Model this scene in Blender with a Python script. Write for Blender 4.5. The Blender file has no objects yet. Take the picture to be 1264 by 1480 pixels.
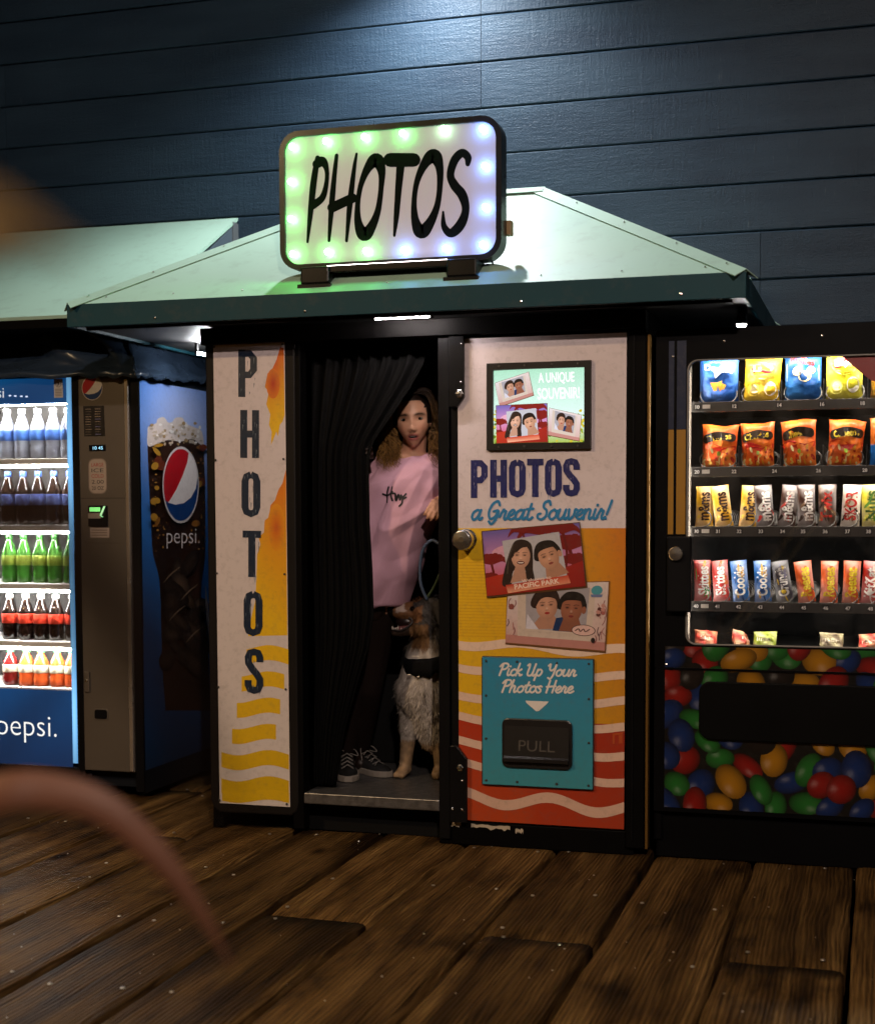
import bpy, bmesh, math, random
import numpy as np
from mathutils import Vector, Matrix, noise
from mathutils.bvhtree import BVHTree

random.seed(7)
rng = np.random.default_rng(11)
scene = bpy.context.scene
COL = scene.collection
R = math.radians
PI = math.pi

# ------------------------------------------------------------------ camera, sky, light, exposure
CAM_YAW, CAM_PITCH, CAM_ROLL = 0.292642, 0.0599837, 0.00320106
cam_d = bpy.data.cameras.new('camera')
cam = bpy.data.objects.new('camera', cam_d)
COL.objects.link(cam)
_f = Vector((-math.sin(CAM_YAW) * math.cos(CAM_PITCH), math.cos(CAM_YAW) * math.cos(CAM_PITCH), -math.sin(CAM_PITCH)))
_r = Vector((math.cos(CAM_YAW), math.sin(CAM_YAW), 0))
_d = _f.cross(_r)
_r2 = math.cos(CAM_ROLL) * _r + math.sin(CAM_ROLL) * _d
_d2 = -math.sin(CAM_ROLL) * _r + math.cos(CAM_ROLL) * _d
cam.matrix_world = Matrix(((_r2.x, -_d2.x, -_f.x, 0), (_r2.y, -_d2.y, -_f.y, 0), (_r2.z, -_d2.z, -_f.z, 1.25), (0, 0, 0, 1)))
cam_d.sensor_fit = 'VERTICAL'
cam_d.sensor_height = 36.0
cam_d.sensor_width = 36.0
cam_d.lens = 2121.98 / 1480 * 36
cam_d.shift_y = (865.94 - 740) / 1480
cam_d.clip_start = 0.05
cam_d.clip_end = 400
cam_d.dof.use_dof = True
cam_d.dof.focus_distance = 5.55
cam_d.dof.aperture_fstop = 2.8
scene.camera = cam

world = bpy.data.worlds.new('World')
scene.world = world
world.use_nodes = True
nt = world.node_tree
bg = nt.nodes['Background']
sky = nt.nodes.new('ShaderNodeTexSky')
sky.sky_type = 'NISHITA'
sky.sun_disc = False
sky.sun_elevation = R(3)
sky.sun_rotation = R(205)
nt.links.new(sky.outputs[0], bg.inputs[0])
bg.inputs[1].default_value = 0.003

sun_d = bpy.data.lights.new('moon', 'SUN')
sun_d.energy = 0.02
sun_d.angle = R(0.5)
sun_d.color = (0.75, 0.85, 1.0)
sun = bpy.data.objects.new('moon', sun_d)
COL.objects.link(sun)
sun.rotation_euler = (R(55), 0, R(-25))

scene.view_settings.view_transform = 'Standard'
scene.view_settings.look = 'None'
scene.view_settings.exposure = 0.0
scene.view_settings.gamma = 1.0
scene.cycles.use_denoising = True
try:
    scene.cycles.denoiser = 'OPENIMAGEDENOISE'
    scene.cycles.denoising_input_passes = 'RGB_ALBEDO_NORMAL'
except Exception:
    pass
scene.cycles.use_adaptive_sampling = True
scene.cycles.adaptive_threshold = 0.04
scene.cycles.max_bounces = 6
scene.cycles.diffuse_bounces = 2
scene.cycles.glossy_bounces = 2
scene.cycles.transparent_max_bounces = 12
scene.cycles.sample_clamp_indirect = 4.0
scene.cycles.caustics_reflective = False
scene.cycles.caustics_refractive = False
scene.cycles.use_light_tree = True

KEY_POWER = 800.0
FLOOR_POWER = 520.0
WALL_POWER = 315.0


# ------------------------------------------------------------------ helpers
def lin(c):
    return c / 12.92 if c <= 0.04045 else ((c + 0.055) / 1.055) ** 2.4


def H(h):
    h = h.lstrip('#')
    return tuple(lin(int(h[i:i + 2], 16) / 255) for i in (0, 2, 4))


def mix(a, b, t):
    return tuple(a[i] + (b[i] - a[i]) * t for i in range(3))


MATS = {}


def mat(name, color=(0.5, 0.5, 0.5), rough=0.5, metal=0.0, var=0.12, scale=6.0, bump=0.0, bscale=60.0, spec=0.5,
        emit=None, estr=0.0, coat=0.0, dirt=0.0):
    """plain procedural paint / plastic / metal with a little tonal variation and relief"""
    if name in MATS:
        return MATS[name]
    m = bpy.data.materials.new(name)
    m.use_nodes = True
    t = m.node_tree
    b = t.nodes['Principled BSDF']
    b.inputs['Roughness'].default_value = rough
    b.inputs['Metallic'].default_value = metal
    b.inputs['Specular IOR Level'].default_value = spec
    b.inputs['Coat Weight'].default_value = coat
    tc = t.nodes.new('ShaderNodeTexCoord')
    n = t.nodes.new('ShaderNodeTexNoise')
    n.inputs['Scale'].default_value = scale
    n.inputs['Detail'].default_value = 6
    t.links.new(tc.outputs['Object'], n.inputs['Vector'])
    mx = t.nodes.new('ShaderNodeMix')
    mx.data_type = 'RGBA'
    mx.inputs[6].default_value = (*[c * (1 - var) for c in color], 1)
    mx.inputs[7].default_value = (*[min(1, c * (1 + var)) for c in color], 1)
    t.links.new(n.outputs['Fac'], mx.inputs[0])
    out = mx.outputs[2]
    if dirt:
        n2 = t.nodes.new('ShaderNodeTexNoise')
        n2.inputs['Scale'].default_value = 14
        n2.inputs['Detail'].default_value = 9
        n2.inputs['Roughness'].default_value = 0.7
        t.links.new(tc.outputs['Object'], n2.inputs['Vector'])
        cr = t.nodes.new('ShaderNodeValToRGB')
        cr.color_ramp.elements[0].position = 0.52
        cr.color_ramp.elements[0].color = (0, 0, 0, 1)
        cr.color_ramp.elements[1].position = 0.72
        cr.color_ramp.elements[1].color = (dirt, dirt, dirt, 1)
        t.links.new(n2.outputs['Fac'], cr.inputs[0])
        m2 = t.nodes.new('ShaderNodeMix')
        m2.data_type = 'RGBA'
        m2.inputs[7].default_value = (0.10, 0.085, 0.07, 1)
        t.links.new(cr.outputs[0], m2.inputs[0])
        t.links.new(out, m2.inputs[6])
        out = m2.outputs[2]
    t.links.new(out, b.inputs['Base Color'])
    if emit is not None:
        b.inputs['Emission Color'].default_value = (*emit, 1)
        b.inputs['Emission Strength'].default_value = estr
    rr = t.nodes.new('ShaderNodeMapRange')
    rr.inputs['To Min'].default_value = max(0.02, rough * 0.8)
    rr.inputs['To Max'].default_value = min(1, rough * 1.25)
    t.links.new(n.outputs['Fac'], rr.inputs['Value'])
    t.links.new(rr.outputs[0], b.inputs['Roughness'])
    if bump:
        n3 = t.nodes.new('ShaderNodeTexNoise')
        n3.inputs['Scale'].default_value = bscale
        n3.inputs['Detail'].default_value = 5
        t.links.new(tc.outputs['Object'], n3.inputs['Vector'])
        bp = t.nodes.new('ShaderNodeBump')
        bp.inputs['Strength'].default_value = bump
        bp.inputs['Distance'].default_value = 0.004
        t.links.new(n3.outputs['Fac'], bp.inputs['Height'])
        t.links.new(bp.outputs[0], b.inputs['Normal'])
    MATS[name] = m
    return m


def vmat(name, rough=0.4, estr=0.0, dirt=0.25, spec=0.5, bump=0.0, bsc=220, coat=0.0, sheen=0.0, dim=1.0):
    """printed / dyed surface: colour comes from the 'Col' attribute, with procedural grime"""
    if name in MATS:
        return MATS[name]
    m = bpy.data.materials.new(name)
    m.use_nodes = True
    t = m.node_tree
    b = t.nodes['Principled BSDF']
    b.inputs['Roughness'].default_value = rough
    b.inputs['Specular IOR Level'].default_value = spec
    b.inputs['Coat Weight'].default_value = coat
    b.inputs['Sheen Weight'].default_value = sheen
    a = t.nodes.new('ShaderNodeAttribute')
    a.attribute_name = 'Col'
    tc = t.nodes.new('ShaderNodeTexCoord')
    n = t.nodes.new('ShaderNodeTexNoise')
    n.inputs['Scale'].default_value = 45
    n.inputs['Detail'].default_value = 8
    n.inputs['Roughness'].default_value = 0.75
    t.links.new(tc.outputs['Object'], n.inputs['Vector'])
    cr = t.nodes.new('ShaderNodeValToRGB')
    cr.color_ramp.elements[0].position = 0.5
    cr.color_ramp.elements[0].color = (0, 0, 0, 1)
    cr.color_ramp.elements[1].position = 0.75
    cr.color_ramp.elements[1].color = (dirt, dirt, dirt, 1)
    t.links.new(n.outputs['Fac'], cr.inputs[0])
    mx = t.nodes.new('ShaderNodeMix')
    mx.data_type = 'RGBA'
    mx.inputs[7].default_value = (0.12, 0.10, 0.085, 1)
    t.links.new(cr.outputs[0], mx.inputs[0])
    t.links.new(a.outputs['Color'], mx.inputs[6])
    if estr:
        b.inputs['Base Color'].default_value = (0.02, 0.02, 0.02, 1)
        t.links.new(a.outputs['Color'], b.inputs['Emission Color'])
        b.inputs['Emission Strength'].default_value = estr
    else:
        t.links.new(mx.outputs[2], b.inputs['Base Color'])
    if bump:
        n3 = t.nodes.new('ShaderNodeTexNoise')
        n3.inputs['Scale'].default_value = bsc
        t.links.new(tc.outputs['Object'], n3.inputs['Vector'])
        bp = t.nodes.new('ShaderNodeBump')
        bp.inputs['Strength'].default_value = bump
        bp.inputs['Distance'].default_value = 0.002 if bsc > 100 else 0.006
        t.links.new(n3.outputs['Fac'], bp.inputs['Height'])
        t.links.new(bp.outputs[0], b.inputs['Normal'])
    MATS[name] = m
    return m


def emat(name, color, strength):
    if name in MATS:
        return MATS[name]
    m = bpy.data.materials.new(name)
    m.use_nodes = True
    b = m.node_tree.nodes['Principled BSDF']
    b.inputs['Base Color'].default_value = (0.6, 0.6, 0.6, 1)
    b.inputs['Emission Color'].default_value = (*color, 1)
    b.inputs['Emission Strength'].default_value = strength
    MATS[name] = m
    return m


def glassmat(name, tint=(1, 1, 1), ior=1.45, gloss=0.03, smudge=0.10):
    if name in MATS:
        return MATS[name]
    m = bpy.data.materials.new(name)
    m.use_nodes = True
    t = m.node_tree
    for n in list(t.nodes):
        if n.type == 'BSDF_PRINCIPLED':
            t.nodes.remove(n)
    out = [n for n in t.nodes if n.type == 'OUTPUT_MATERIAL'][0]
    tr = t.nodes.new('ShaderNodeBsdfTransparent')
    tr.inputs[0].default_value = (*tint, 1)
    gl = t.nodes.new('ShaderNodeBsdfGlossy')
    gl.inputs['Roughness'].default_value = gloss
    fr = t.nodes.new('ShaderNodeFresnel')
    fr.inputs[0].default_value = ior
    ms = t.nodes.new('ShaderNodeMixShader')
    t.links.new(fr.outputs[0], ms.inputs[0])
    t.links.new(tr.outputs[0], ms.inputs[1])
    t.links.new(gl.outputs[0], ms.inputs[2])
    last = ms.outputs[0]
    if smudge:
        tc = t.nodes.new('ShaderNodeTexCoord')
        n = t.nodes.new('ShaderNodeTexNoise')
        n.inputs['Scale'].default_value = 7
        n.inputs['Detail'].default_value = 7
        t.links.new(tc.outputs['Object'], n.inputs['Vector'])
        cr = t.nodes.new('ShaderNodeValToRGB')
        cr.color_ramp.elements[0].position = 0.5
        cr.color_ramp.elements[0].color = (0, 0, 0, 1)
        cr.color_ramp.elements[1].position = 0.8
        cr.color_ramp.elements[1].color = (smudge, smudge, smudge, 1)
        t.links.new(n.outputs['Fac'], cr.inputs[0])
        df = t.nodes.new('ShaderNodeBsdfDiffuse')
        df.inputs[0].default_value = (0.5, 0.48, 0.45, 1)
        m2 = t.nodes.new('ShaderNodeMixShader')
        t.links.new(cr.outputs[0], m2.inputs[0])
        t.links.new(last, m2.inputs[1])
        t.links.new(df.outputs[0], m2.inputs[2])
        last = m2.outputs[0]
    t.links.new(last, out.inputs[0])
    MATS[name] = m
    return m


OFF = {}


def tag(o, label=None, cat=None, group=None, kind=None):
    if label:
        o['label'] = label
    if cat:
        o['category'] = cat
    if group:
        o['group'] = group
    if kind:
        o['kind'] = kind
    return o


def thing(name, label, cat, loc=(0, 0, 0), group=None, kind=None):
    o = bpy.data.objects.new(name, None)
    o.empty_display_size = 0.05
    COL.objects.link(o)
    o.location = loc
    OFF[o.name] = Vector(loc)
    return tag(o, label, cat, group, kind)


def link_mesh(name, me, material, parent=None, smooth=False, bevel=0.0, loc=None):
    o = bpy.data.objects.new(name, me)
    COL.objects.link(o)
    if material is not None and len(me.materials) == 0:
        me.materials.append(material)
    if smooth:
        me.polygons.foreach_set('use_smooth', [True] * len(me.polygons))
    if bevel:
        b = o.modifiers.new('bevel', 'BEVEL')
        b.width = bevel
        b.segments = 2
        b.limit_method = 'ANGLE'
    if parent is not None:
        o.parent = parent
        OFF[o.name] = OFF[parent.name]
    else:
        OFF[o.name] = Vector((0, 0, 0))
    if loc is not None:
        o.location = loc
        OFF[o.name] = OFF[o.name] + Vector(loc)
    return o


class MB:
    """collects plain shapes in world coordinates; build() links them as one mesh object"""

    def __init__(s):
        s.v, s.f, s.c = [], [], []

    def add(s, vs, fs, col=None):
        o = len(s.v)
        s.v += [tuple(p) for p in vs]
        s.f += [tuple(i + o for i in f) for f in fs]
        if col is not None:
            s.c += [col] * len(vs)
        return s

    def box(s, x0, x1, y0, y1, z0, z1, col=None):
        return s.add([(x0, y0, z0), (x1, y0, z0), (x1, y1, z0), (x0, y1, z0), (x0, y0, z1), (x1, y0, z1), (x1, y1, z1), (x0, y1, z1)],
                     [(0, 3, 2, 1), (4, 5, 6, 7), (0, 1, 5, 4), (1, 2, 6, 5), (2, 3, 7, 6), (3, 0, 4, 7)], col)

    def prism(s, pts, axis, a0, a1, col=None):
        """closed outline pts (2d) extruded along axis from a0 to a1"""
        def P(p, a):
            return {'x': (a, p[0], p[1]), 'y': (p[0], a, p[1]), 'z': (p[0], p[1], a)}[axis]
        n = len(pts)
        vs = [P(p, a0) for p in pts] + [P(p, a1) for p in pts]
        fs = [tuple(range(n)), tuple(range(2 * n - 1, n - 1, -1))] + [(i, i + n, (i + 1) % n + n, (i + 1) % n) for i in range(n)]
        return s.add(vs, fs, col)

    def tube(s, path, rad, n=8, col=None, cap=True):
        path = [Vector(p) for p in path]
        rs = rad if isinstance(rad, (list, tuple)) else [rad] * len(path)
        vs, fs = [], []
        ref = None
        for i, p in enumerate(path):
            t = (path[min(i + 1, len(path) - 1)] - path[max(i - 1, 0)])
            t = t.normalized() if t.length > 1e-9 else Vector((0, 0, 1))
            if ref is None:
                ref = t.cross(Vector((0, 0, 1)))
                if ref.length < 1e-3:
                    ref = t.cross(Vector((0, 1, 0)))
            a = (ref - t * ref.dot(t)).normalized()
            ref = a
            b = t.cross(a)
            for k in range(n):
                q = 2 * PI * k / n
                vs.append(p + rs[i] * (math.cos(q) * a + math.sin(q) * b))
        m = len(path)
        for i in range(m - 1):
            for k in range(n):
                fs.append((i * n + k, i * n + (k + 1) % n, (i + 1) * n + (k + 1) % n, (i + 1) * n + k))
        if cap:
            fs.append(tuple(range(n - 1, -1, -1)))
            fs.append(tuple(range((m - 1) * n, m * n)))
        return s.add(vs, fs, col)

    def lathe(s, prof, c=(0, 0, 0), n=16, axis='z', col=None):
        vs, fs = [], []
        for r, h in prof:
            for k in range(n):
                q = 2 * PI * k / n
                a, b = r * math.cos(q), r * math.sin(q)
                vs.append({'z': (c[0] + a, c[1] + b, c[2] + h), 'y': (c[0] + a, c[1] + h, c[2] + b), 'x': (c[0] + h, c[1] + a, c[2] + b)}[axis])
        m = len(prof)
        for i in range(m - 1):
            for k in range(n):
                f = (i * n + k, i * n + (k + 1) % n, (i + 1) * n + (k + 1) % n, (i + 1) * n + k)
                fs.append(f if axis == 'z' else f[::-1] if axis == 'y' else f)
        fs.append(tuple(range(n - 1, -1, -1)))
        fs.append(tuple(range((m - 1) * n, m * n)))
        return s.add(vs, fs, col)

    def ball(s, c, r, nu=12, nv=8, rot=None, col=None):
        r = r if isinstance(r, (tuple, list)) else (r, r, r)
        vs, fs = [], []
        for i in range(nv + 1):
            th = PI * i / nv
            for k in range(nu):
                ph = 2 * PI * k / nu
                p = Vector((r[0] * math.sin(th) * math.cos(ph), r[1] * math.sin(th) * math.sin(ph), r[2] * math.cos(th)))
                if rot is not None:
                    p = rot @ p
                vs.append(p + Vector(c))
        for i in range(nv):
            for k in range(nu):
                fs.append((i * nu + k, (i + 1) * nu + k, (i + 1) * nu + (k + 1) % nu, i * nu + (k + 1) % nu))
        return s.add(vs, fs, col)

    def capsule(s, a, b, ra, rb, n=12):
        a, b = Vector(a), Vector(b)
        d = (b - a)
        L = d.length
        d = d / L if L > 1e-9 else Vector((0, 0, 1))
        path, rs = [], []
        for k in range(5):
            q = PI / 2 * (1 - k / 4)
            path.append(a - d * ra * math.sin(q)); rs.append(max(ra * math.cos(q), ra * 0.02))
        for k in range(5):
            q = PI / 2 * k / 4
            path.append(b + d * rb * math.sin(q)); rs.append(max(rb * math.cos(q), rb * 0.02))
        # tube with explicit direction
        ref = d.cross(Vector((0, 0, 1)))
        if ref.length < 1e-3:
            ref = d.cross(Vector((0, 1, 0)))
        u = ref.normalized(); w = d.cross(u)
        vs, fs = [], []
        for p, r in zip(path, rs):
            for k in range(n):
                q = 2 * PI * k / n
                vs.append(p + r * (math.cos(q) * u + math.sin(q) * w))
        m = len(path)
        for i in range(m - 1):
            for k in range(n):
                fs.append((i * n + k, i * n + (k + 1) % n, (i + 1) * n + (k + 1) % n, (i + 1) * n + k))
        fs.append(tuple(range(n - 1, -1, -1)))
        fs.append(tuple(range((m - 1) * n, m * n)))
        return s.add(vs, fs)

    def mesh(s, name, off=(0, 0, 0)):
        me = bpy.data.meshes.new(name)
        o = Vector(off)
        me.from_pydata([tuple(Vector(p) - o) for p in s.v], [], s.f)
        if s.c and len(s.c) == len(s.v):
            a = me.color_attributes.new('Col', 'FLOAT_COLOR', 'POINT')
            a.data.foreach_set('color', [x for c in s.c for x in (*c[:3], 1.0)])
        me.update()
        return me

    def build(s, name, material, parent=None, smooth=False, bevel=0.0, fix=True):
        off = OFF[parent.name] if parent is not None else Vector((0, 0, 0))
        me = s.mesh(name, off)
        if fix:
            bm = bmesh.new(); bm.from_mesh(me)
            bmesh.ops.recalc_face_normals(bm, faces=bm.faces)
            bm.to_mesh(me); bm.free()
        return link_mesh(name, me, material, parent, smooth, bevel)


def dup(root, loc=None, label=None, rot=None, name=None):
    r = root.copy()
    COL.objects.link(r)
    if loc is not None:
        r.location = loc
    if rot is not None:
        r.rotation_euler = rot
    if label:
        r['label'] = label
    for ch in list(root.children):
        c = ch.copy(); COL.objects.link(c); c.parent = r
        for g in list(ch.children):
            d = g.copy(); COL.objects.link(d); d.parent = c
    return r


def catmull(pts, n=6, closed=False):
    P = [np.array(p, float) for p in pts]
    m = len(P)
    out = []
    rngi = range(m if closed else m - 1)
    for i in rngi:
        p0 = P[(i - 1) % m] if (closed or i > 0) else 2 * P[0] - P[1]
        p1 = P[i]; p2 = P[(i + 1) % m]
        p3 = P[(i + 2) % m] if (closed or i + 2 < m) else 2 * P[-1] - P[-2]
        for k in range(n):
            t = k / n
            out.append(0.5 * ((2 * p1) + (-p0 + p2) * t + (2 * p0 - 5 * p1 + 4 * p2 - p3) * t * t + (-p0 + 3 * p1 - 3 * p2 + p3) * t ** 3))
    if not closed:
        out.append(P[-1])
    return [tuple(p) for p in out]


def homog(src, dst):
    """projective map that straightens a print measured on the picture into panel metres"""
    A, B = [], []
    for (x, y), (u, v) in zip(src, dst):
        A.append([x, y, 1, 0, 0, 0, -u * x, -u * y]); B.append(u)
        A.append([0, 0, 0, x, y, 1, -v * x, -v * y]); B.append(v)
    h = np.linalg.solve(np.array(A, float), np.array(B, float))

    def T(p):
        w = h[6] * p[0] + h[7] * p[1] + 1
        return ((h[0] * p[0] + h[1] * p[1] + h[2]) / w, (h[3] * p[0] + h[4] * p[1] + h[5]) / w)
    return T


def bil(q):
    """unit square (s right, t down) -> quad TL,TR,BR,BL"""
    def T(p):
        s, t = p
        return tuple((1 - s) * (1 - t) * q[0][i] + s * (1 - t) * q[1][i] + s * t * q[2][i] + (1 - s) * t * q[3][i] for i in (0, 1))
    return T


def ident(p):
    return p


_glyph = {}


def glyph(txt, bold=0.0):
    k = (txt, bold)
    if k not in _glyph:
        cu = bpy.data.curves.new('t', 'FONT')
        cu.body = txt
        cu.size = 1.0
        cu.offset = bold
        cu.resolution_u = 4
        cu.fill_mode = 'FRONT'
        ob = bpy.data.objects.new('t', cu)
        me = bpy.data.meshes.new_from_object(ob)
        vs = [(v.co.x, v.co.y) for v in me.vertices]
        fs = [tuple(p.vertices) for p in me.polygons]
        bpy.data.objects.remove(ob)
        bpy.data.meshes.remove(me)
        bpy.data.curves.remove(cu)
        _glyph[k] = (vs, fs)
    return _glyph[k]


class Print:
    """flat print built as thin layered pieces; every layer sits a hair proud of the one below"""

    def __init__(s, place, step=4e-5):
        s.place, s.step, s.k = place, step, 0
        s.v, s.f, s.c = [], [], []

    def _add(s, pts, faces, cols, rise=0.0):
        # rise: a stroke climbs slightly along its length, so loops never lie in one plane with themselves
        o = len(s.v)
        n = max(1, len(pts) - 1)
        s.v += [s.place(p[0], p[1], (s.k + rise * i / n) * s.step) for i, p in enumerate(pts)]
        s.f += [tuple(i + o for i in f) for f in faces]
        s.c += cols
        s.k += 1

    def poly(s, pts, col, T=ident):
        pts = [T(p) for p in pts]
        cols = [col] * len(pts) if not isinstance(col, list) else col
        s._add(pts, [tuple(range(len(pts)))], cols)

    def grid(s, nx, ny, colfn, T=ident, x0=0., x1=1., y0=0., y1=1.):
        pts, cols, fs = [], [], []
        for j in range(ny + 1):
            for i in range(nx + 1):
                a, b = i / nx, j / ny
                pts.append(T((x0 + (x1 - x0) * a, y0 + (y1 - y0) * b)))
                cols.append(tuple(colfn(a, b)))
        for j in range(ny):
            for i in range(nx):
                k = j * (nx + 1) + i
                fs.append((k, k + 1, k + nx + 2, k + nx + 1))
        s._add(pts, fs, cols)

    def ell(s, cx, cy, rx, ry, col, T=ident, rot=0.0, n=24, a0=0.0, a1=2 * PI):
        pts = []
        for k in range(n):
            q = a0 + (a1 - a0) * k / (n if abs(a1 - a0 - 2 * PI) < 1e-6 else n - 1)
            x, y = rx * math.cos(q), ry * math.sin(q)
            pts.append((cx + x * math.cos(rot) - y * math.sin(rot), cy + x * math.sin(rot) + y * math.cos(rot)))
        s.poly(pts, col, T)

    def disc(s, cx, cy, rx, ry, colfn, T=ident, rot=0.0, n=22, rings=6):
        """shaded disc: colfn(x, y) in the unit disc"""
        pts, cols, fs = [T((cx, cy))], [tuple(colfn(0, 0))], []
        for j in range(1, rings + 1):
            r = j / rings
            for k in range(n):
                q = 2 * PI * k / n
                x, y = rx * r * math.cos(q), ry * r * math.sin(q)
                pts.append(T((cx + x * math.cos(rot) - y * math.sin(rot), cy + x * math.sin(rot) + y * math.cos(rot))))
                cols.append(tuple(colfn(r * math.cos(q), r * math.sin(q))))
        for k in range(n):
            fs.append((0, 1 + k, 1 + (k + 1) % n))
        for j in range(rings - 1):
            for k in range(n):
                a = 1 + j * n + k; b = 1 + j * n + (k + 1) % n
                fs.append((a, a + n, b + n, b))
        s._add(pts, fs, cols)

    def stroke(s, pts, w, col, T=ident, closed=False, smooth=True, n=6, caps=True):
        if not isinstance(w, (list, tuple)):
            w = [w] * len(pts)
        P = [(p[0], p[1], ww) for p, ww in zip(pts, w)]
        if smooth and len(P) > 2:
            P = catmull(P, n, closed)
        if not closed and caps:
            a, b = P[0], P[1]
            L = math.hypot(b[0] - a[0], b[1] - a[1]) or 1
            d = ((a[0] - b[0]) / L, (a[1] - b[1]) / L)
            pre = [(a[0] + d[0] * a[2] / 2 * math.sin(q), a[1] + d[1] * a[2] / 2 * math.sin(q), a[2] * math.cos(q)) for q in (1.4, 1.0, 0.5)]
            a, b = P[-1], P[-2]
            L = math.hypot(b[0] - a[0], b[1] - a[1]) or 1
            d = ((a[0] - b[0]) / L, (a[1] - b[1]) / L)
            post = [(a[0] + d[0] * a[2] / 2 * math.sin(q), a[1] + d[1] * a[2] / 2 * math.sin(q), a[2] * math.cos(q)) for q in (0.5, 1.0, 1.4)]
            P = pre + list(P) + post
        m = len(P)
        out, fs = [], []
        for i, p in enumerate(P):
            a = P[(i - 1) % m] if (closed or i > 0) else p
            b = P[(i + 1) % m] if (closed or i < m - 1) else p
            tx, ty = b[0] - a[0], b[1] - a[1]
            L = math.hypot(tx, ty) or 1
            nx, ny = -ty / L, tx / L
            h = abs(p[2]) / 2
            out += [T((p[0] + nx * h, p[1] + ny * h)), T((p[0] - nx * h, p[1] - ny * h))]
        for i in range(m if closed else m - 1):
            j = (i + 1) % m
            fs.append((2 * i, 2 * i + 1, 2 * j + 1, 2 * j))
        s._add(out, fs, [col] * len(out), 0.0 if closed else 0.9)

    def text(s, txt, x, y, h, col, T=ident, sx=1.0, bold=0.0, align='c', shear=0.0, ydown=True, rot=0.0, fitw=None):
        """built-in lettering, cap height h, baseline at y"""
        vs, fs = glyph(txt, bold)
        if not vs:
            return
        x0 = min(v[0] for v in vs); x1 = max(v[0] for v in vs)
        k = h / 0.70
        if fitw:
            sx = fitw / ((x1 - x0) * k)
        wid = (x1 - x0) * k * sx
        ox = {'c': -wid / 2, 'l': 0, 'r': -wid}[align]
        sg = -1 if ydown else 1
        out = []
        for a, b in vs:
            u = ox + (a - x0) * k * sx + shear * b * k
            v = sg * b * k
            out.append(T((x + u * math.cos(rot) - v * math.sin(rot), y + u * math.sin(rot) + v * math.cos(rot))))
        s._add(out, fs, [col] * len(out))

    def build(s, name, material, parent=None, smooth=False, out=None):
        off = OFF[parent.name] if parent is not None else Vector((0, 0, 0))
        me = bpy.data.meshes.new(name)
        me.from_pydata([tuple(Vector(p) - off) for p in s.v], [], s.f)
        a = me.color_attributes.new('Col', 'FLOAT_COLOR', 'POINT')
        a.data.foreach_set('color', [x for c in s.c for x in (*c[:3], 1.0)])
        if out is not None:
            bm = bmesh.new(); bm.from_mesh(me)
            bm.normal_update()
            for f in bm.faces:
                if f.normal.dot(Vector(out)) < 0:
                    f.normal_flip()
            bm.to_mesh(me); bm.free()
        me.update()
        return link_mesh(name, me, material, parent, smooth)


def front(y):
    return lambda u, v, e: (u, y - e, v)


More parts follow.
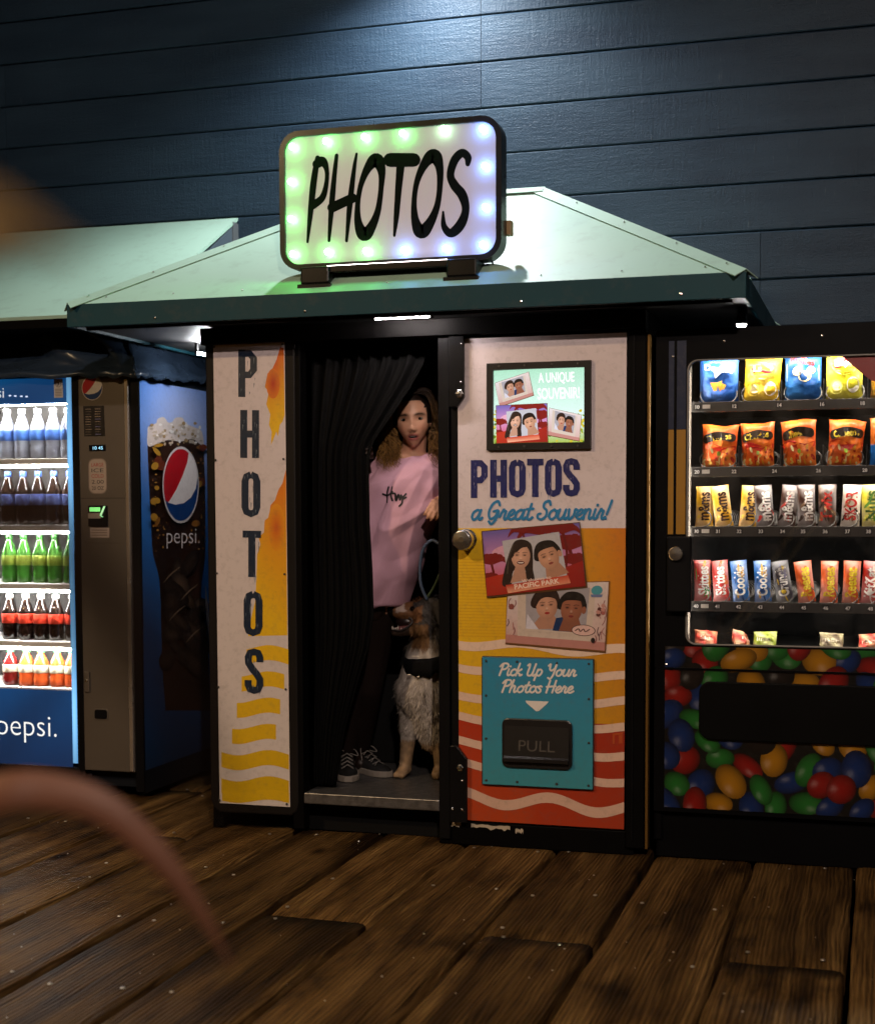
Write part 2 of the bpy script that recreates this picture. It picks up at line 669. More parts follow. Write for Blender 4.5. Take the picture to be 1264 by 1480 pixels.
# hand lettering (script), x-height 1, y up
SCRIPT = {
    'a': (1.0, [[(.75, .85), (.45, 1), (.12, .75), (.05, .3), (.25, 0), (.55, .2), (.75, .85)], [(.78, 1), (.72, .3), (.85, 0), (1.05, .2)]]),
    'r': (.75, [[(0, .3), (.25, 1.05), (.3, .85), (.52, .85), (.45, .3), (.55, 0), (.8, .2)]]),
    'e': (.75, [[(.05, .35), (.4, .5), (.6, .8), (.4, 1), (.12, .7), (.1, .25), (.4, 0), (.8, .25)]]),
    't': (.65, [[(.35, 1.6), (.2, .5), (.25, .1), (.45, 0), (.7, .2)], [(0, 1.05), (.6, 1.1)]]),
    'o': (.88, [[(.45, 1), (.12, .75), (.08, .25), (.4, 0), (.7, .3), (.7, .75), (.45, 1), (.62, .85), (.95, .9)]]),
    'u': (.95, [[(.1, 1), (.05, .3), (.25, 0), (.55, .25), (.7, 1)], [(.7, 1), (.65, .3), (.8, 0), (1, .2)]]),
    'v': (.82, [[(.05, 1), (.15, .2), (.3, 0), (.6, .4), (.65, 1), (.9, .9)]]),
    'n': (.88, [[(.05, 1), (.05, 0)], [(.05, .5), (.3, 1), (.55, .9), (.55, .3), (.65, 0), (.9, .2)]]),
    'i': (.45, [[(.15, 1), (.1, .3), (.25, 0), (.5, .2)], [(.24, 1.42), (.26, 1.46)]]),
    '!': (.5, [[(.35, 1.9), (.15, .5)], [(.1, .05), (.12, .08)]]),
    'G': (1.25, [[(1.0, 1.5), (.75, 1.9), (.3, 1.6), (.1, .8), (.35, .1), (.8, .3), (.95, .8)], [(.55, .85), (1.0, .9), (.95, .1), (.6, -.45), (.3, -.2)]]),
    'S': (1.1, [[(1.05, 1.5), (.85, 1.9), (.45, 1.7), (.45, 1.25), (.8, .9), (.85, .35), (.5, 0), (.1, .15), (.05, .5), (.25, .6)]]),
    'P': (1.05, [[(.35, 1.7), (.2, 0)], [(0, 1.4), (.3, 1.85), (.85, 1.85), (1, 1.4), (.7, 1.0), (.3, .95)]]),
    'U': (1.25, [[(0, 1.6), (.2, 1.85), (.25, 1.3), (.2, .3), (.45, 0), (.8, .3), (.95, 1.85)], [(.95, 1.8), (.85, .3), (1, 0), (1.2, .2)]]),
    'Y': (1.15, [[(0, 1.6), (.2, 1.85), (.25, 1.1), (.5, .85), (.85, 1.2), (.95, 1.85)], [(.95, 1.85), (.85, .2), (.6, -.45), (.3, -.3)]]),
    'H': (1.15, [[(.2, 1.85), (.1, 0)], [(.95, 1.85), (.85, 0)], [(-.05, .9), (1.05, 1.0)]]),
    'p': (.88, [[(.15, 1), (0, -.7)], [(.1, .7), (.4, 1), (.7, .75), (.65, .25), (.4, 0), (.1, .2)]]),
    'c': (.7, [[(.65, .8), (.45, 1), (.12, .75), (.08, .25), (.35, 0), (.7, .2)]]),
    'k': (.78, [[(.2, 1.9), (.05, 0)], [(.6, 1), (.12, .5), (.45, .3), (.55, 0), (.8, .15)]]),
    'h': (.92, [[(.2, 1.9), (.05, 0)], [(.08, .5), (.3, 1), (.55, .9), (.55, .3), (.65, 0), (.9, .2)]]),
    's': (.68, [[(.55, .9), (.35, 1), (.2, .75), (.5, .4), (.45, .05), (.15, 0), (0, .2)]]),
    ' ': (.5, []),
}
BLOCK = {
    'P': [[(.09, 0), (.09, 1)], [(.09, .92), (.30, .92), (.41, .82), (.41, .58), (.30, .47), (.09, .47)]],
    'H': [[(.09, 0), (.09, 1)], [(.41, 0), (.41, 1)], [(.09, .5), (.41, .5)]],
    'O': [[(.25, .92), (.37, .88), (.41, .78), (.41, .22), (.37, .12), (.25, .08), (.13, .12), (.09, .22), (.09, .78), (.13, .88), (.25, .92)]],
    'T': [[(0, .92), (.5, .92)], [(.25, .92), (.25, 0)]],
    'S': [[(.41, .70), (.41, .80), (.36, .90), (.25, .92), (.14, .90), (.09, .80), (.10, .68), (.2, .55), (.32, .44), (.41, .32), (.41, .20), (.36, .10), (.25, .08), (.14, .10), (.09, .20), (.09, .30)]],
}


def script(pr, txt, x0, x1, y, col, T, w=0.2, tilt=0.28, slope=0.0, vs=1.0):
    tot = sum(SCRIPT[c][0] for c in txt)
    k = (x1 - x0) / tot
    x = 0.0
    for c in txt:
        adv, strokes = SCRIPT[c]
        for st in strokes:
            pts = [(x0 + (x + a + tilt * b) * k, y - b * k * vs + slope * (x + a) * k) for a, b in st]
            pr.stroke(pts, w * k, col, T, n=5)
        x += adv


def block(pr, c, x, y, wid, hgt, col, T, th=0.17, sk=0.0):
    """condensed poster capital, top-left at x,y"""
    for st in BLOCK[c]:
        pts = [(x + a * wid * 2, y + (1 - b) * hgt) for a, b in st]
        pr.stroke(pts, th * wid * 2, col, T, smooth=False, caps=False)


def remesh(mb, voxel, smooth_it=4, name='r'):
    me = mb.mesh(name)
    ob = bpy.data.objects.new(name, me)
    COL.objects.link(ob)
    m = ob.modifiers.new('r', 'REMESH')
    m.mode = 'VOXEL'
    m.voxel_size = voxel
    if smooth_it:
        s = ob.modifiers.new('s', 'SMOOTH')
        s.factor = 0.5
        s.iterations = smooth_it
    dg = bpy.context.evaluated_depsgraph_get()
    out = bpy.data.meshes.new_from_object(ob.evaluated_get(dg))
    bpy.data.objects.remove(ob)
    bpy.data.meshes.remove(me)
    return out


def shade_mesh(me, fn):
    """fn(co array) -> rgb array, stored as the dye of the surface"""
    n = len(me.vertices)
    co = np.empty(n * 3); me.vertices.foreach_get('co', co); co = co.reshape(-1, 3)
    c = np.ones((n, 4)); c[:, :3] = fn(co)
    a = me.color_attributes.get('Col') or me.color_attributes.new('Col', 'FLOAT_COLOR', 'POINT')
    a.data.foreach_set('color', c.ravel())


def shift_mesh(me, off):
    n = len(me.vertices)
    co = np.empty(n * 3); me.vertices.foreach_get('co', co); co = co.reshape(-1, 3) - np.array(off)
    me.vertices.foreach_set('co', co.ravel()); me.update()

# ------------------------------------------------------------------ boardwalk
def wood_material():
    m = bpy.data.materials.new('weathered deck wood')
    m.use_nodes = True
    t = m.node_tree
    N, L = t.nodes, t.links
    b = N['Principled BSDF']
    tc = N.new('ShaderNodeTexCoord'); oi = N.new('ShaderNodeObjectInfo')
    sc = N.new('ShaderNodeVectorMath'); sc.operation = 'SCALE'; sc.inputs[0].default_value = (13, 41, 7)
    L.new(oi.outputs['Random'], sc.inputs['Scale'])
    ad = N.new('ShaderNodeVectorMath'); ad.operation = 'ADD'
    L.new(tc.outputs['Object'], ad.inputs[0]); L.new(sc.outputs[0], ad.inputs[1])

    def mapped(s):
        mp = N.new('ShaderNodeMapping'); mp.inputs['Scale'].default_value = s
        L.new(ad.outputs[0], mp.inputs['Vector']); return mp.outputs[0]

    def ramp(src, stops):
        cr = N.new('ShaderNodeValToRGB')
        e = cr.color_ramp.elements
        while len(e) < len(stops):
            e.new(0.5)
        for k, (p, c) in enumerate(stops):
            e[k].position = p; e[k].color = (*c, 1)
        L.new(src, cr.inputs[0]); return cr.outputs[0]

    def noise_(v, scale, det=5, rough=0.6, dist=0.0):
        n = N.new('ShaderNodeTexNoise'); n.inputs['Scale'].default_value = scale; n.inputs['Detail'].default_value = det
        n.inputs['Roughness'].default_value = rough; n.inputs['Distortion'].default_value = dist
        L.new(v, n.inputs['Vector']); return n.outputs['Fac']

    def mul(a, bb, fac=1.0):
        x = N.new('ShaderNodeMix'); x.data_type = 'RGBA'; x.blend_type = 'MULTIPLY'; x.inputs[0].default_value = fac
        L.new(a, x.inputs[6]); L.new(bb, x.inputs[7]); return x.outputs[2]
    coarse = noise_(mapped((9, 0.55, 9)), 1.0, 2, 0.55, 0.8)
    fine = noise_(mapped((210, 4.0, 60)), 1.0, 3, 0.7)
    # flame figure: bent growth rings
    wv = N.new('ShaderNodeTexWave'); wv.wave_type = 'BANDS'; wv.bands_direction = 'X'
    wv.inputs['Scale'].default_value = 22; wv.inputs['Distortion'].default_value = 9.0; wv.inputs['Detail'].default_value = 2
    wv.inputs['Detail Scale'].default_value = 0.6
    L.new(mapped((1, 0.16, 1)), wv.inputs['Vector'])
    blot = noise_(mapped((5, 2.0, 5)), 1.0, 4, 0.65)
    vo = N.new('ShaderNodeTexVoronoi'); vo.inputs['Scale'].default_value = 2.3
    L.new(mapped((1.6, 0.8, 0.1)), vo.inputs['Vector'])
    knot = ramp(vo.outputs['Distance'], [(0.03, (0.12, 0.1, 0.08)), (0.09, (0.6, 0.55, 0.5)), (0.16, (1, 1, 1))])
    base = ramp(coarse, [(0.30, (0.055, 0.029, 0.009)), (0.48, (0.15, 0.083, 0.026)), (0.70, (0.27, 0.158, 0.054))])
    figure = ramp(wv.outputs['Fac'], [(0.0, (0.48, 0.43, 0.38)), (0.22, (0.82, 0.79, 0.74)), (0.6, (1.1, 1.1, 1.1))])
    fin = ramp(fine, [(0.32, (0.28, 0.25, 0.22)), (0.46, (0.82, 0.80, 0.78)), (0.66, (1.1, 1.1, 1.1))])
    bl = ramp(blot, [(0.33, (0.16, 0.14, 0.12)), (0.45, (0.70, 0.67, 0.63)), (0.58, (1, 1, 1))])
    c = mul(mul(mul(mul(base, figure, 0.6), fin, 1.0), bl, 0.9), knot)
    crk = noise_(mapped((26, 0.35, 9)), 1.0, 3, 0.6)
    c = mul(c, ramp(crk, [(0.485, (1, 1, 1)), (0.5, (0.12, 0.10, 0.08)), (0.515, (1, 1, 1))]), 0.75)
    # tone changes from plank to plank
    tone = N.new('ShaderNodeMapRange'); tone.inputs['To Min'].default_value = 0.7; tone.inputs['To Max'].default_value = 1.2
    L.new(oi.outputs['Random'], tone.inputs['Value'])
    hs = N.new('ShaderNodeHueSaturation'); L.new(tone.outputs[0], hs.inputs['Value']); L.new(c, hs.inputs['Color'])
    L.new(hs.outputs[0], b.inputs['Base Color'])
    rr = N.new('ShaderNodeMapRange'); rr.inputs['To Min'].default_value = 0.5; rr.inputs['To Max'].default_value = 0.9
    L.new(blot, rr.inputs['Value']); L.new(rr.outputs[0], b.inputs['Roughness'])
    b.inputs['Specular IOR Level'].default_value = 0.10

    def math_(op, a, bb):
        x = N.new('ShaderNodeMath'); x.operation = op
        for i, q in enumerate((a, bb)):
            if isinstance(q, float):
                x.inputs[i].default_value = q
            else:
                L.new(q, x.inputs[i])
        return x.outputs[0]
    hgt = math_('ADD', math_('MULTIPLY', fine, 0.6), math_('MULTIPLY', wv.outputs['Fac'], 0.5))
    hgt = math_('ADD', hgt, math_('MULTIPLY', blot, 0.7))
    bp = N.new('ShaderNodeBump'); bp.inputs['Strength'].default_value = 1.0; bp.inputs['Distance'].default_value = 0.009
    L.new(hgt, bp.inputs['Height']); L.new(bp.outputs[0], b.inputs['Normal'])
    return m


M_wood = wood_material()
M_under = mat('dark under deck', (0.006, 0.005, 0.004), 0.95, spec=0.0)
M_nail = mat('worn nail heads', (0.62, 0.58, 0.52), 0.3, metal=0.9)

deck = MB().box(-40, 40, -60, 60, -0.5, -0.09).build('boardwalk', M_under)
tag(deck, 'weathered brown plank boardwalk in front of the machines', kind='structure')
PW = 0.3525
nails = MB()
fixed_joint = {-1: 4.085, -3: 4.138, -5: 4.168, -8: 5.09}
for k in range(-16, 6):
    x1 = -0.07 + PW * (k + 1)
    x0 = x1 - PW
    r = random.Random(k * 91 + 5)
    ys = [-3.2 - r.random() * 0.5]
    js = fixed_joint.get(k)
    cuts = [js - 3.3, js, js + 3.4] if js else [r.uniform(-0.6, 0.9)]
    if not js:
        cuts = [cuts[0], cuts[0] + r.uniform(2.0, 2.5)]
        cuts.append(cuts[-1] + r.uniform(3.2, 3.8))
    ys = [-3.4] + [c for c in cuts if -3.0 < c < 6.3] + [6.47]
    for a, bb in zip(ys[:-1], ys[1:]):
        nx, ny = 7, max(6, int((bb - a) / 0.12))
        gl, gr = 0.007 + r.random() * 0.008, 0.006 + r.random() * 0.008
        h0 = r.uniform(-0.006, 0.004)
        vs, fs = [], []
        seed = r.random() * 100
        X0, X1, Y0, Y1 = x0 + gl, x1 - gr, a + 0.003, bb - 0.003
        cx, cy = (X0 + X1) / 2, (Y0 + Y1) / 2
        for j in range(ny + 1):
            v = j / ny
            y = Y0 + (Y1 - Y0) * v
            wl = 0.006 * noise.noise((seed, y * 2.3, 0)) + 0.003 * noise.noise((seed, y * 11, 5))
            wr = 0.006 * noise.noise((seed + 9, y * 2.3, 0)) + 0.003 * noise.noise((seed + 9, y * 11, 5))
            for i in range(nx + 1):
                u = i / nx
                us = [0, 0.025, 0.09, 0.36, 0.64, 0.91, 0.975, 1.0][i]
                x = X0 + wl + (X1 + wr - X0 - wl) * us
                e = min(us, 1 - us)
                drop = 0.012 * max(0, 1 - e / 0.045) ** 2
                ev = min(y - Y0, Y1 - y)
                drop += 0.010 * max(0, 1 - ev / 0.05) ** 2 * (0.5 + 0.5 * r.random())
                cup = 0.004 * (0.5 - abs(us - 0.5)) * (1 if r.random() > 2 else -1)
                z = h0 - drop + cup + 0.0025 * noise.noise((x * 6 + seed, y * 1.4, 3))
                vs.append((x - cx, y - cy, z))
        for j in range(ny):
            for i in range(nx):
                q = j * (nx + 1) + i
                fs.append((q, q + 1, q + nx + 2, q + nx + 1))
        # skirt
        ring = [i for i in range(nx + 1)] + [(j + 1) * (nx + 1) + nx for j in range(ny)] + \
               [ny * (nx + 1) + i for i in range(nx - 1, -1, -1)] + [j * (nx + 1) for j in range(ny - 1, 0, -1)]
        o = len(vs)
        for q in ring:
            vs.append((vs[q][0], vs[q][1], -0.075))
        m_ = len(ring)
        for q in range(m_):
            fs.append((ring[q], o + q, o + (q + 1) % m_, ring[(q + 1) % m_]))
        me = bpy.data.meshes.new('plank')
        me.from_pydata(vs, [], fs)
        o_ = link_mesh('plank', me, M_wood, deck, smooth=True, loc=(cx, cy, 0))
        # nails in pairs over the joists and at the ends
        rows = [Y0 + 0.05, Y1 - 0.05] + [y for y in np.arange(-2.7, 6.3, 0.61) if Y0 + 0.2 < y < Y1 - 0.2]
        for y in rows:
            for fx in (0.2, 0.8):
                if r.random() < 0.6:
                    px_, py_ = X0 + (X1 - X0) * fx + r.uniform(-0.03, 0.03), y + r.uniform(-0.04, 0.04)
                    nails.lathe([(0.0001, 0.0), (0.0068, 0.0), (0.0064, 0.003), (0.0001, 0.0042)], (px_, py_, h0 - 0.001 + 0.0015), 8)
    # scattered grit
for _ in range(150):
    x, y = random.uniform(-3.4, 0.3), random.uniform(2.4, 5.6)
    s_ = random.uniform(0.0015, 0.0042)
    nails.ball((x, y, 0.002), (s_, s_, s_ * 0.6), 6, 4)
no = nails.build('nail_heads_and_grit', M_nail, deck, smooth=True)
tag(no, kind='stuff')


# ------------------------------------------------------------------ wall of painted boards
def siding_material():
    m = bpy.data.materials.new('blue grey painted siding')
    m.use_nodes = True
    t = m.node_tree; N, L = t.nodes, t.links
    b = N['Principled BSDF']
    tc = N.new('ShaderNodeTexCoord'); oi = N.new('ShaderNodeObjectInfo')
    sc = N.new('ShaderNodeVectorMath'); sc.operation = 'SCALE'; sc.inputs[0].default_value = (23, 5, 11)
    L.new(oi.outputs['Random'], sc.inputs['Scale'])
    ad = N.new('ShaderNodeVectorMath'); ad.operation = 'ADD'
    L.new(tc.outputs['Object'], ad.inputs[0]); L.new(sc.outputs[0], ad.inputs[1])

    def noise_(s, det=5, rough=0.6, scale=1.0):
        mp = N.new('ShaderNodeMapping'); mp.inputs['Scale'].default_value = s
        L.new(ad.outputs[0], mp.inputs['Vector'])
        n = N.new('ShaderNodeTexNoise'); n.inputs['Scale'].default_value = scale; n.inputs['Detail'].default_value = det
        n.inputs['Roughness'].default_value = rough
        L.new(mp.outputs[0], n.inputs['Vector']); return n.outputs['Fac']
    a = noise_((1.2, 1, 5), 2)
    g = noise_((9, 9, 75), 3, 0.7)
    v = noise_((85, 9, 7), 3, 0.75)
    p = noise_((160, 160, 160), 2, 0.6)
    cr = N.new('ShaderNodeValToRGB')
    cr.color_ramp.elements[0].position = 0.3; cr.color_ramp.elements[0].color = (0.012, 0.026, 0.046, 1)
    cr.color_ramp.elements[1].position = 0.7; cr.color_ramp.elements[1].color = (0.024, 0.046, 0.072, 1)
    L.new(a, cr.inputs[0])
    wr = N.new('ShaderNodeValToRGB')
    wr.color_ramp.elements[0].position = 0.69; wr.color_ramp.elements[0].color = (0, 0, 0, 1)
    wr.color_ramp.elements[1].position = 0.80; wr.color_ramp.elements[1].color = (0.55, 0.55, 0.55, 1)
    L.new(v, wr.inputs[0])
    mx = N.new('ShaderNodeMix'); mx.data_type = 'RGBA'; mx.inputs[7].default_value = (0.13, 0.15, 0.16, 1)
    L.new(wr.outputs[0], mx.inputs[0]); L.new(cr.outputs[0], mx.inputs[6]); L.new(mx.outputs[2], b.inputs['Base Color'])
    b.inputs['Roughness'].default_value = 0.5
    b.inputs['Specular IOR Level'].default_value = 0.25
    s1 = N.new('ShaderNodeMath'); s1.operation = 'ADD'; L.new(g, s1.inputs[0]); L.new(v, s1.inputs[1])
    s2 = N.new('ShaderNodeMath'); s2.operation = 'ADD'; L.new(s1.outputs[0], s2.inputs[0]); L.new(p, s2.inputs[1])
    bp = N.new('ShaderNodeBump'); bp.inputs['Strength'].default_value = 0.55; bp.inputs['Distance'].default_value = 0.004
    L.new(s2.outputs[0], bp.inputs['Height']); L.new(bp.outputs[0], b.inputs['Normal'])
    return m


M_siding = siding_material()
M_gap = mat('dark wall backing', (0.01, 0.012, 0.015), 0.9)
YW = 6.5
wall = thing('board_wall', 'dark blue grey wall of horizontal painted boards behind the photo booth', 'wall', (-1.75, YW, 0))
MB().box(-9, 3.5, YW + 0.022, YW + 0.15, 0, 5.4).build('backing', M_gap, wall)
PITCH = 0.2048
for k in range(-11, 17):
    zt = 3.259 - PITCH * k          # groove line at the top of the row
    zb = zt - PITCH
    if zt < 0.1:
        continue
    r = random.Random(300 + k)
    if -5 <= k <= 0:
        seams = [-1.746, -4.19 if k >= -1 else -5.3]
    elif k in (1,):
        seams = [-4.19, 1.2]
    elif k in (4, 5, 6):
        seams = [-0.51, -4.9]
    else:
        seams = [r.uniform(-6.8, -4.6), r.uniform(0.3, 2)]
    xs = [-9] + sorted(seams) + [3.5]
    for a, bb in zip(xs[:-1], xs[1:]):
        x0, x1 = a + 0.0012, bb - 0.0012
        cx, cz = (x0 + x1) / 2, (zt + zb) / 2
        nseg = max(2, int((x1 - x0) / 0.25))
        # shiplap board: bevelled lower and upper edge, slightly wavy line
        prof = [(0.020, zb + 0.0055), (0.004, zb + 0.0055), (0.0, zb + 0.010), (0.0, (zb + zt) / 2), (0.0, zt - 0.005), (0.006, zt + 0.001), (0.020, zt + 0.001)]
        vs, fs = [], []
        for i in range(nseg + 1):
            x = x0 + (x1 - x0) * i / nseg
            for q, (dy, z) in enumerate(prof):
                w = 0.0016 * noise.noise((x * 1.3, k * 7.7, q > 3)) + r.uniform(-0.0004, 0.0004)
                bow = 0.0022 * noise.noise((x * 0.9, k * 3.1, 4.0))
                vs.append((x - cx, dy + bow, z + w - cz))
        n = len(prof)
        for i in range(nseg):
            for q in range(n - 1):
                fs.append((i * n + q, (i + 1) * n + q, (i + 1) * n + q + 1, i * n + q + 1))
        fs.append(tuple(range(n))); fs.append(tuple(range((nseg + 1) * n - 1, nseg * n - 1, -1)))
        me = bpy.data.meshes.new('siding_board')
        me.from_pydata(vs, [], fs)
        link_mesh('siding_board', me, M_siding, wall, loc=(cx + 1.75, 0, cz))

# ------------------------------------------------------------------ lamps that light the place
M_black = mat('black lamp housing', (0.02, 0.02, 0.02), 0.4)
M_chrome = mat('bright metal', (0.7, 0.7, 0.7), 0.22, metal=1.0)


def spot(name, loc, target, power, color, angle, blend, rad, parent):
    d = bpy.data.lights.new(name, 'SPOT')
    d.energy = power; d.color = color; d.spot_size = R(angle); d.spot_blend = blend; d.shadow_soft_size = rad
    o = bpy.data.objects.new(name, d)
    COL.objects.link(o)
    o.parent = parent
    o.location = Vector(loc) - OFF[parent.name]
    o.rotation_euler = (Vector(target) - Vector(loc)).to_track_quat('-Z', 'Y').to_euler()
    return o


# two lamp posts on the pier, behind the viewer
def lamp_post(label, L, target, power, color, angle):
    bx_, by_ = L.x - 0.4, L.y - 0.6
    lp = thing('lamp_post', label, 'lamp post', (bx_, by_, 0), 'lamp posts along the pier')
    h = L.z + 0.25
    MB().lathe([(0.16, 0), (0.16, 0.1), (0.08, 0.3), (0.055, 0.5), (0.045, h - 0.1), (0.03, h)], (bx_, by_, 0), 14).build('pole', M_black, lp, smooth=True)
    MB().tube([(bx_, by_, h - 0.1), (bx_ + 0.15, by_ + 0.25, h + 0.08), (L.x, L.y, h + 0.02)], 0.025, 8).build('arm', M_black, lp, smooth=True)
    MB().lathe([(0.02, 0.28), (0.06, 0.2), (0.17, 0.08), (0.2, 0.05), (0.19, 0.05), (0.05, 0.17), (0.02, 0.17)], (L.x, L.y, L.z), 18).build('lamp_shade', M_black, lp, smooth=True)
    MB().ball((L.x, L.y, L.z + 0.12), 0.04).build('bulb', emat('warm lamp glass', (1.0, 0.72, 0.42), 25), lp, smooth=True)
    spot('pole_light', L, target, power, color, angle, 0.9, 0.06, lp)


lamp_post('black pier lamp post behind the viewer, towards the snack machine side', Vector((0.9, -1.2, 4.3)), (-1.6, 5.1, 1.45), KEY_POWER, (1.0, 0.80, 0.68), 80)
lamp_post('black pier lamp post behind the viewer, towards the drinks machine side', Vector((-4.3, 0.2, 4.2)), (-2.3, 3.0, 0.0), FLOOR_POWER, (1.0, 0.68, 0.36), 92)

# gooseneck lamp above the picture, washing the boards
WL = Vector((-1.95, 6.16, 3.92))
wl = thing('wall_lamp', 'black gooseneck wall lamp above the booth, over the top of the view', 'lamp', (WL.x, YW, 4.15))
MB().lathe([(0.07, 0), (0.07, -0.03)], (WL.x, YW, 4.15), 14, 'y').build('wall_plate', M_black, wl)
MB().tube([(WL.x, YW - 0.03, 4.15), (WL.x, YW - 0.15, 4.22), (WL.x, YW - 0.28, 4.20), (WL.x, WL.y, WL.z + 0.12)], 0.014, 8).build('arm', M_black, wl, smooth=True)
MB().lathe([(0.02, 0.14), (0.05, 0.1), (0.15, 0.0), (0.145, 0.0), (0.04, 0.08), (0.02, 0.08)], tuple(WL), 18).build('lamp_shade', M_black, wl, smooth=True)
MB().ball((WL.x, WL.y, WL.z + 0.05), 0.03).build('bulb', emat('cool lamp glass', (0.9, 0.95, 1.0), 20), wl, smooth=True)
spot('wall_light', WL, (WL.x + 0.05, WL.y - 0.25, 3.0), WALL_POWER, (0.90, 0.96, 1.0), 150, 0.8, 0.06, wl)

# ------------------------------------------------------------------ photo booth
YF = 5.228
M_bk = mat('black booth paint', (0.0022, 0.002, 0.002), 0.5, spec=0.06, bump=0.06, bscale=90)
M_bkg = mat('black gloss post', (0.005, 0.005, 0.0055), 0.32, spec=0.16)
M_in = mat('black booth inside', (0.006, 0.006, 0.006), 0.8, spec=0.1)
M_mint = mat('mint roof sheet', (0.32, 0.48, 0.385), 0.5, var=0.10, scale=1.6, dirt=0.22, bump=0.10, bscale=9)
M_teal = mat('teal fascia', (0.008, 0.048, 0.066), 0.5, spec=0.2, var=0.15, dirt=0.2)
M_soff = mat('soffit board', (0.008, 0.0075, 0.007), 0.6)
M_print = vmat('printed panel', 0.38, dirt=0.28)
M_tread = None


def tread_material():
    m = bpy.data.materials.new('diamond tread plate')
    m.use_nodes = True
    t = m.node_tree; N, L = t.nodes, t.links
    b = N['Principled BSDF']
    b.inputs['Base Color'].default_value = (0.30, 0.30, 0.32, 1); b.inputs['Metallic'].default_value = 0.8; b.inputs['Roughness'].default_value = 0.42
    tc = N.new('ShaderNodeTexCoord')
    mp = N.new('ShaderNodeMapping'); mp.inputs['Rotation'].default_value = (0, 0, R(45)); mp.inputs['Scale'].default_value = (55, 55, 55)
    L.new(tc.outputs['Object'], mp.inputs['Vector'])
    ck = N.new('ShaderNodeTexChecker'); ck.inputs['Scale'].default_value = 1.0
    L.new(mp.outputs[0], ck.inputs['Vector'])
    n = N.new('ShaderNodeTexNoise'); n.inputs['Scale'].default_value = 35; L.new(tc.outputs['Object'], n.inputs['Vector'])
    bp = N.new('ShaderNodeBump'); bp.inputs['Strength'].default_value = 0.5; bp.inputs['Distance'].default_value = 0.003
    L.new(ck.outputs['Fac'], bp.inputs['Height']); L.new(bp.outputs[0], b.inputs['Normal'])
    cr = N.new('ShaderNodeValToRGB'); cr.color_ramp.elements[0].color = (0.05, 0.05, 0.05, 1); cr.color_ramp.elements[1].color = (0.34, 0.33, 0.33, 1)
    L.new(n.outputs['Fac'], cr.inputs[0]); L.new(cr.outputs[0], b.inputs['Base Color'])
    return m


booth = thing('photo_booth', 'black walk-in photo booth under a mint hipped roof, white and orange door', 'photo booth', (-1.65, 5.8, 0))
# shell
MB().box(-2.52, -2.475, 5.27, 6.36, 0.0, 1.96).build('side_wall', M_bk, booth, bevel=0.003)
MB().box(-0.835, -0.80, 5.27, 6.36, 0.0, 1.96).build('side_wall', M_bk, booth, bevel=0.003)
MB().box(-2.474, -0.836, 6.32, 6.36, 0.0, 1.96).build('back_wall', M_in, booth)
MB().box(-2.474, -0.836, 5.31, 6.318, 1.90, 1.96).build('ceiling', M_in, booth)
MB().box(-1.50, -1.46, 5.30, 6.318, 0.166, 1.899).build('partition', M_in, booth)
MB().box(-2.17, -1.50, 5.95, 6.318, 0.166, 0.55).build('bench', M_in, booth, bevel=0.01)
MB().box(-2.474, -1.575, 5.34, 6.31, 0.0, 0.118).build('plinth', M_in, booth)
MB().box(-1.574, -0.84, 5.24, 6.31, 0.0, 0.088).build('base_rail', M_bk, booth, bevel=0.004)
M_tread = tread_material()
MB().box(-2.118, -1.572, 5.232, 6.315, 0.122, 0.165).build('step_plate', M_tread, booth, bevel=0.004)
MB().box(-2.52, -0.80, 5.205, 5.305, 1.892, 1.955).build('header', M_bk, booth, bevel=0.003)
# posts
MB().box(-2.165, -2.120, 5.236, 5.30, 0.02, 1.891).build('jamb', M_bk, booth, bevel=0.004)
MB().box(-1.571, -1.528, 5.226, 5.30, 0.02, 1.891).build('jamb', M_bkg, booth, bevel=0.004)
MB().box(-1.524, -1.492, 5.234, 5.30, 0.089, 1.891).build('jamb', M_bkg, booth, bevel=0.003)
MB().box(-0.868, -0.800, 5.220, 5.268, 0.03, 1.891).build('jamb', M_bk, booth, bevel=0.005)
MB().box(-0.846, -0.842, 5.2155, 5.2195, 0.06, 1.87).build('jamb_bead', M_bkg, booth)
MB().box(-0.797, -0.787, 5.222, 5.26, 0.03, 1.87).build('trim_strip', mat('brass coloured trim', (0.22, 0.12, 0.03), 0.35, metal=0.6), booth, bevel=0.002)
# hinge plates that overlap the door corners
MB().prism([(-1.524, 1.888), (-1.466, 1.888), (-1.466, 1.667), (-1.493, 1.630), (-1.524, 1.630)], 'y', 5.205, 5.2245).build('hinge_plate', M_bkg, booth, bevel=0.003)
MB().prism([(-1.524, 0.378), (-1.497, 0.378), (-1.458, 0.330), (-1.458, 0.09), (-1.524, 0.09)], 'y', 5.205, 5.2245).build('hinge_plate', M_bkg, booth, bevel=0.003)
for x, z, r in ((-1.482, 1.678, 0.013), (-1.483, 0.297, 0.011), (-1.476, 1.72, 0.004), (-1.474, 1.86, 0.004), (-1.474, 0.25, 0.004), (-1.474, 0.14, 0.005), (-1.512, 0.14, 0.005)):
    MB().lathe([(r * 1.25, 5.205), (r * 1.25, 5.202), (r * 0.9, 5.200), (r * 0.75, 5.193 if r > 0.008 else 5.1985), (r * 0.2, 5.192 if r > 0.008 else 5.1975)], (x, 0, z), 6 if r > 0.008 else 10, 'y').build('bolt', M_chrome, booth)
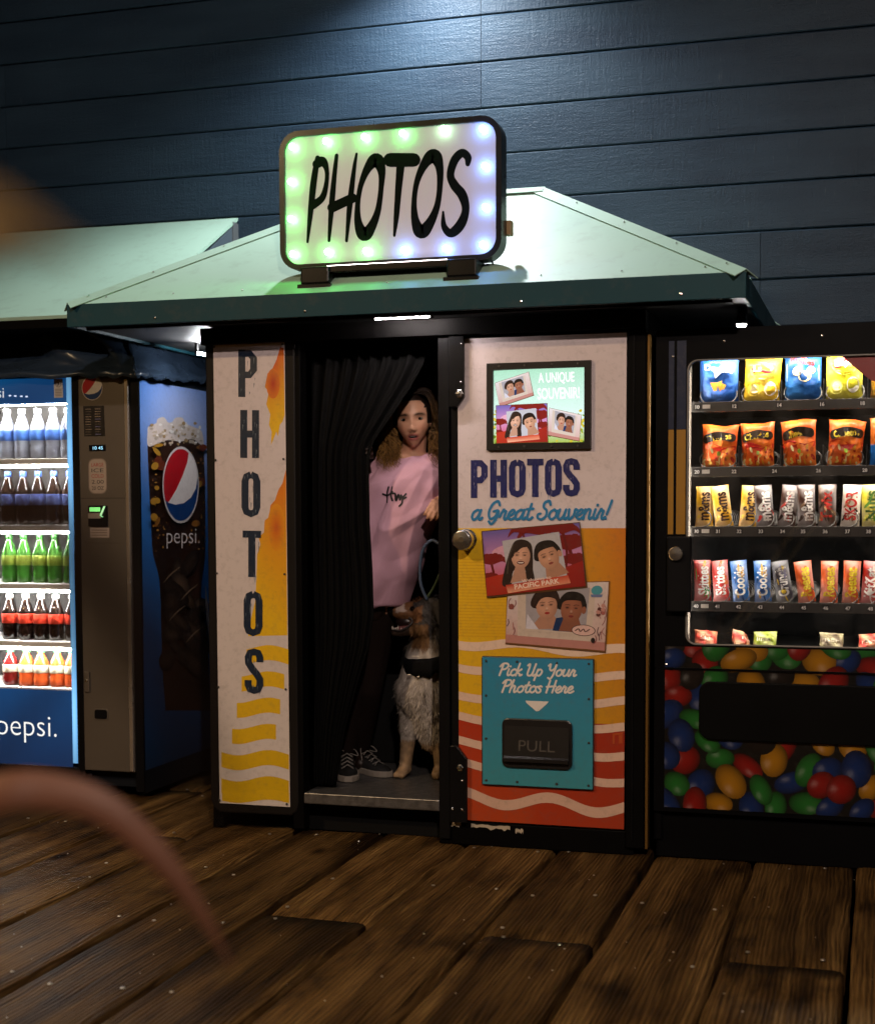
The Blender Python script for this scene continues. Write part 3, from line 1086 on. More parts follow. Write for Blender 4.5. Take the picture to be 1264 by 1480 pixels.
# scuffed paint under the door
pr = Print(front(5.2385))
for (x0, x1, z0) in ((-1.45, -1.30, 0.074), (-1.53, -1.49, 0.078), (-1.28, -1.25, 0.066)):
    top, bot = [], []
    n = 14
    for i in range(n + 1):
        x = x0 + (x1 - x0) * i / n
        top.append((x, z0 + 0.006 + random.uniform(-0.003, 0.003)))
        bot.append((x, z0 - 0.006 + random.uniform(-0.008, 0.004)))
    pr.poly(top + bot[::-1], H('#b8ab98'))
pr.build('paint_scuff', M_print, booth, out=(0, -1, 0))

# ---- roof: full hip, mint sheets with cap strips
EX0, EX1, EY0, EY1 = -2.972, -0.437, 5.0, 6.46
EZ0, EZ1 = 1.952, 2.038
RX0, RX1, RY, RZ = -2.14, -1.306, 5.80, 2.528


def sheet(pts, name, m, th=0.012):
    P = [Vector(p) for p in pts]
    n = (P[1] - P[0]).cross(P[2] - P[0]).normalized()
    if n.z < 0:
        n = -n
    mb = MB()
    k = len(P)
    mb.add(list(P) + [p - n * th for p in P], [tuple(range(k)), tuple(range(2 * k - 1, k - 1, -1))] + [(i, (i + 1) % k, (i + 1) % k + k, i + k) for i in range(k)])
    return mb.build(name, m, booth)


e = 0.010
A_, B_, C_, D_ = (EX0, EY0, EZ1), (EX1, EY0, EZ1), (EX1, EY1, EZ1), (EX0, EY1, EZ1)
R0, R1 = (RX0, RY, RZ), (RX1, RY, RZ)
sheet([A_, B_, R1, R0], 'roof_panel', M_mint)
sheet([B_, C_, R1], 'roof_panel', M_mint)
sheet([C_, D_, R0, R1], 'roof_panel', M_mint)
sheet([D_, A_, R0], 'roof_panel', M_mint)


def cap(p, q, w=0.05):
    """bent strip over a hip"""
    p, q = Vector(p), Vector(q)
    d = (q - p).normalized()
    side = d.cross(Vector((0, 0, 1))).normalized()
    up = Vector((0, 0, 1))
    drop = 0.026
    mb = MB()
    vs = []
    for t in (0.0, 0.5, 1.0):
        c = p.lerp(q, t) + up * 0.006
        vs += [c - side * w - up * drop, c, c + side * w - up * drop]
    fs = []
    for i in range(2):
        for j in range(2):
            k = i * 3 + j
            fs.append((k, k + 1, k + 4, k + 3))
    mb.add(vs, fs)
    o = mb.build('hip_cap', M_mint, booth)
    so = o.modifiers.new('s', 'SOLIDIFY'); so.thickness = 0.003; so.offset = 1
    return o


for a, b in ((A_, R0), (B_, R1), (C_, R1), (D_, R0)):
    cap(a, b)
cap((RX0 - 0.01, RY, RZ), (RX1 + 0.01, RY, RZ), 0.045)
# roofing screws along the eave and the hips
for k in range(9):
    t = (k + .5) / 9
    p = Vector(A_).lerp(Vector(B_), t) + Vector((0, .045, .029))
    MB().lathe([(0.0032, 0), (0.0032, 0.002), (0.002, 0.003), (0.0005, 0.003)], tuple(p), 8).build('screw', M_chrome, booth)
for a, b in ((A_, R0), (B_, R1)):
    for t in (.08, .3, .55, .8):
        p = Vector(a).lerp(Vector(b), t) + Vector((0, -.02, -.002))
        MB().lathe([(0.0032, 0), (0.0032, 0.002), (0.002, 0.003), (0.0005, 0.003)], tuple(p), 8).build('screw', M_chrome, booth)
# fascias and soffit
MB().box(EX0, EX1, EY0 - 0.006, EY0 + 0.014, EZ0, EZ1 - 0.001).build('fascia', M_teal, booth, bevel=0.002)
MB().box(EX1 - 0.014, EX1, EY0 + 0.0145, EY1, EZ0, EZ1 - 0.001).build('fascia', M_teal, booth, bevel=0.002)
MB().box(EX0, EX0 + 0.014, EY0 + 0.0145, EY1, EZ0, EZ1 - 0.001).build('fascia', M_teal, booth, bevel=0.002)
MB().box(EX0 + 0.015, EX1 - 0.015, EY0 + 0.015, EY1, EZ0 + 0.012, EZ0 + 0.024).build('soffit', M_soff, booth)
MB().box(EX0 + 0.05, EX1 - 0.05, EY0 + 0.05, EY0 + 0.075, EZ0 - 0.006, EZ0 + 0.011).build('soffit_batten', M_bk, booth)
MB().tube([(EX0 + 0.06, EY0 + 0.03, EZ0 + 0.004), (-2.0, EY0 + 0.04, EZ0 - 0.002), (EX1 - 0.05, EY0 + 0.03, EZ0 + 0.004)], 0.004, 6).build('cable', M_bk, booth)
for x in (-2.6, -2.0, -1.2, -0.65):
    MB().lathe([(0.005, 0), (0.005, -0.003), (0.001, -0.004)], (x, EY0 - 0.006, EZ0 + 0.02), 8, 'y').build('screw', M_chrome, booth)

# ---- vertical sign panel
PF = [(-2.512, 0.118), (-2.500, 0.088), (-2.475, 0.068), (-2.17, 0.072), (-2.147, 0.09), (-2.140, 0.12), (-2.140, 1.905), (-2.147, 1.925), (-2.165, 1.934),
      (-2.49, 1.934), (-2.506, 1.925), (-2.512, 1.905)]
vs_panel = MB().prism(PF, 'y', 5.231, 5.275).build('sign_panel', mat('dark panel frame', (0.010, 0.0085, 0.008), 0.45, spec=0.15), booth, bevel=0.006)
T = homog([(308, 497), (411, 492), (420, 1165), (318, 1162)], [(-2.476, 1.898), (-2.179, 1.898), (-2.174, 0.106), (-2.472, 0.106)])
pr = Print(front(5.2285))
WH, YE, OR_, RD, NV = H('#d2c6c9'), H('#e6b81e'), H('#dd8a1c'), H('#c23a1c'), H('#16263c')
q = [(308, 497), (411, 492), (420, 1165), (318, 1162)]
Tq = lambda p: T(bil(q)(p))
pr.grid(3, 12, lambda a, b: mix(WH, H('#d2c8be'), b * 0.6), Tq)


def zp(x, y):   # measured on an enlargement of the panel
    return T((290 + x / 2.0267, 460 + y / 2.0267))


# ragged splash of orange and red at the top right
spl = [(243, 85), (232, 84), (222, 120), (208, 150), (196, 160), (188, 200), (200, 215), (192, 250), (204, 280), (200, 310), (208, 330), (206, 370), (216, 345), (222, 330), (226, 345), (232, 310), (240, 300), (246, 280)]
pr.poly(spl, [mix(H('#cf5a1e'), YE, min(1, max(0, (p[1] - 150) / 130))) for p in spl], lambda p: zp(*p))
pr.disc(212, 190, 20, 44, lambda x, y: mix(H('#b23318'), H('#d9771c'), min(1, math.hypot(x, y))), lambda p: zp(*p))
spl2 = [(250, 440), (240, 480), (228, 500), (218, 530), (205, 545), (200, 580), (188, 590), (186, 625), (170, 640), (176, 660), (166, 690), (164, 760), (160, 830), (150, 870), (140, 930), (255, 925), (252, 700)]
pr.poly(spl2, [mix(H('#d9771c'), YE, min(1, max(0, (p[1] - 520) / 240))) for p in spl2], lambda p: zp(*p))
pr.disc(222, 610, 26, 70, lambda x, y: mix(H('#cc5c1c'), H('#e0951c'), min(1, math.hypot(x, y))), lambda p: zp(*p))


# wavy yellow bands
def wavy(pr, x0f, x1f, yc, th, amp, per, ph, col, T, n=18):
    top, bot = [], []
    for i in range(n + 1):
        t = i / n
        x = x0f + (x1f - x0f) * t
        w = amp * math.sin(2 * PI * (x - ph) / per)
        top.append((x, yc + w)); bot.append((x, yc + th + w))
    pr.poly(top + bot[::-1], col, T)


for k in range(6):
    yc = 960 + k * 77
    wl_ = 135 - k * 14 if k < 4 else 62
    wr_ = 258 - (k * 12 if k < 4 else 0) if k < 4 else 260
    wavy(pr, wl_, wr_, yc + 4, 44, 9, 190, 60, mix(YE, H('#c9a412'), k / 6), lambda p: zp(*p))
wavy(pr, 64, 261, 1385, 30, 6, 190, 60, H('#d4ac14'), lambda p: zp(*p))
# letters P H O T O S
for c, x, y, w, h in (('P', 111, 92, 54, 138), ('H', 117, 268, 54, 140), ('O', 121, 446, 54, 136), ('T', 124, 620, 54, 136), ('O', 128, 796, 54, 134), ('S', 131, 965, 54, 134)):
    block(pr, c, x, y, w, h, NV, lambda p: zp(*p), 0.19)
    for _ in range(9):      # worn flecks in the ink
        fx, fy = x + random.uniform(3, w - 6), y + random.uniform(6, h - 6)
        pr.poly([(fx, fy), (fx + random.uniform(1, 3), fy + random.uniform(2, 5)), (fx + random.uniform(-1, 1), fy + random.uniform(10, 26))], H('#6b7480'), lambda p: zp(*p))
pr.build('panel_print', M_print, vs_panel, out=(0, -1, 0))
scr = None
for x in (-2.470, -2.186):
    for z in (1.885, 1.45, 1.01, 0.565, 0.118):
        if scr is None:
            scr = MB().lathe([(0.0045, 0), (0.0045, -0.002), (0.003, -0.0035), (0.0005, -0.0035)], (0, 0, 0), 10, 'y').mesh('screw')
            scr.materials.append(mat('dull screw', (0.10, 0.095, 0.09), 0.4, metal=0.7))
        link_mesh('screw', scr, None, vs_panel, loc=Vector((x, 5.2245, z)) - OFF[booth.name])

# ---- door
DQ = [(661, 489.3), (905, 482), (900, 1197), (664, 1186.5)]
TD = homog(DQ, [(-1.496, 1.880), (-0.872, 1.880), (-0.874, 0.096), (-1.494, 0.096)])
door = MB().box(-1.4965, -0.8715, 5.2325, 5.266, 0.092, 1.884).build('door', M_bk, booth, bevel=0.002)
pr = Print(front(5.2310))
DT = lambda p: TD(p)
Tdq = lambda p: TD(bil(DQ)(p))
DW = H('#dccfd2')
V1 = (765 - 486) / 706


def doorcol(a, b):
    """yellow at the left to orange at the right, red at the foot"""
    c = mix(H('#f0bd2a'), H('#dd8420'), a ** 0.8)
    t = (V1 + b * (1 - V1) - 0.62) / 0.38
    c2 = mix(H('#d8501f'), H('#c8401e'), a)
    return mix(c, mix(H('#e8b424'), H('#d99a20'), a), 0.3) if t < 0.24 else mix(c, c2, 0) if t < 0.28 else c2


pr.grid(3, 6, lambda a, b: DW, Tdq, 0, 1, 0, V1)
VM = (1044 - 486) / 706
pr.grid(10, 10, lambda a, b: mix(mix(H('#ecbe20'), H('#cc741a'), a ** 1.3), mix(H('#dcae1a'), H('#c4861a'), a ** 1.3), b), Tdq, 0, 1, V1, VM)
pr.grid(8, 8, lambda a, b: mix(mix(H('#b03418'), H('#9c2c16'), a), H('#b85020'), b * 0.5 if a < 0.5 else b * 0.2), Tdq, 0, 1, VM, 1)
for k in range(26):     # fine screen lines
    yy = (810 + k * 4.5 - 486) / 706
    pr.poly([(0.0, yy), (0.42, yy), (0.42, yy + 0.0016), (0.0, yy + 0.0016)], H('#d9a41a'), Tdq)
WV = H('#e6c9b4')
for k, (yl, yr, th) in enumerate(((927, 934, 13), (962, 972, 12), (1004, 1007, 12), (1035, 1043, 12), (1072, 1083, 12), (1104, 1119, 12), (1150, 1156, 15))):
    n = 30
    top, bot = [], []
    for i in range(n + 1):
        t = i / n
        x = 661 + 243 * t
        base = yl + (yr - yl) * t
        amp = 4.5 if k < 6 else 8
        w = amp * math.sin(2 * PI * (x - 640 - k * 9) / (150 if k < 6 else 135))
        top.append(((x - 661) / 243 if t < 1 else 1.0, (base + w - 486) / 706)); bot.append(((x - 661) / 243 if t < 1 else 1.0, (base + w + th - 486) / 706))
    pr.poly(top + bot[::-1], mix(WV, H('#c99d88'), k / 9), Tdq)
# small red pier sign drawing at right
for pts in ([(884, 1062), (884, 1075), (887, 1075), (887, 1062)], [(884, 1060), (899, 1058), (899, 1061), (884, 1063)], [(893, 1062), (898, 1062), (898, 1074), (893, 1074)]):
    pr.poly(pts, H('#b04a20'), DT)
# PHOTOS
PX = [681, 709, 736, 762, 788, 814]
for c, x in zip('PHOTOS', PX):
    yy = 666 - (x - 681) * 0.018
    block(pr, c, x, yy, 23.5, 55, H('#1f2464'), DT, 0.20)
    for _ in range(8):
        fx, fy = x + random.uniform(2, 21), yy + random.uniform(3, 52)
        pr.poly([(fx, fy), (fx + random.uniform(.5, 1.3), fy + 1), (fx + random.uniform(-.4, .6), fy + random.uniform(4, 10))], H('#8a86a0'), DT)
script(pr, 'a Great Souvenir!', 681, 880, 752.5, H('#2a7fb4'), DT, 0.25, 0.22, -0.006, 0.95)


def face(pr, T, cx, cy, r, skin, hair, style, tilt=0.0, lip=H('#9a4a40')):
    """small printed portrait: head, hair, eyes, mouth in card units"""
    ct, st = math.cos(tilt), math.sin(tilt)

    def F(p):
        return T((cx + (p[0] * ct - p[1] * st) * r * 0.74, cy + (p[0] * st + p[1] * ct) * r * 1.06))
    hl = mix(hair, (0.5, 0.4, 0.3), 0.12)
    if style == 'long':
        pr.poly(catmull([(-.95, -.5), (-.55, -1.35), (.2, -1.5), (.85, -1.1), (1.05, 0), (1.1, 1.2), (1.25, 2.2), (.5, 2.3), (.4, 1.2), (-.6, 1.4), (-.7, 2.7), (-1.5, 2.7), (-1.35, 1.2)], 4, True), hair, F)
        pr.poly([(-.4, .9), (.35, .9), (.6, 2.2), (-.8, 2.5)], mix(skin, (0.1, 0.03, 0.02), 0.35), F)
    elif style == 'up':
        pr.poly(catmull([(-1.1, .1), (-1.0, -1.0), (-.2, -1.5), (.7, -1.35), (1.05, -.4), (.95, .3)], 4, True), hair, F)
        pr.poly([(-.5, .8), (.5, .8), (1.3, 2.0), (-1.4, 2.0)], mix(skin, (0.1, 0.03, 0.02), 0.3), F)
    else:
        pr.poly([(-.5, .7), (.6, .7), (1.1, 1.9), (-.8, 1.9)], mix(skin, (0.1, 0.03, 0.02), 0.35), F)
        pr.poly(catmull([(-.98, .1), (-1.0, -.7), (-.5, -1.35), (.3, -1.4), (.9, -1.0), (1.0, .1)], 4, True), hair, F)
        pr.ell(.95, .05, .18, .3, mix(skin, (0.1, 0.02, 0.01), 0.2), F)
    pr.disc(0, 0.05, .82, 1.12, lambda x, y: mix(skin, mix(skin, (0.12, 0.04, 0.02), 0.45), max(0, min(1, (math.hypot(x + .25, y + .2) - .45) * 1.1))), F, n=20, rings=5)
    if style == 'long':
        pr.poly(catmull([(-.88, .3), (-.85, -.7), (-.2, -1.25), (.7, -1.05), (.5, -.85), (0, -.7), (-.5, -.15)], 4, True), hair, F)
        pr.stroke([(-.7, -1.0), (-1.05, .2), (-1.1, 1.6)], 0.10, hl, F)
    elif style == 'up':
        pr.poly(catmull([(-.9, .1), (-.8, -.75), (-.2, -1.2), (.6, -1.1), (.9, -.3), (.6, -.6), (0, -.75), (-.5, -.55)], 4, True), hair, F)
    else:
        pr.poly(catmull([(-.9, -.2), (-.85, -.8), (-.2, -1.2), (.6, -1.1), (.92, -.4), (.7, -.65), (0, -.72), (-.6, -.6)], 4, True), hair, F)
    for sx in (-.34, .34):
        pr.disc(sx, -.10, .26, .20, lambda x, y: mix(mix(skin, (0.1, 0.03, 0.02), 0.55), mix(skin, (0.1, 0.03, 0.02), 0.12), min(1, math.hypot(x, y))), F, n=12, rings=3)
        pr.ell(sx, -.07, .12, .045, H('#2a1a14'), F, n=10)
        pr.stroke([(sx - .2, -.29), (sx, -.34), (sx + .2, -.30)], 0.06, mix(hair, skin, .25), F)
    pr.disc(0, .22, .13, .20, lambda x, y: mix(mix(skin, (1, .9, .8), .25), skin, min(1, math.hypot(x, y))), F, n=10, rings=3)
    pr.ell(.0, .36, .15, .04, mix(skin, (0.12, 0.03, 0.02), 0.5), F, n=8)
    if style == 'long':
        pr.ell(.02, .62, .34, .17, H('#5c1c18'), F, n=14)
        pr.poly([(-.26, .57), (.3, .57), (.2, .68), (-.16, .68)], H('#e8ddd4'), F)
    else:
        pr.ell(.02, .62, .2, .11, lip, F, n=12)
        pr.stroke([(-.16, .62), (.2, .62)], 0.03, H('#4a1c18'), F)


def postcard_park(pr, Q, txt=True):
    """sunset card with palms and a couple"""
    C0 = bil(Q)
    C = lambda p: C0((min(max(p[0], 0), 1), min(max(p[1], 0), 1)))
    pr.poly([(-.012, -.012), (1.012, -.012), (1.02, 1.03), (-.005, 1.03)], H('#5a3a1c'), C0)
    pr.grid(8, 10, lambda a, b: mix(mix(H('#6a5da8'), H('#c98ab8'), min(1, b * 2.2)), H('#c8321c'), max(0, min(1, (b - .45) * 2.2))), C)
    pr.ell(.3, .35, .22, .12, H('#d9a0b8'), C)

    def palm(x, y, s):
        pr.stroke([(x, y), (x + .02 * s, y + .3 * s), (x - .02 * s, y + .7 * s)], .025 * s, H('#6a1410'), C)
        for k in range(9):
            q = PI + k * PI / 8
            L = .2 * s
            pr.stroke([(x, y), (x + L * .6 * math.cos(q), y + L * .6 * math.sin(q) - .03 * s), (x + L * math.cos(q), y + L * .7 * math.sin(q) + .08 * s)], [.05 * s, .04 * s, .008 * s], H('#7a1712'), C)
    palm(.07, .5, 1.0); palm(.88, .38, 1.4); palm(.92, .62, 1.0); palm(.02, .78, .9); palm(.60, .10, 1.3); palm(.83, .12, 1.0); palm(.42, .06, .8)
    pr.poly([(0, .72), (.3, .66), (.7, .72), (1, .6), (1, 1), (0, 1)], [H('#b02a1a'), H('#b8341c'), H('#a82818'), H('#981f16'), H('#8c1c14'), H('#a82a18')], C)
    pr.poly([(.20, .17), (.79, .11), (.83, .82), (.24, .88)], H('#b9b6bd'), C)
    face(pr, C, .38, .43, .160, H('#d9a68c'), H('#2a1a14'), 'long', 0.12)
    face(pr, C, .66, .48, .170, H('#cf9a7c'), H('#1c120e'), 'short', -0.25)
    pr.poly([(.2, .86), (.84, .80), (.86, .93), (.22, .99)], [H('#b8341c'), H('#c8442a'), H('#e09070'), H('#e8a888')], C)
    if txt:
        pr.text('Welcome to', .52, .835, .045, H('#f0d0c0'), C, fitw=.30, rot=-.06, bold=.02)
        pr.text('PACIFIC PARK', .52, .925, .075, H('#f0d8c8'), C, fitw=.46, rot=-.06, bold=.03)


def postcard_white(pr, Q, detail=True):
    C = bil(Q)
    pr.poly([(-.01, -.012), (1.012, -.012), (1.015, 1.03), (0, 1.03)], H('#6a4420'), C)
    pr.poly([(0, 0), (1, 0), (1, 1), (0, 1)], [H('#d9d0d2'), H('#d8c8c4'), H('#c9a59c'), H('#c49a90')], C)
    pr.poly([(0, .86), (1, .88), (1, 1), (0, 1)], H('#b98078'), C)
    pr.poly([(.1, .05), (.88, .09), (.86, .88), (.12, .87)], H('#cbb9ac'), C)
    pr.poly([(.18, .05), (.82, .08), (.80, .76), (.20, .74)], H('#a19ba2'), C)
    face(pr, C, .40, .36, .175, H('#c8957c'), H('#2c1a14'), 'up', -0.08, H('#a8302c'))
    pr.poly([(.21, .50), (.33, .74), (.2, .76)], H('#cfcbd8'), C)
    pr.poly([(.5, .55), (.6, .52), (.72, .77), (.47, .76)], H('#16305c'), C)
    face(pr, C, .65, .40, .175, H('#9a6048'), H('#140d0a'), 'short', 0.05, H('#8a3430'))
    pr.poly([(.18, .74), (.82, .76), (.82, .79), (.18, .78)], H('#cbb9ac'), C)
    if detail:
        pr.ell(.78, .72, .12, .085, H('#3a2420'), C)
        pr.ell(.78, .72, .112, .077, H('#d9b4ac'), C)
        pr.stroke([(.70, .73), (.73, .70), (.75, .74), (.78, .70), (.80, .74), (.84, .70)], .012, H('#4a2c28'), C)
        pr.ell(.89, .12, .055, .07, H('#4a96a4'), C)
        pr.poly([(.83, .18), (.95, .18), (.94, .22), (.84, .22)], H('#6a78a0'), C)
        for k in range(16):     # lamp and garland drawings on both borders
            x = random.choice((random.uniform(.015, .09), random.uniform(.9, .985)))
            y = random.uniform(.2, .85)
            pr.stroke([(x, y), (x + random.uniform(-.02, .02), y + .06), (x + random.uniform(-.02, .02), y + .12)], .008, random.choice((H('#8a4a48'), H('#5a3a3c'), H('#a8706a'))), C)
        for k in range(9):
            pr.ell(.945 + random.uniform(-.03, .03), .42 + random.uniform(-.08, .1), .022, .03, random.choice((H('#a8605a'), H('#5a302c'), H('#c08a80'))), C, n=8)
        pr.ell(.045, .38, .03, .05, H('#8a4a44'), C, n=8)
        pr.ell(.88, .86, .022, .04, H('#201818'), C, n=8)


C2 = lambda Q: [TD(p) for p in Q]
postcard_white(pr, C2([(735, 846), (879, 842), (873, 941), (731, 930)]))
postcard_park(pr, C2([(698, 770), (837, 757), (846, 848), (705, 863)]))
pr.build('door_print', M_print, door, out=(0, -1, 0))

# knob lock on the door edge
kn = MB().lathe([(0.040, 5.230), (0.040, 5.222), (0.034, 5.218), (0.034, 5.196), (0.038, 5.190), (0.038, 5.160), (0.033, 5.154), (0.010, 5.152)], (-1.462, 0, 1.144), 24, 'y').build('door_lock', M_chrome, door, smooth=False, bevel=0.001)

# screen
M_scrf = mat('black screen frame', (0.010, 0.009, 0.009), 0.35)
SQ = [(705, 526), (855, 521), (855, 650), (705, 653)]
x0, z1 = TD(SQ[0]); x1, _ = TD(SQ[1]); _, z0 = TD(SQ[2])
scf = MB()
b_ = 0.024
scf.box(x0, x1, 5.212, 5.2305, z1 - b_, z1).box(x0, x1, 5.212, 5.2305, z0, z0 + b_).box(x0, x0 + b_, 5.212, 5.2305, z0 + b_, z1 - b_).box(x1 - b_, x1, 5.212, 5.2305, z0 + b_, z1 - b_)
sf = scf.build('screen_frame', M_scrf, door)
for t in (0.12, 0.37, 0.63, 0.88):
    for z in (z0 + 0.011, z1 - 0.011):
        link_mesh('screw', scr, None, sf, loc=Vector((x0 + (x1 - x0) * t, 5.212, z)) - OFF[booth.name])
pr = Print(front(5.226))


def zs(p):
    return TD((700 + p[0] / 7.9, 515 + p[1] / 7.9))


SCQ = [(112, 168), (1155, 122), (1155, 1005), (112, 1020)]
SC = lambda p: zs(bil(SCQ)(p))
pr.grid(8, 10, lambda a, b: mix(mix(H('#a9dcc0'), H('#d6f2ea'), min(1, b * 1.7)), H('#9fb43a'), max(0, min(1, (b - .72) * 4))), SC)
pr.text('A UNIQUE', 825, 300, 110, H('#ffffff'), zs, fitw=410, bold=.02, rot=-.03)
pr.text('SOUVENIR!', 850, 490, 125, H('#ffffff'), zs, fitw=480, bold=.02, rot=-.03)
for _ in range(60):
    gx = random.choice((random.uniform(115, 170), random.uniform(1080, 1150), random.uniform(120, 1150)))
    gy = random.uniform(900, 1015) if 170 < gx < 1080 else random.uniform(620, 1010)
    pr.ell(gx, gy, random.uniform(10, 24), random.uniform(8, 18), random.choice((H('#86a02a'), H('#c9b82e'), H('#5f7a22'), H('#e0c84a'))), zs, rot=random.uniform(0, 3), n=7)
cw = lambda Q: [zs(p) for p in Q]
postcard_white(pr, cw([(128, 310), (510, 185), (565, 450), (180, 580)]), False)
postcard_white(pr, cw([(748, 600), (1110, 680), (1085, 975), (725, 905)]), False)
postcard_park(pr, cw([(145, 570), (720, 548), (725, 985), (150, 1000)]), False)
pr.build('screen_print', vmat('lit screen', 0.2, estr=1.25), door, out=(0, -1, 0))
MB().box(x0 + b_, x1 - b_, 5.2225, 5.2235, z0 + b_, z1 - b_).build('screen_glass', glassmat('clear screen glass', smudge=0.05), door)

# pick-up plate
PQ = [(698, 950), (857, 953), (857, 1140), (698, 1132)]
px0, pz1, px1, pz0 = -1.399, 0.711, -0.987, 0.239
pk = MB().box(px0 - 0.004, px1 + 0.004, 5.2165, 5.2302, pz0 - 0.004, pz1 + 0.004).build('pickup_plate', mat('dark plate edge', (0.02, 0.03, 0.035), 0.4), door, bevel=0.004)
TP = homog(PQ, [(px0, pz1), (px1, pz1), (px1, pz0), (px0, pz0)])
pr = Print(front(5.2155))
pr.grid(4, 6, lambda a, b: mix(H('#2f86ad'), H('#3d8e9c'), b), lambda p: TP(bil(PQ)(p)))
script(pr, 'Pick Up Your', 720, 832, 976, H('#e4dcd6'), TP, 0.24, 0.22, 0.004, 0.80)
script(pr, 'Photos Here', 724, 828, 1000, H('#e4dcd6'), TP, 0.24, 0.22, 0.004, 0.80)
pr.poly([(760, 1012), (793.5, 1013), (791, 1016), (779, 1027), (775, 1027), (761, 1015)], H('#e4dcd6'), TP)
pr.build('plate_print', M_print, pk, out=(0, -1, 0))
for t in (0.035, 0.32, 0.68, 0.965):
    for z in (pz0 + 0.014, pz1 - 0.014):
        link_mesh('screw', scr, M_chrome, pk, loc=Vector((px0 + (px1 - px0) * t, 5.2145, z)) - OFF[booth.name])
for z in (pz0 + 0.17, pz0 + 0.33):
    for x in (px0 + 0.014, px1 - 0.014):
        link_mesh('screw', scr, None, pk, loc=Vector((x, 5.2145, z)) - OFF[booth.name])


def rrect(x0, x1, z0, z1, r, n=5):
    out = []
    for cx, cz, a in ((x1 - r, z1 - r, 0), (x0 + r, z1 - r, 90), (x0 + r, z0 + r, 180), (x1 - r, z0 + r, 270)):
        for k in range(n + 1):
            q = R(a + 90 * k / n)
            out.append((cx + r * math.cos(q), cz + r * math.sin(q)))
    return out


M_flap = mat('black flap plastic', (0.014, 0.013, 0.013), 0.28)
bez = MB().prism(rrect(-1.323, -1.060, 0.306, 0.489, 0.024), 'y', 5.205, 5.2148).build('slot_bezel', M_flap, pk, bevel=0.004)
fl = MB()
fl.add([(-1.312, 5.2045, 0.462), (-1.071, 5.2045, 0.462), (-1.071, 5.192, 0.352), (-1.312, 5.192, 0.352), (-1.071, 5.182, 0.345), (-1.312, 5.182, 0.345), (-1.071, 5.184, 0.332), (-1.312, 5.184, 0.332), (-1.071, 5.2045, 0.325), (-1.312, 5.2045, 0.325)],
       [(0, 1, 2, 3), (3, 2, 4, 5), (5, 4, 6, 7), (7, 6, 8, 9), (0, 3, 5, 7, 9), (1, 8, 6, 4, 2)])
flap = fl.build('slot_flap', M_flap, pk)
sl = (5.192 - 5.2045) / (0.352 - 0.462)
pr = Print(lambda u, v, e_: (u, 5.2045 + sl * (v - 0.462) - 0.0006 - e_, v))
pr.text('PULL', -1.190, 0.372, 0.040, H('#4a4642'), ydown=False, fitw=0.135)
pr.build('flap_lettering', M_print, flap, out=(0, -1, 0))

# ------------------------------------------------------------------ curtain
M_cur = mat('black curtain cloth', (0.0019, 0.0018, 0.0018), 0.9, spec=0.12, bump=0.15, bscale=300)
mb = MB()
nu, nv = 90, 60
edge = [(1.892, -1.640), (1.80, -1.668), (1.72, -1.715), (1.62, -1.785), (1.52, -1.858), (1.47, -1.878), (1.40, -1.882), (1.2, -1.884), (1.0, -1.872), (0.85, -1.868), (0.72, -1.89), (0.6, -1.93), (0.4, -1.99), (0.17, -2.03)]
ez = np.array([e_[0] for e_ in edge])[::-1]; ex = np.array([e_[1] for e_ in edge])[::-1]
vs, fs = [], []
for j in range(nv + 1):
    z = 0.178 + (1.890 - 0.178) * j / nv
    xr = float(np.interp(z, ez, ex))
    for i in range(nu + 1):
        u = i / nu
        x = -2.119 + (xr + 2.119) * u
        amp = 0.016 * (0.6 + 0.5 * noise.noise((u * 3, z * 0.8, 1)))
        ph = 2 * PI * (6.5 * u + 0.9 * noise.noise((u * 2.2, z * 0.5, 7)))
        pull = math.exp(-((z - 1.50) / 0.22) ** 2) * u ** 3
        y = 5.345 + amp * math.sin(ph) + 0.008 * math.sin(2.3 * ph + z) - 0.020 * pull
        vs.append((x, y, z))
for j in range(nv):
    for i in range(nu):
        k = j * (nu + 1) + i
        fs.append((k, k + 1, k + nu + 2, k + nu + 1))
mb.add(vs, fs)
cur = mb.build('curtain', M_cur, None, smooth=True, fix=False)
tag(cur, 'black cloth curtain pulled aside in the booth doorway', 'curtain')
so = cur.modifiers.new('s', 'SOLIDIFY'); so.thickness = 0.003

# ------------------------------------------------------------------ marquee sign on the roof
YS = 5.085
sign = thing('marquee_sign', 'rounded light bulb sign reading PHOTOS standing on the booth roof', 'sign', (-1.72, YS + 0.04, 2.06))
sx0, sx1, sz0, sz1 = -2.134, -1.293, 2.137, 2.640
M_sfr = mat('black sign frame', (0.006, 0.006, 0.006), 0.28, spec=0.25)
outer = rrect(sx0, sx1, sz0, sz1, 0.075, 8)
inner = rrect(sx0 + 0.020, sx1 - 0.020, sz0 + 0.020, sz1 - 0.020, 0.058, 8)
mb = MB(); n = len(outer)
vs = [(p[0], YS, p[1]) for p in outer] + [(p[0], YS, p[1]) for p in inner] + [(p[0], YS + 0.075, p[1]) for p in outer] + [(p[0], YS + 0.02, p[1]) for p in inner]
fs = []
for i in range(n):
    j = (i + 1) % n
    fs += [(i, j, n + j, n + i), (i, 2 * n + i, 2 * n + j, j), (n + i, n + j, 3 * n + j, 3 * n + i)]
fs.append(tuple(range(2 * n, 3 * n)))
mb.add(vs, fs)
mb.build('frame', M_sfr, sign)


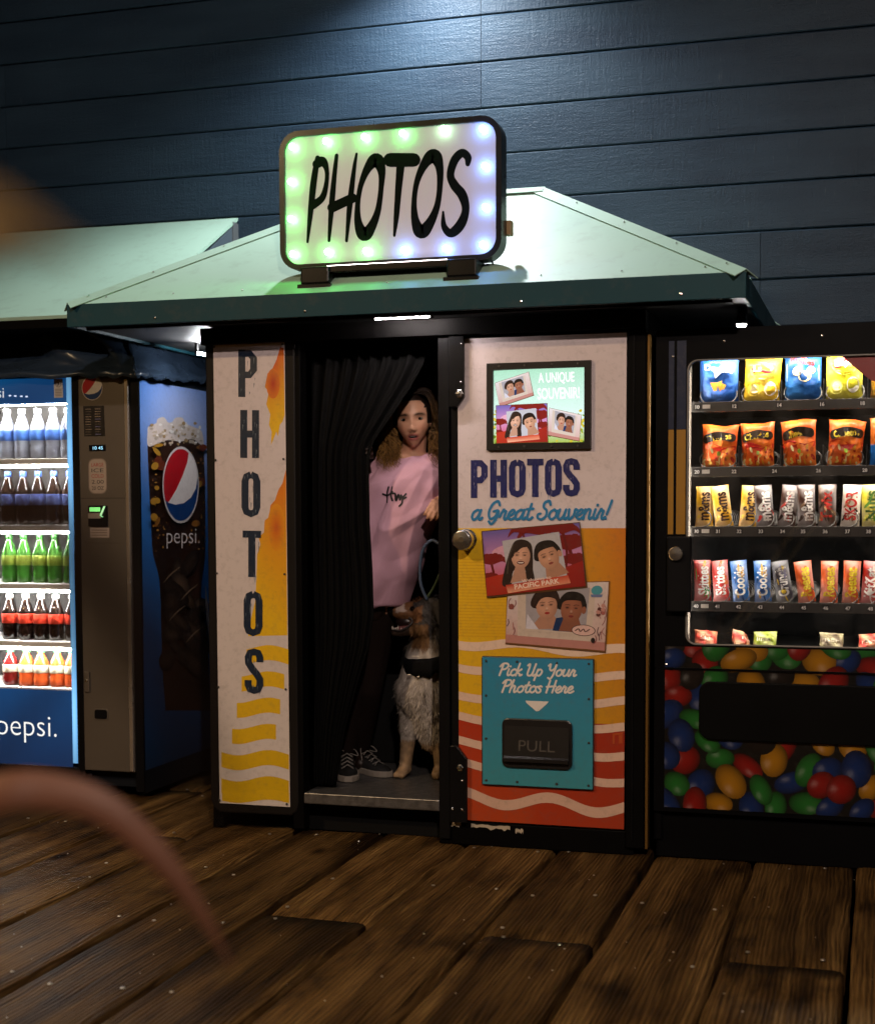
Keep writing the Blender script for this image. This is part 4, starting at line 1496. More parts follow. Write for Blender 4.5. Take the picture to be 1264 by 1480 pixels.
def face_material():
    m = bpy.data.materials.new('translucent sign face')
    m.use_nodes = True
    b = m.node_tree.nodes['Principled BSDF']
    b.inputs['Base Color'].default_value = (0.34, 0.31, 0.32, 1)
    b.inputs['Roughness'].default_value = 0.35
    b.inputs['Emission Color'].default_value = (0.86, 0.72, 0.76, 1)
    b.inputs['Emission Strength'].default_value = 0.22
    return m


fp = rrect(sx0 + 0.0195, sx1 - 0.0195, sz0 + 0.0195, sz1 - 0.0195, 0.058, 8)
MB().add([(p[0], YS + 0.012, p[1]) for p in fp], [tuple(range(len(fp)))]).build('face', face_material(), sign, fix=False)
TS = homog([(403, 190), (724, 165), (722, 370), (405, 392)], [(sx0, sz1), (sx1, sz1), (sx1, sz0), (sx0, sz0)])
S_ = lambda p: TS((380 + p[0] * 0.30063, 140 + p[1] * 0.30052))
INK = (0.004, 0.005, 0.004)
letters = {
    'P': [([(262, 288), (243, 400), (228, 540), (212, 695)], [24, 32, 28, 12], False), ([(258, 318), (285, 305), (306, 345), (305, 410), (285, 480), (238, 518)], [44, 46, 24, 22, 32, 40], False)],
    'H': [([(355, 276), (343, 380), (330, 520), (317, 688)], [18, 24, 28, 14], False), ([(452, 268), (440, 340), (420, 500), (402, 688)], [12, 20, 28, 14], False), ([(333, 528), (432, 482)], [48, 46], False)],
    'O': [([(548, 300), (572, 350), (570, 430), (554, 540), (522, 620), (487, 655), (460, 605), (456, 520), (472, 420), (508, 335)], [70, 40, 26, 30, 46, 66, 40, 26, 26, 42], True)],
    'T': [([(615, 298), (726, 298)], [68, 66], False), ([(664, 320), (652, 450), (642, 570), (632, 660)], [40, 32, 26, 12], False)],
    'Q': [([(822, 280), (848, 330), (850, 420), (835, 520), (800, 600), (760, 640), (733, 590), (727, 500), (742, 400), (780, 315)], [70, 40, 28, 30, 46, 66, 40, 26, 28, 44], True)],
    'S': [([(982, 318), (982, 285), (955, 265), (920, 300), (900, 370), (920, 420), (955, 465), (970, 535), (945, 605), (900, 645), (868, 612), (864, 545)], [22, 36, 40, 40, 36, 44, 46, 36, 46, 42, 28, 10], False)],
}
for nm, sts in letters.items():
    pr = Print(front(YS + 0.0112))
    for pts, w, closed in sts:
        pr.stroke(pts, w, INK, S_, closed=closed, n=7)
    pr.build('letter', mat('black sign ink', INK, 0.7, spec=0.05), sign, out=(0, -1, 0))
# bulbs
BULB = [((424, 212), 'g'), ((474, 204), 'g'), ((530, 198), 'g'), ((585, 193), 'g'), ((643, 187), 'w'), ((698, 187), 'b'), ((422, 263), 'g'), ((422, 317), 'g'), ((425, 368), 'g'),
        ((701, 240), 'b'), ((701, 298), 'b'), ((697, 351), 'b'), ((476, 364), 'g'), ((532, 362), 'g'), ((586, 360), 'b'), ((645, 357), 'b')]
EM = {'g': emat('green bulb', (0.10, 1.0, 0.14), 95), 'b': emat('blue bulb', (0.12, 0.32, 1.0), 95), 'w': emat('pale green bulb', (0.45, 1.0, 0.5), 45)}
bm_ = MB().ball((0, 0, 0), (0.0115, 0.010, 0.0115), 12, 8).mesh('bulb')
for kx in 'gbw':
    me = bm_.copy(); me.materials.append(EM[kx]); me.polygons.foreach_set('use_smooth', [True] * len(me.polygons))
    for p, c in BULB:
        if c == kx:
            u, v = TS(p)
            link_mesh('bulb', me, None, sign, loc=Vector((u, YS - 0.010, v)) - OFF[sign.name])
MB().box(-1.955, -1.480, YS - 0.020, YS + 0.02, 2.118, 2.142).build('light_bar', M_sfr, sign, bevel=0.003)
MB().box(-1.945, -1.490, YS - 0.012, YS + 0.002, 2.1425, 2.1445).build('light_strip', emat('white sign strip', (1.0, 0.86, 0.86), 12), sign)
for x in (-1.985, -1.430):
    MB().box(x - 0.055, x + 0.055, YS - 0.035, YS + 0.105, 2.078, 2.140).build('foot', M_sfr, sign, bevel=0.006)
    MB().box(x - 0.065, x + 0.065, YS - 0.045, YS + 0.12, 2.060, 2.077).build('foot_pad', M_sfr, sign, bevel=0.003)
MB().tube([(-1.35, YS + 0.06, 2.16), (-1.33, YS + 0.07, 2.10), (-1.37, YS + 0.08, 2.09), (-1.36, YS + 0.14, 2.11)], 0.004, 6).build('cable', M_bk, sign, smooth=True)
MB().box(-1.60, -1.585, YS + 0.076, YS + 0.25, 2.150, 2.165).build('brace', mat('raw timber', (0.35, 0.22, 0.11), 0.7), sign)
MB().box(-1.300, -1.278, YS + 0.076, YS + 0.115, 2.235, 2.285).build('brace', MATS['raw timber'], sign)

# ------------------------------------------------------------------ small lamps under the eaves
M_led = emat('cool eave tube', (0.95, 0.97, 1.0), 900)


def eave_lamp(label, c, d, L=0.075, glow=M_led, r=0.006):
    t = thing('eave_lamp', label, 'lamp', c, 'small lamps under the roof eaves')
    d = Vector(d).normalized()
    c = Vector(c)
    MB().tube([c - d * L / 2, c + d * L / 2], r, 10).build('tube', glow, t, smooth=True)
    for s_ in (-1, 1):
        MB().box(c.x + s_ * d.x * L / 2 - 0.006, c.x + s_ * d.x * L / 2 + 0.006, c.y + s_ * d.y * L / 2 - 0.006, c.y + s_ * d.y * L / 2 + 0.006, c.z + s_ * d.z * L / 2 - 0.006, max(EZ0 + 0.012, c.z + 0.02)).build('bracket', M_black, t)
    return t


eave_lamp('bright white tube lamp under the eave beside the drinks machine', (-2.745, 5.72, 1.915), (1, 0.3, -0.12))
eave_lamp('thin white strip lamp under the roof edge above the doorway', (-1.66, 5.085, 1.947), (1, 0, 0), 0.22, emat('cool strip', (1.0, 0.88, 0.85), 420), 0.0035)
t = thing('eave_lamp', 'round white spot lamp under the eave above the snack machine', 'lamp', (-0.478, 5.30, 1.90), 'small lamps under the roof eaves')
MB().lathe([(0.012, 0.06), (0.016, 0.03), (0.021, 0.012), (0.021, 0.004), (0.018, 0.002)], (-0.478, 5.30, 1.90), 14).build('housing', M_black, t, smooth=True)
MB().ball((-0.478, 5.30, 1.900), (0.0165, 0.0165, 0.012)).build('bulb', emat('cool spot glass', (1.0, 0.95, 0.92), 160), t, smooth=True)
MB().tube([(-0.478, 5.30, 1.955), (-0.47, 5.33, 1.963)], 0.006, 6).build('bracket', M_black, t)

# ------------------------------------------------------------------ lean-to awning left of the booth
YP = 5.65
aw = thing('awning', 'pale mint lean-to awning on the wall above the drinks machine', 'awning', (-4.4, 6.0, 2.0))
AZ0, AZ1, AY0 = 2.068, 2.643, 5.45
MB().add([(-6.2, AY0, AZ0), (-2.94, AY0, AZ0), (-2.94, YW - 0.002, AZ1), (-6.2, YW - 0.002, AZ1), (-6.2, AY0, AZ0 - 0.014), (-2.94, AY0, AZ0 - 0.014), (-2.94, YW - 0.002, AZ1 - 0.014), (-6.2, YW - 0.002, AZ1 - 0.014)],
         [(0, 1, 2, 3), (7, 6, 5, 4), (0, 4, 5, 1), (1, 5, 6, 2), (2, 6, 7, 3), (3, 7, 4, 0)]).build('roof_panel', M_mint, aw)
MB().prism([(AY0 + 0.06, AZ0 - 0.03), (YW - 0.003, AZ0 - 0.03), (YW - 0.003, AZ1 - 0.018)], 'x', -2.965, -2.945).build('gable_board', mat('slate gable paint', (0.06, 0.08, 0.10), 0.5, bump=0.1), aw)
MB().box(-2.944, -2.938, YW - 0.06, YW - 0.003, AZ0, AZ1 - 0.03).build('flashing', mat('grey flashing', (0.2, 0.21, 0.22), 0.4, metal=0.6), aw)
MB().box(-6.2, -2.945, AY0 - 0.002, AY0 + 0.02, AZ0 - 0.05, AZ0 - 0.015).build('fascia', M_bk, aw)
MB().box(-6.2, -2.97, AY0 + 0.03, YW - 0.003, AZ0 - 0.05, AZ0 - 0.04).build('soffit', M_bk, aw)

# ------------------------------------------------------------------ drinks machine
pm = thing('drinks_machine', 'blue and silver drinks machine with glass front left of the booth', 'vending machine', (-3.65, 6.05, 0))
M_cab = mat('dark cabinet paint', (0.008, 0.010, 0.014), 0.45, spec=0.15)
M_sil = mat('brushed grey metal', (0.17, 0.145, 0.12), 0.38, metal=0.55, var=0.08, scale=3)
M_blk = mat('black trim plastic', (0.004, 0.004, 0.005), 0.4, spec=0.15)
PX0, PX1 = -4.27, -3.03
WX0, WX1, WZ0, WZ1 = -4.20, -3.376, 0.475, 1.719
# cabinet as panels round the cooled cavity
MB().box(PX1 - 0.03, PX1, YP + 0.02, 6.46, 0.03, 1.838).build('side_panel', M_cab, pm, bevel=0.004)
MB().box(PX0, PX0 + 0.03, YP + 0.02, 6.46, 0.03, 1.838).build('side_panel', M_cab, pm, bevel=0.004)
MB().box(PX0 + 0.031, PX1 - 0.031, YP + 0.02, 6.46, 1.80, 1.838).build('top_panel', M_cab, pm)
MB().box(PX0 + 0.031, PX1 - 0.031, YP + 0.06, 6.40, 0.05, 0.46).build('base_box', M_cab, pm)
MB().box(PX0 + 0.031, PX1 - 0.031, 6.405, 6.46, 0.05, 1.799).build('back_panel', M_cab, pm)
M_cold = mat('dark cooler lining', (0.035, 0.033, 0.032), 0.5)
MB().box(PX0 + 0.031, WX1 + 0.02, 6.10, 6.13, 0.461, 1.79).build('cavity_back', M_cold, pm)
MB().box(WX1 + 0.005, WX1 + 0.02, YP + 0.05, 6.099, 0.461, 1.79).build('cavity_side', M_cold, pm)
# front door pieces
MB().box(WX1 + 0.028, -3.3125, YP, YP + 0.055, 0.10, 1.836).build('door_stile', M_blk, pm, bevel=0.003)
MB().box(PX0, -3.3125, YP + 0.004, YP + 0.055, 1.8365, 1.86).build('door_rail', M_blk, pm)
MB().box(PX0, -3.3125, YP + 0.004, YP + 0.055, 0.085, 0.130).build('door_rail', M_blk, pm)
MB().box(-3.312, -3.068, YP - 0.004, YP + 0.05, 0.125, 1.832).build('coin_column', M_sil, pm, bevel=0.004)
MB().box(-3.089, -3.070, YP - 0.012, YP - 0.0045, 0.13, 1.815).build('column_trim', mat('polished edge trim', (0.62, 0.56, 0.50), 0.25, metal=0.8), pm, bevel=0.003)
MB().box(-3.0675, -3.030, YP + 0.006, YP + 0.019, 0.04, 1.838).build('corner_post', M_blk, pm)
for x in (-4.2, -3.1):
    MB().lathe([(0.03, 0), (0.03, 0.012), (0.012, 0.02), (0.012, 0.051)], (x, YP + 0.15, 0), 10).build('foot', M_blk, pm)
    MB().lathe([(0.03, 0), (0.03, 0.012), (0.012, 0.02), (0.012, 0.051)], (x, 6.35, 0), 10).build('foot', M_blk, pm)
# blue light channel along the window edge, glowing
ch = Print(front(YP + 0.006))
ch.grid(3, 24, lambda a, b: tuple(c * g for c, g in zip(mix(H('#2f8fe0'), H('#8fd0ff'), 1 - abs(a - .4)), [0.35 + 0.9 * max(math.exp(-((b - .30) / .22) ** 2), math.exp(-((b - .86) / .13) ** 2), 0.15)] * 3)),
        lambda p: (WX1 + 0.001 + p[0] * 0.026, 1.83 - p[1] * 1.68))
ch.build('light_channel', vmat('backlit blue edge', 0.3, estr=1.0), pm, out=(0, -1, 0))
# header and lower panel, backlit
M_back = vmat('backlit blue sheet', 0.25, estr=0.45)
pr = Print(front(YP + 0.008))
pr.grid(10, 3, lambda a, b: mix(H('#0d4f8c'), H('#1b74b8'), .5 + .5 * math.sin(a * 5 + b)), lambda p: (PX0 + .02 + p[0] * (WX1 - PX0 - .02), 1.832 - p[1] * 0.112))
pr.text('pepsi', -3.685, 1.752, .046, (1.4, 1.4, 1.5), ydown=False, align='r')
for k, x in enumerate((-3.655, -3.628, -3.598, -3.572)):
    pr.ell(x, 1.760 - k * .002, .007, .0035, (1.6, 1.8, 2.4))
pr.build('header_print', M_back, pm, out=(0, -1, 0))
st = Print(front(YP + 0.0065))
st.poly([(-3.435, 1.826), (-3.392, 1.826), (-3.392, 1.745), (-3.435, 1.745)], H('#b9b3ad'))
st.ell(-3.4135, 1.805, .014, .015, H('#2a2624'))
st.ell(-3.4135, 1.805, .012, .013, H('#b9b3ad'))
st.stroke([(-3.416, 1.812), (-3.411, 1.805), (-3.417, 1.798)], .004, H('#201c1a'))
for k in range(5):
    st.poly([(-3.43, 1.783 - k * .007), (-3.397, 1.783 - k * .007), (-3.397, 1.780 - k * .007), (-3.43, 1.780 - k * .007)], H('#7a736e'))
st.build('door_sticker', M_print, pm, out=(0, -1, 0))
pr = Print(front(YP + 0.008))
pr.grid(14, 8, lambda a, b: mix(mix(H('#0f5a9c'), H('#093a6e'), b), H('#0a2f58'), max(0, math.sin(a * 9 + b * 3)) * .5), lambda p: (PX0 + .02 + p[0] * (WX1 - PX0 - .02), 0.470 - p[1] * 0.338))
pr.text('pepsi.', -3.455, 0.262, .098, (2.2, 2.15, 2.05), ydown=False, align='r', sx=.98, bold=-.012)
pr.build('lower_print', M_back, pm, out=(0, -1, 0))
# window glass
MB().box(PX0 + 0.02, WX1, YP + 0.012, YP + 0.016, WZ0, WZ1).build('window_glass', glassmat('cooler glass', smudge=0.06), pm)
# shelves, white with a lit lip, and light tubes
SHZ = [1.488, 1.197, 0.938, 0.682, 0.476]
M_shelf = mat('white shelf', (0.72, 0.70, 0.68), 0.45)
M_tube = emat('cooler tube', (1.0, 0.96, 0.90), 300)
for z in SHZ:
    MB().box(PX0 + 0.04, WX1 + 0.004, YP + 0.045, 6.09, z - 0.028, z - 0.002).build('shelf', M_shelf, pm, bevel=0.003)
for z in SHZ[:-1] + [1.76]:
    MB().tube([(PX0 + 0.05, YP + 0.058, z - 0.036), (WX1, YP + 0.058, z - 0.036)], 0.005, 8).build('light_tube', M_tube, pm, smooth=True)

# coin column fittings
pr = Print(front(YP - 0.0048))


def globe(pr, cx, cz, rx, rz, T=ident, ring=True):
    """round red, white and blue mark"""
    if ring:
        pr.ell(cx, cz, rx * 1.07, rz * 1.07, H('#cfc8c8'), T, n=32)
    pr.ell(cx, cz, rx, rz, H('#e6e0e0'), T, n=36)
    red = [(cx + rx * math.cos(q), cz + rz * math.sin(q)) for q in np.linspace(R(62), R(212), 22)]
    red += [(cx + rx * a, cz + rz * b) for a, b in ((-.62, -.42), (-.25, -.12), (.1, .25), (.38, .62))]
    pr.poly(red, H('#b8121f'), T)
    blue = [(cx + rx * math.cos(q), cz + rz * math.sin(q)) for q in np.linspace(R(205), R(372), 24)]
    blue += [(cx + rx * a, cz + rz * b) for a, b in ((.88, -.1), (.6, -.35), (.2, -.5), (-.3, -.55), (-.7, -.5))]
    pr.poly(blue, H('#0d3a78'), T)


globe(pr, -3.243, 1.782, .047, .050)
pr.build('round_mark', M_print, pm, out=(0, -1, 0))
pr = Print(front(YP - 0.0048))
pr.poly([(-3.288, 1.705), (-3.188, 1.705), (-3.185, 1.575), (-3.285, 1.575)], H('#1a1614'))
for k in range(11):
    for x0_, x1_ in ((-3.278, -3.245), (-3.232, -3.200)):
        pr.poly([(x0_, 1.693 - k * .0108), (x1_ - random.uniform(0, .012), 1.693 - k * .0108), (x1_ - .004, 1.690 - k * .0108), (x0_, 1.690 - k * .0108)], random.choice((H('#8a7a6a'), H('#6a6a90'), H('#5a5048'))))
pr.build('menu_card', M_print, pm, out=(0, -1, 0))
pr = Print(front(YP - 0.0048))
pr.poly(rrect(-3.268, -3.180, 1.328, 1.480, .028), H('#8d7d70'))
pr.poly(rrect(-3.264, -3.184, 1.332, 1.476, .026), H('#a8988a'))
for i, (s_, z, c_) in enumerate((('LARGE', 1.445, '#a03028'), ('ICE', 1.421, '#2a2420'), ('COLD', 1.397, '#a03028'), ('2.00', 1.372, '#2a2420'), ('20 OZ', 1.345, '#2a2420'))):
    pr.text(s_, -3.224, z, .016, H(c_), ydown=False, fitw=.058)
pr.build('can_label', M_print, pm, out=(0, -1, 0))
pr = Print(front(YP - 0.0048))
pr.poly([(-3.265, 1.182), (-3.172, 1.182), (-3.172, 1.140), (-3.265, 1.140)], H('#b3a196'))
for k in range(3):
    pr.poly([(-3.258, 1.174 - k * .011), (-3.182, 1.174 - k * .011), (-3.182, 1.170 - k * .011), (-3.258, 1.170 - k * .011)], H('#7d6e64'))
pr.build('notice_sticker', M_print, pm, out=(0, -1, 0))
pr = Print(front(YP - 0.0048))
pr.poly([(-3.311, 1.3105), (-3.07, 1.3105), (-3.07, 1.3085), (-3.311, 1.3085)], H('#2c2622'))
pr.build('panel_seam', M_print, pm, out=(0, -1, 0))
pr = Print(front(YP - 0.0048))
pr.poly([(-3.29, 1.117), (-3.12, 1.117), (-3.12, 1.1155), (-3.29, 1.1155)], H('#4a3c34'))
pr.build('panel_seam', M_print, pm, out=(0, -1, 0))
MB().box(-3.262, -3.182, YP - 0.009, YP - 0.0045, 1.512, 1.538).build('display', M_blk, pm, bevel=0.002)
pr = Print(front(YP - 0.0094))
pr.text('10 45', -3.218, 1.518, .0135, (0.35, 0.75, 1.0), ydown=False, fitw=.048)
pr.build('display_digits', vmat('display glow', 0.3, estr=1.6), pm, out=(0, -1, 0))
ba = MB().box(-3.268, -3.178, YP - 0.016, YP - 0.0045, 1.188, 1.278).build('bill_acceptor', M_blk, pm, bevel=0.003)
MB().box(-3.258, -3.208, YP - 0.0185, YP - 0.0165, 1.252, 1.270).build('green_light', emat('green acceptor light', (0.10, 0.85, 0.14), 1.3), ba)
MB().box(-3.2665, -3.205, YP - 0.020, YP - 0.0165, 1.222, 1.246).build('bill_slot', mat('beige plastic', (0.32, 0.27, 0.22), 0.4), ba, bevel=0.002)
MB().add([(-3.192, YP - .0165, 1.275), (-3.182, YP - .0165, 1.275), (-3.196, YP - .026, 1.235), (-3.206, YP - .026, 1.235), (-3.192, YP - .0165, 1.228), (-3.202, YP - .0165, 1.228)], [(0, 1, 2, 3), (3, 2, 4, 5)]).build('bill_guide', emat('lit green guide', (0.35, 1.0, 0.40), 0.9), ba)
MB().box(-3.303, -3.277, YP - 0.014, YP - 0.0045, 0.468, 0.560).build('lock_handle', M_sil, pm, bevel=0.004)
MB().lathe([(.006, YP - .014), (.006, YP - .019), (.002, YP - .020)], (-3.290, 0, .520), 10, 'y').build('lock_cylinder', M_chrome, pm)
cr_ = MB().prism(rrect(-3.262, -3.190, .348, .398, .012), 'y', YP - .008, YP - .0045).build('coin_return', M_sil, pm, bevel=0.002)
MB().prism(rrect(-3.256, -3.196, .353, .393, .009), 'y', YP - .0092, YP - .0083).build('coin_cup', M_blk, cr_)

# printed side of the machine: tall glass of cola with ice
XS = PX1 + 0.0008
TSd = homog([(215, 610), (297, 620), (300, 1000), (215, 1000)], [(5.746, 1.637), (6.304, 1.637), (6.29, 0.40), (5.709, 0.47)])
pr = Print(lambda u, v, e_: (XS + e_, u, v))
pr.grid(10, 20, lambda a, b: mix(mix(H('#2a6fc0'), H('#b8c4f0'), math.exp(-(((a - .55) / .45) ** 2 + ((b - .12) / .14) ** 2))), H('#16304f'), max(0, min(1, (b - .35) * 1.5))), lambda p: (5.668 + p[0] * .78, 1.812 - p[1] * 1.68))  # lavender glow of the eave lamp painted into the blue near the top


def gs(p):      # measured on an enlargement, 3.95x
    return TSd((p[0] / 3.95, 470 + p[1] / 3.95))


gl_l = [(845, 600), (842, 700), (850, 900), (862, 1130), (872, 1300), (905, 1430), (915, 1560), (920, 1750), (930, 2000), (945, 2200)]
gl_r = [(1200, 2200), (1190, 1950), (1185, 1800), (1170, 1700), (1150, 1600), (1150, 1480), (1170, 1330), (1172, 1100), (1168, 850), (1160, 690), (1150, 620)]
body = catmull(gl_l, 3) + catmull(gl_r, 3)
pr.poly(body, [mix(H('#3a2014'), H('#120a08'), random.random()) for _ in body], gs)
pr.poly(catmull([(842, 610), (850, 575), (890, 560), (900, 535), (935, 525), (960, 555), (985, 550), (1000, 530), (1040, 528), (1060, 560), (1100, 580), (1150, 605), (1160, 690), (1100, 650), (1030, 665), (960, 655), (900, 675), (845, 690)], 4, True), H('#d8c8c0'), gs)
for _ in range(70):
    pr.ell(random.uniform(855, 1150), random.uniform(560, 680), random.uniform(4, 12), random.uniform(4, 12), random.choice((H('#efe6e0'), H('#c9b49c'), H('#b8a898'), H('#a88a60'))), gs, n=7)
for _ in range(260):
    y = random.uniform(680, 1290)
    x = random.uniform(858, 1165)
    edge_ = min(x - 850, 1172 - x) < 55
    pr.ell(x, y, random.uniform(2, 8), random.uniform(2, 9), random.choice((H('#8a5a24'), H('#5a3416'), H('#c08a3a'), H('#3a2010'))) if edge_ or random.random() < .3 else random.choice((H('#24140c'), H('#3a1e12'))), gs, n=6)
for _ in range(18):
    y = random.uniform(680, 1150)
    pr.ell(random.choice((random.uniform(1080, 1150), random.uniform(860, 910))), y, random.uniform(10, 24), random.uniform(14, 34), random.choice((H('#b8862a'), H('#8a5a20'), H('#6a2c18'))), gs, n=9, rot=random.uniform(0, 3))
for k in range(26):      # soft ice and light inside the lower glass
    y = random.uniform(1340, 1980)
    x = random.uniform(935, 1140)
    c_ = mix(H('#2c1c12'), H('#6a5240'), random.random() * max(.25, 1 - (y - 1340) / 700))
    pr.disc(x, y, random.uniform(20, 55), random.uniform(40, 110), lambda a, b, c_=c_: mix(c_, H('#1a100b'), min(1, (a * a + b * b) ** .6)), gs, rot=random.uniform(-.8, .8), n=12, rings=4)
for x, y in ((960, 1420), (1060, 1520), (990, 1640), (1090, 1760)):
    pr.stroke([(x - 45, y + 50), (x, y), (x + 50, y - 40)], [2, 8, 2], H('#7a6450'), gs)
pr.stroke([(1155, 1490), (1165, 1620), (1180, 1780), (1182, 1900)], [3, 14, 10, 2], H('#8a8288'), gs)
globe(pr, 0, 0, 1, 1, lambda p: gs((1014 + 98 * p[0], 912 - 205 * p[1])))
pr.text('pepsi.', 1028, 1245, 92, H('#e6dede'), gs, fitw=190, bold=-.01)
pr.build('side_print', M_print, pm, out=(1, 0, 0))

# bottles: body, label, cap
ROW = [
    (SHZ[0], .222, '#9aa4b8', '#3f6fc0', '#d9dde4', ['clear water bottle with blue label'] * 5, 'top'),
    (SHZ[1], .235, '#2a1c16', '#5a6aa8', '#4060b0', ['dark cola bottle with blue cap'] * 5, 'second'),
    (SHZ[2], .215, '#3c7a2c', '#8a9c3a', '#2c6a2a', ['green soda bottle with leafy label'] * 5, 'third'),
    (SHZ[3], .205, '#1c100c', '#c83a26', '#e0dcd6', ['dark soda bottle with red label'] * 5, 'fourth'),
    (SHZ[4], .165, '#e0602a', '#e8d2b8', '#3fb060', ['orange juice bottle'] * 4 + ['dark red juice bottle'], 'bottom'),
]
ORD = ['first', 'second', 'third', 'fourth', 'fifth']
M_liq = {}


def liquid(hexc, name):
    m = mat(name, H(hexc), 0.10, var=0.25, scale=40, coat=0.8)
    return m


for ri, (zs_, h, cb, cl, cc, labs, rname) in enumerate(ROW):
    k = h / 0.235
    r = 0.0355
    mb_body = MB().lathe([(r * .85, 0), (r, .008), (r, .045 * k), (r * .93, .062 * k), (r, .08 * k), (r, .135 * k), (r * .9, .155 * k), (r * .62, .185 * k), (r * .42, .205 * k), (r * .40, .215 * k)], (0, 0, 0), 18).mesh('bottle_body')
    mb_lab = MB().lathe([(r * 1.01, .085 * k), (r * 1.025, .087 * k), (r * 1.025, .132 * k), (r * 1.01, .134 * k)], (0, 0, 0), 18).mesh('label')
    mb_cap = MB().lathe([(r * .44, .212 * k), (r * .46, .214 * k), (r * .46, .233 * k), (r * .40, .236 * k), (.001, .236 * k)], (0, 0, 0), 16).mesh('cap')
    for me_, m_ in ((mb_body, None), (mb_lab, mat('label ' + cl, H(cl), .4, var=.6, scale=55)), (mb_cap, mat('cap ' + cc, H(cc), .35))):
        if m_:
            me_.materials.append(m_)
        me_.polygons.foreach_set('use_smooth', [True] * len(me_.polygons))
    for ci in range(5):
        x = -3.424 - .0785 * ci
        col = '#6a1414' if 'dark red' in labs[ci] else cb
        lab = f'{labs[ci]}, {ORD[ci]} from the right on the {rname} shelf'
        t = thing('bottle', lab, 'bottle', (x + random.uniform(-.003, .003), YP + .105 + random.uniform(-.004, .004), zs_ - .0015), 'bottles in the drinks machine')
        t.rotation_euler = (0, 0, random.uniform(-.4, .4))
        me_b = mb_body.copy(); me_b.materials.append(liquid(col, 'drink ' + col))
        link_mesh('bottle_body', me_b, None, t)
        link_mesh('label', mb_lab, None, t)
        link_mesh('cap', mb_cap, None, t)

# ------------------------------------------------------------------ tarpaulin over the machine
M_tarp = mat('dark blue tarpaulin', (0.022, 0.036, 0.060), 0.25, spec=0.6, bump=0.12, bscale=18)
bot = catmull([(-4.6, 5.615, 1.862), (-3.9, 5.610, 1.856), (-3.3, 5.612, 1.846), (-3.06, 5.612, 1.840), (-2.995, 5.66, 1.842), (-2.99, 5.9, 1.848), (-2.985, 6.2, 1.862), (-2.985, 6.42, 1.87)], 8)
top = catmull([(-4.6, 5.80, 2.00), (-3.9, 5.78, 2.01), (-3.45, 5.74, 2.03), (-3.25, 5.72, 2.04), (-3.16, 5.78, 2.035), (-3.10, 5.95, 2.03), (-3.08, 6.2, 2.02), (-3.06, 6.42, 2.01)], 8)
nb, nvt = len(bot), 14
vs, fs = [], []
for i in range(nb):
    for j in range(nvt + 1):
        t_ = j / nvt
        p = Vector(bot[i]).lerp(Vector(top[i]), t_)
        w = math.sin(PI * min(1, t_ * 1.0)) * .045
        cr2 = noise.noise((i * .22, t_ * 1.3, 2.0)) * .07 * (0.4 + t_) + noise.noise((i * .55 + t_ * 3, t_ * 4, 7.0)) * .022
        p += Vector((w * .4 + cr2 * .5, -w * .3 + cr2, -w * 0.9 * .6))
        if j == 0:
            p.z += .006 * math.sin(i * 1.7) + .004 * noise.noise((i * .9, 0, 0))
        vs.append(p)
# hanging hem
for i in range(nb - 1):
    for j in range(nvt):
        k = i * (nvt + 1) + j
        fs.append((k, k + nvt + 1, k + nvt + 2, k + 1))
o0 = len(vs)
for i in range(nb):
    b_ = Vector(vs[i * (nvt + 1)])
    vs.append(b_ + Vector((.004, -.004, -.022 + .006 * noise.noise((i * .6, 5, 0)))))
for i in range(nb - 1):
    fs.append((o0 + i, o0 + i + 1, (i + 1) * (nvt + 1), i * (nvt + 1)))
# flat back to the wall
o1 = len(vs)
for i in range(nb):
    p = Vector(top[i]); vs.append(Vector((min(p.x, -3.06), 6.42, 2.02)))
for i in range(nb - 1):
    fs.append((i * (nvt + 1) + nvt, (i + 1) * (nvt + 1) + nvt, o1 + i + 1, o1 + i))
tp = MB().add(vs, fs).build('tarpaulin', M_tarp, None, smooth=True, fix=False)
tag(tp, 'wrinkled dark blue plastic tarpaulin draped over the drinks machine', 'tarpaulin')
so = tp.modifiers.new('s', 'SOLIDIFY'); so.thickness = 0.002

# ------------------------------------------------------------------ snack machine
sm = thing('snack_machine', 'black snack vending machine with candy printed front right of the booth', 'vending machine', (-0.25, 5.65, 0))
SX0, SX1 = -0.772, 0.30
GX0, GX1, GZ0, GZ1 = -0.657, 0.205, 0.773, 1.777
YC = 5.24
M_sblk = mat('black machine paint', (0.0022, 0.0022, 0.0028), 0.45, spec=0.07)
MB().box(SX0, SX0 + .03, YC + .02, 6.1, .06, 1.888).build('side_panel', M_sblk, sm, bevel=.004)
MB().box(SX1 - .03, SX1, YC + .02, 6.1, .06, 1.888).build('side_panel', M_sblk, sm, bevel=.004)
MB().box(SX0 + .031, SX1 - .031, YC + .02, 6.1, 1.85, 1.888).build('top_panel', M_sblk, sm)
MB().box(SX0 + .031, SX1 - .031, 6.05, 6.1, .06, 1.849).build('back_panel', M_sblk, sm)
M_sin = mat('dark machine inside', (0.012, 0.011, 0.010), 0.6)
MB().box(SX0 + .031, SX1 - .031, YC + .06, 6.049, .70, .745).build('cavity_floor', M_sin, sm)
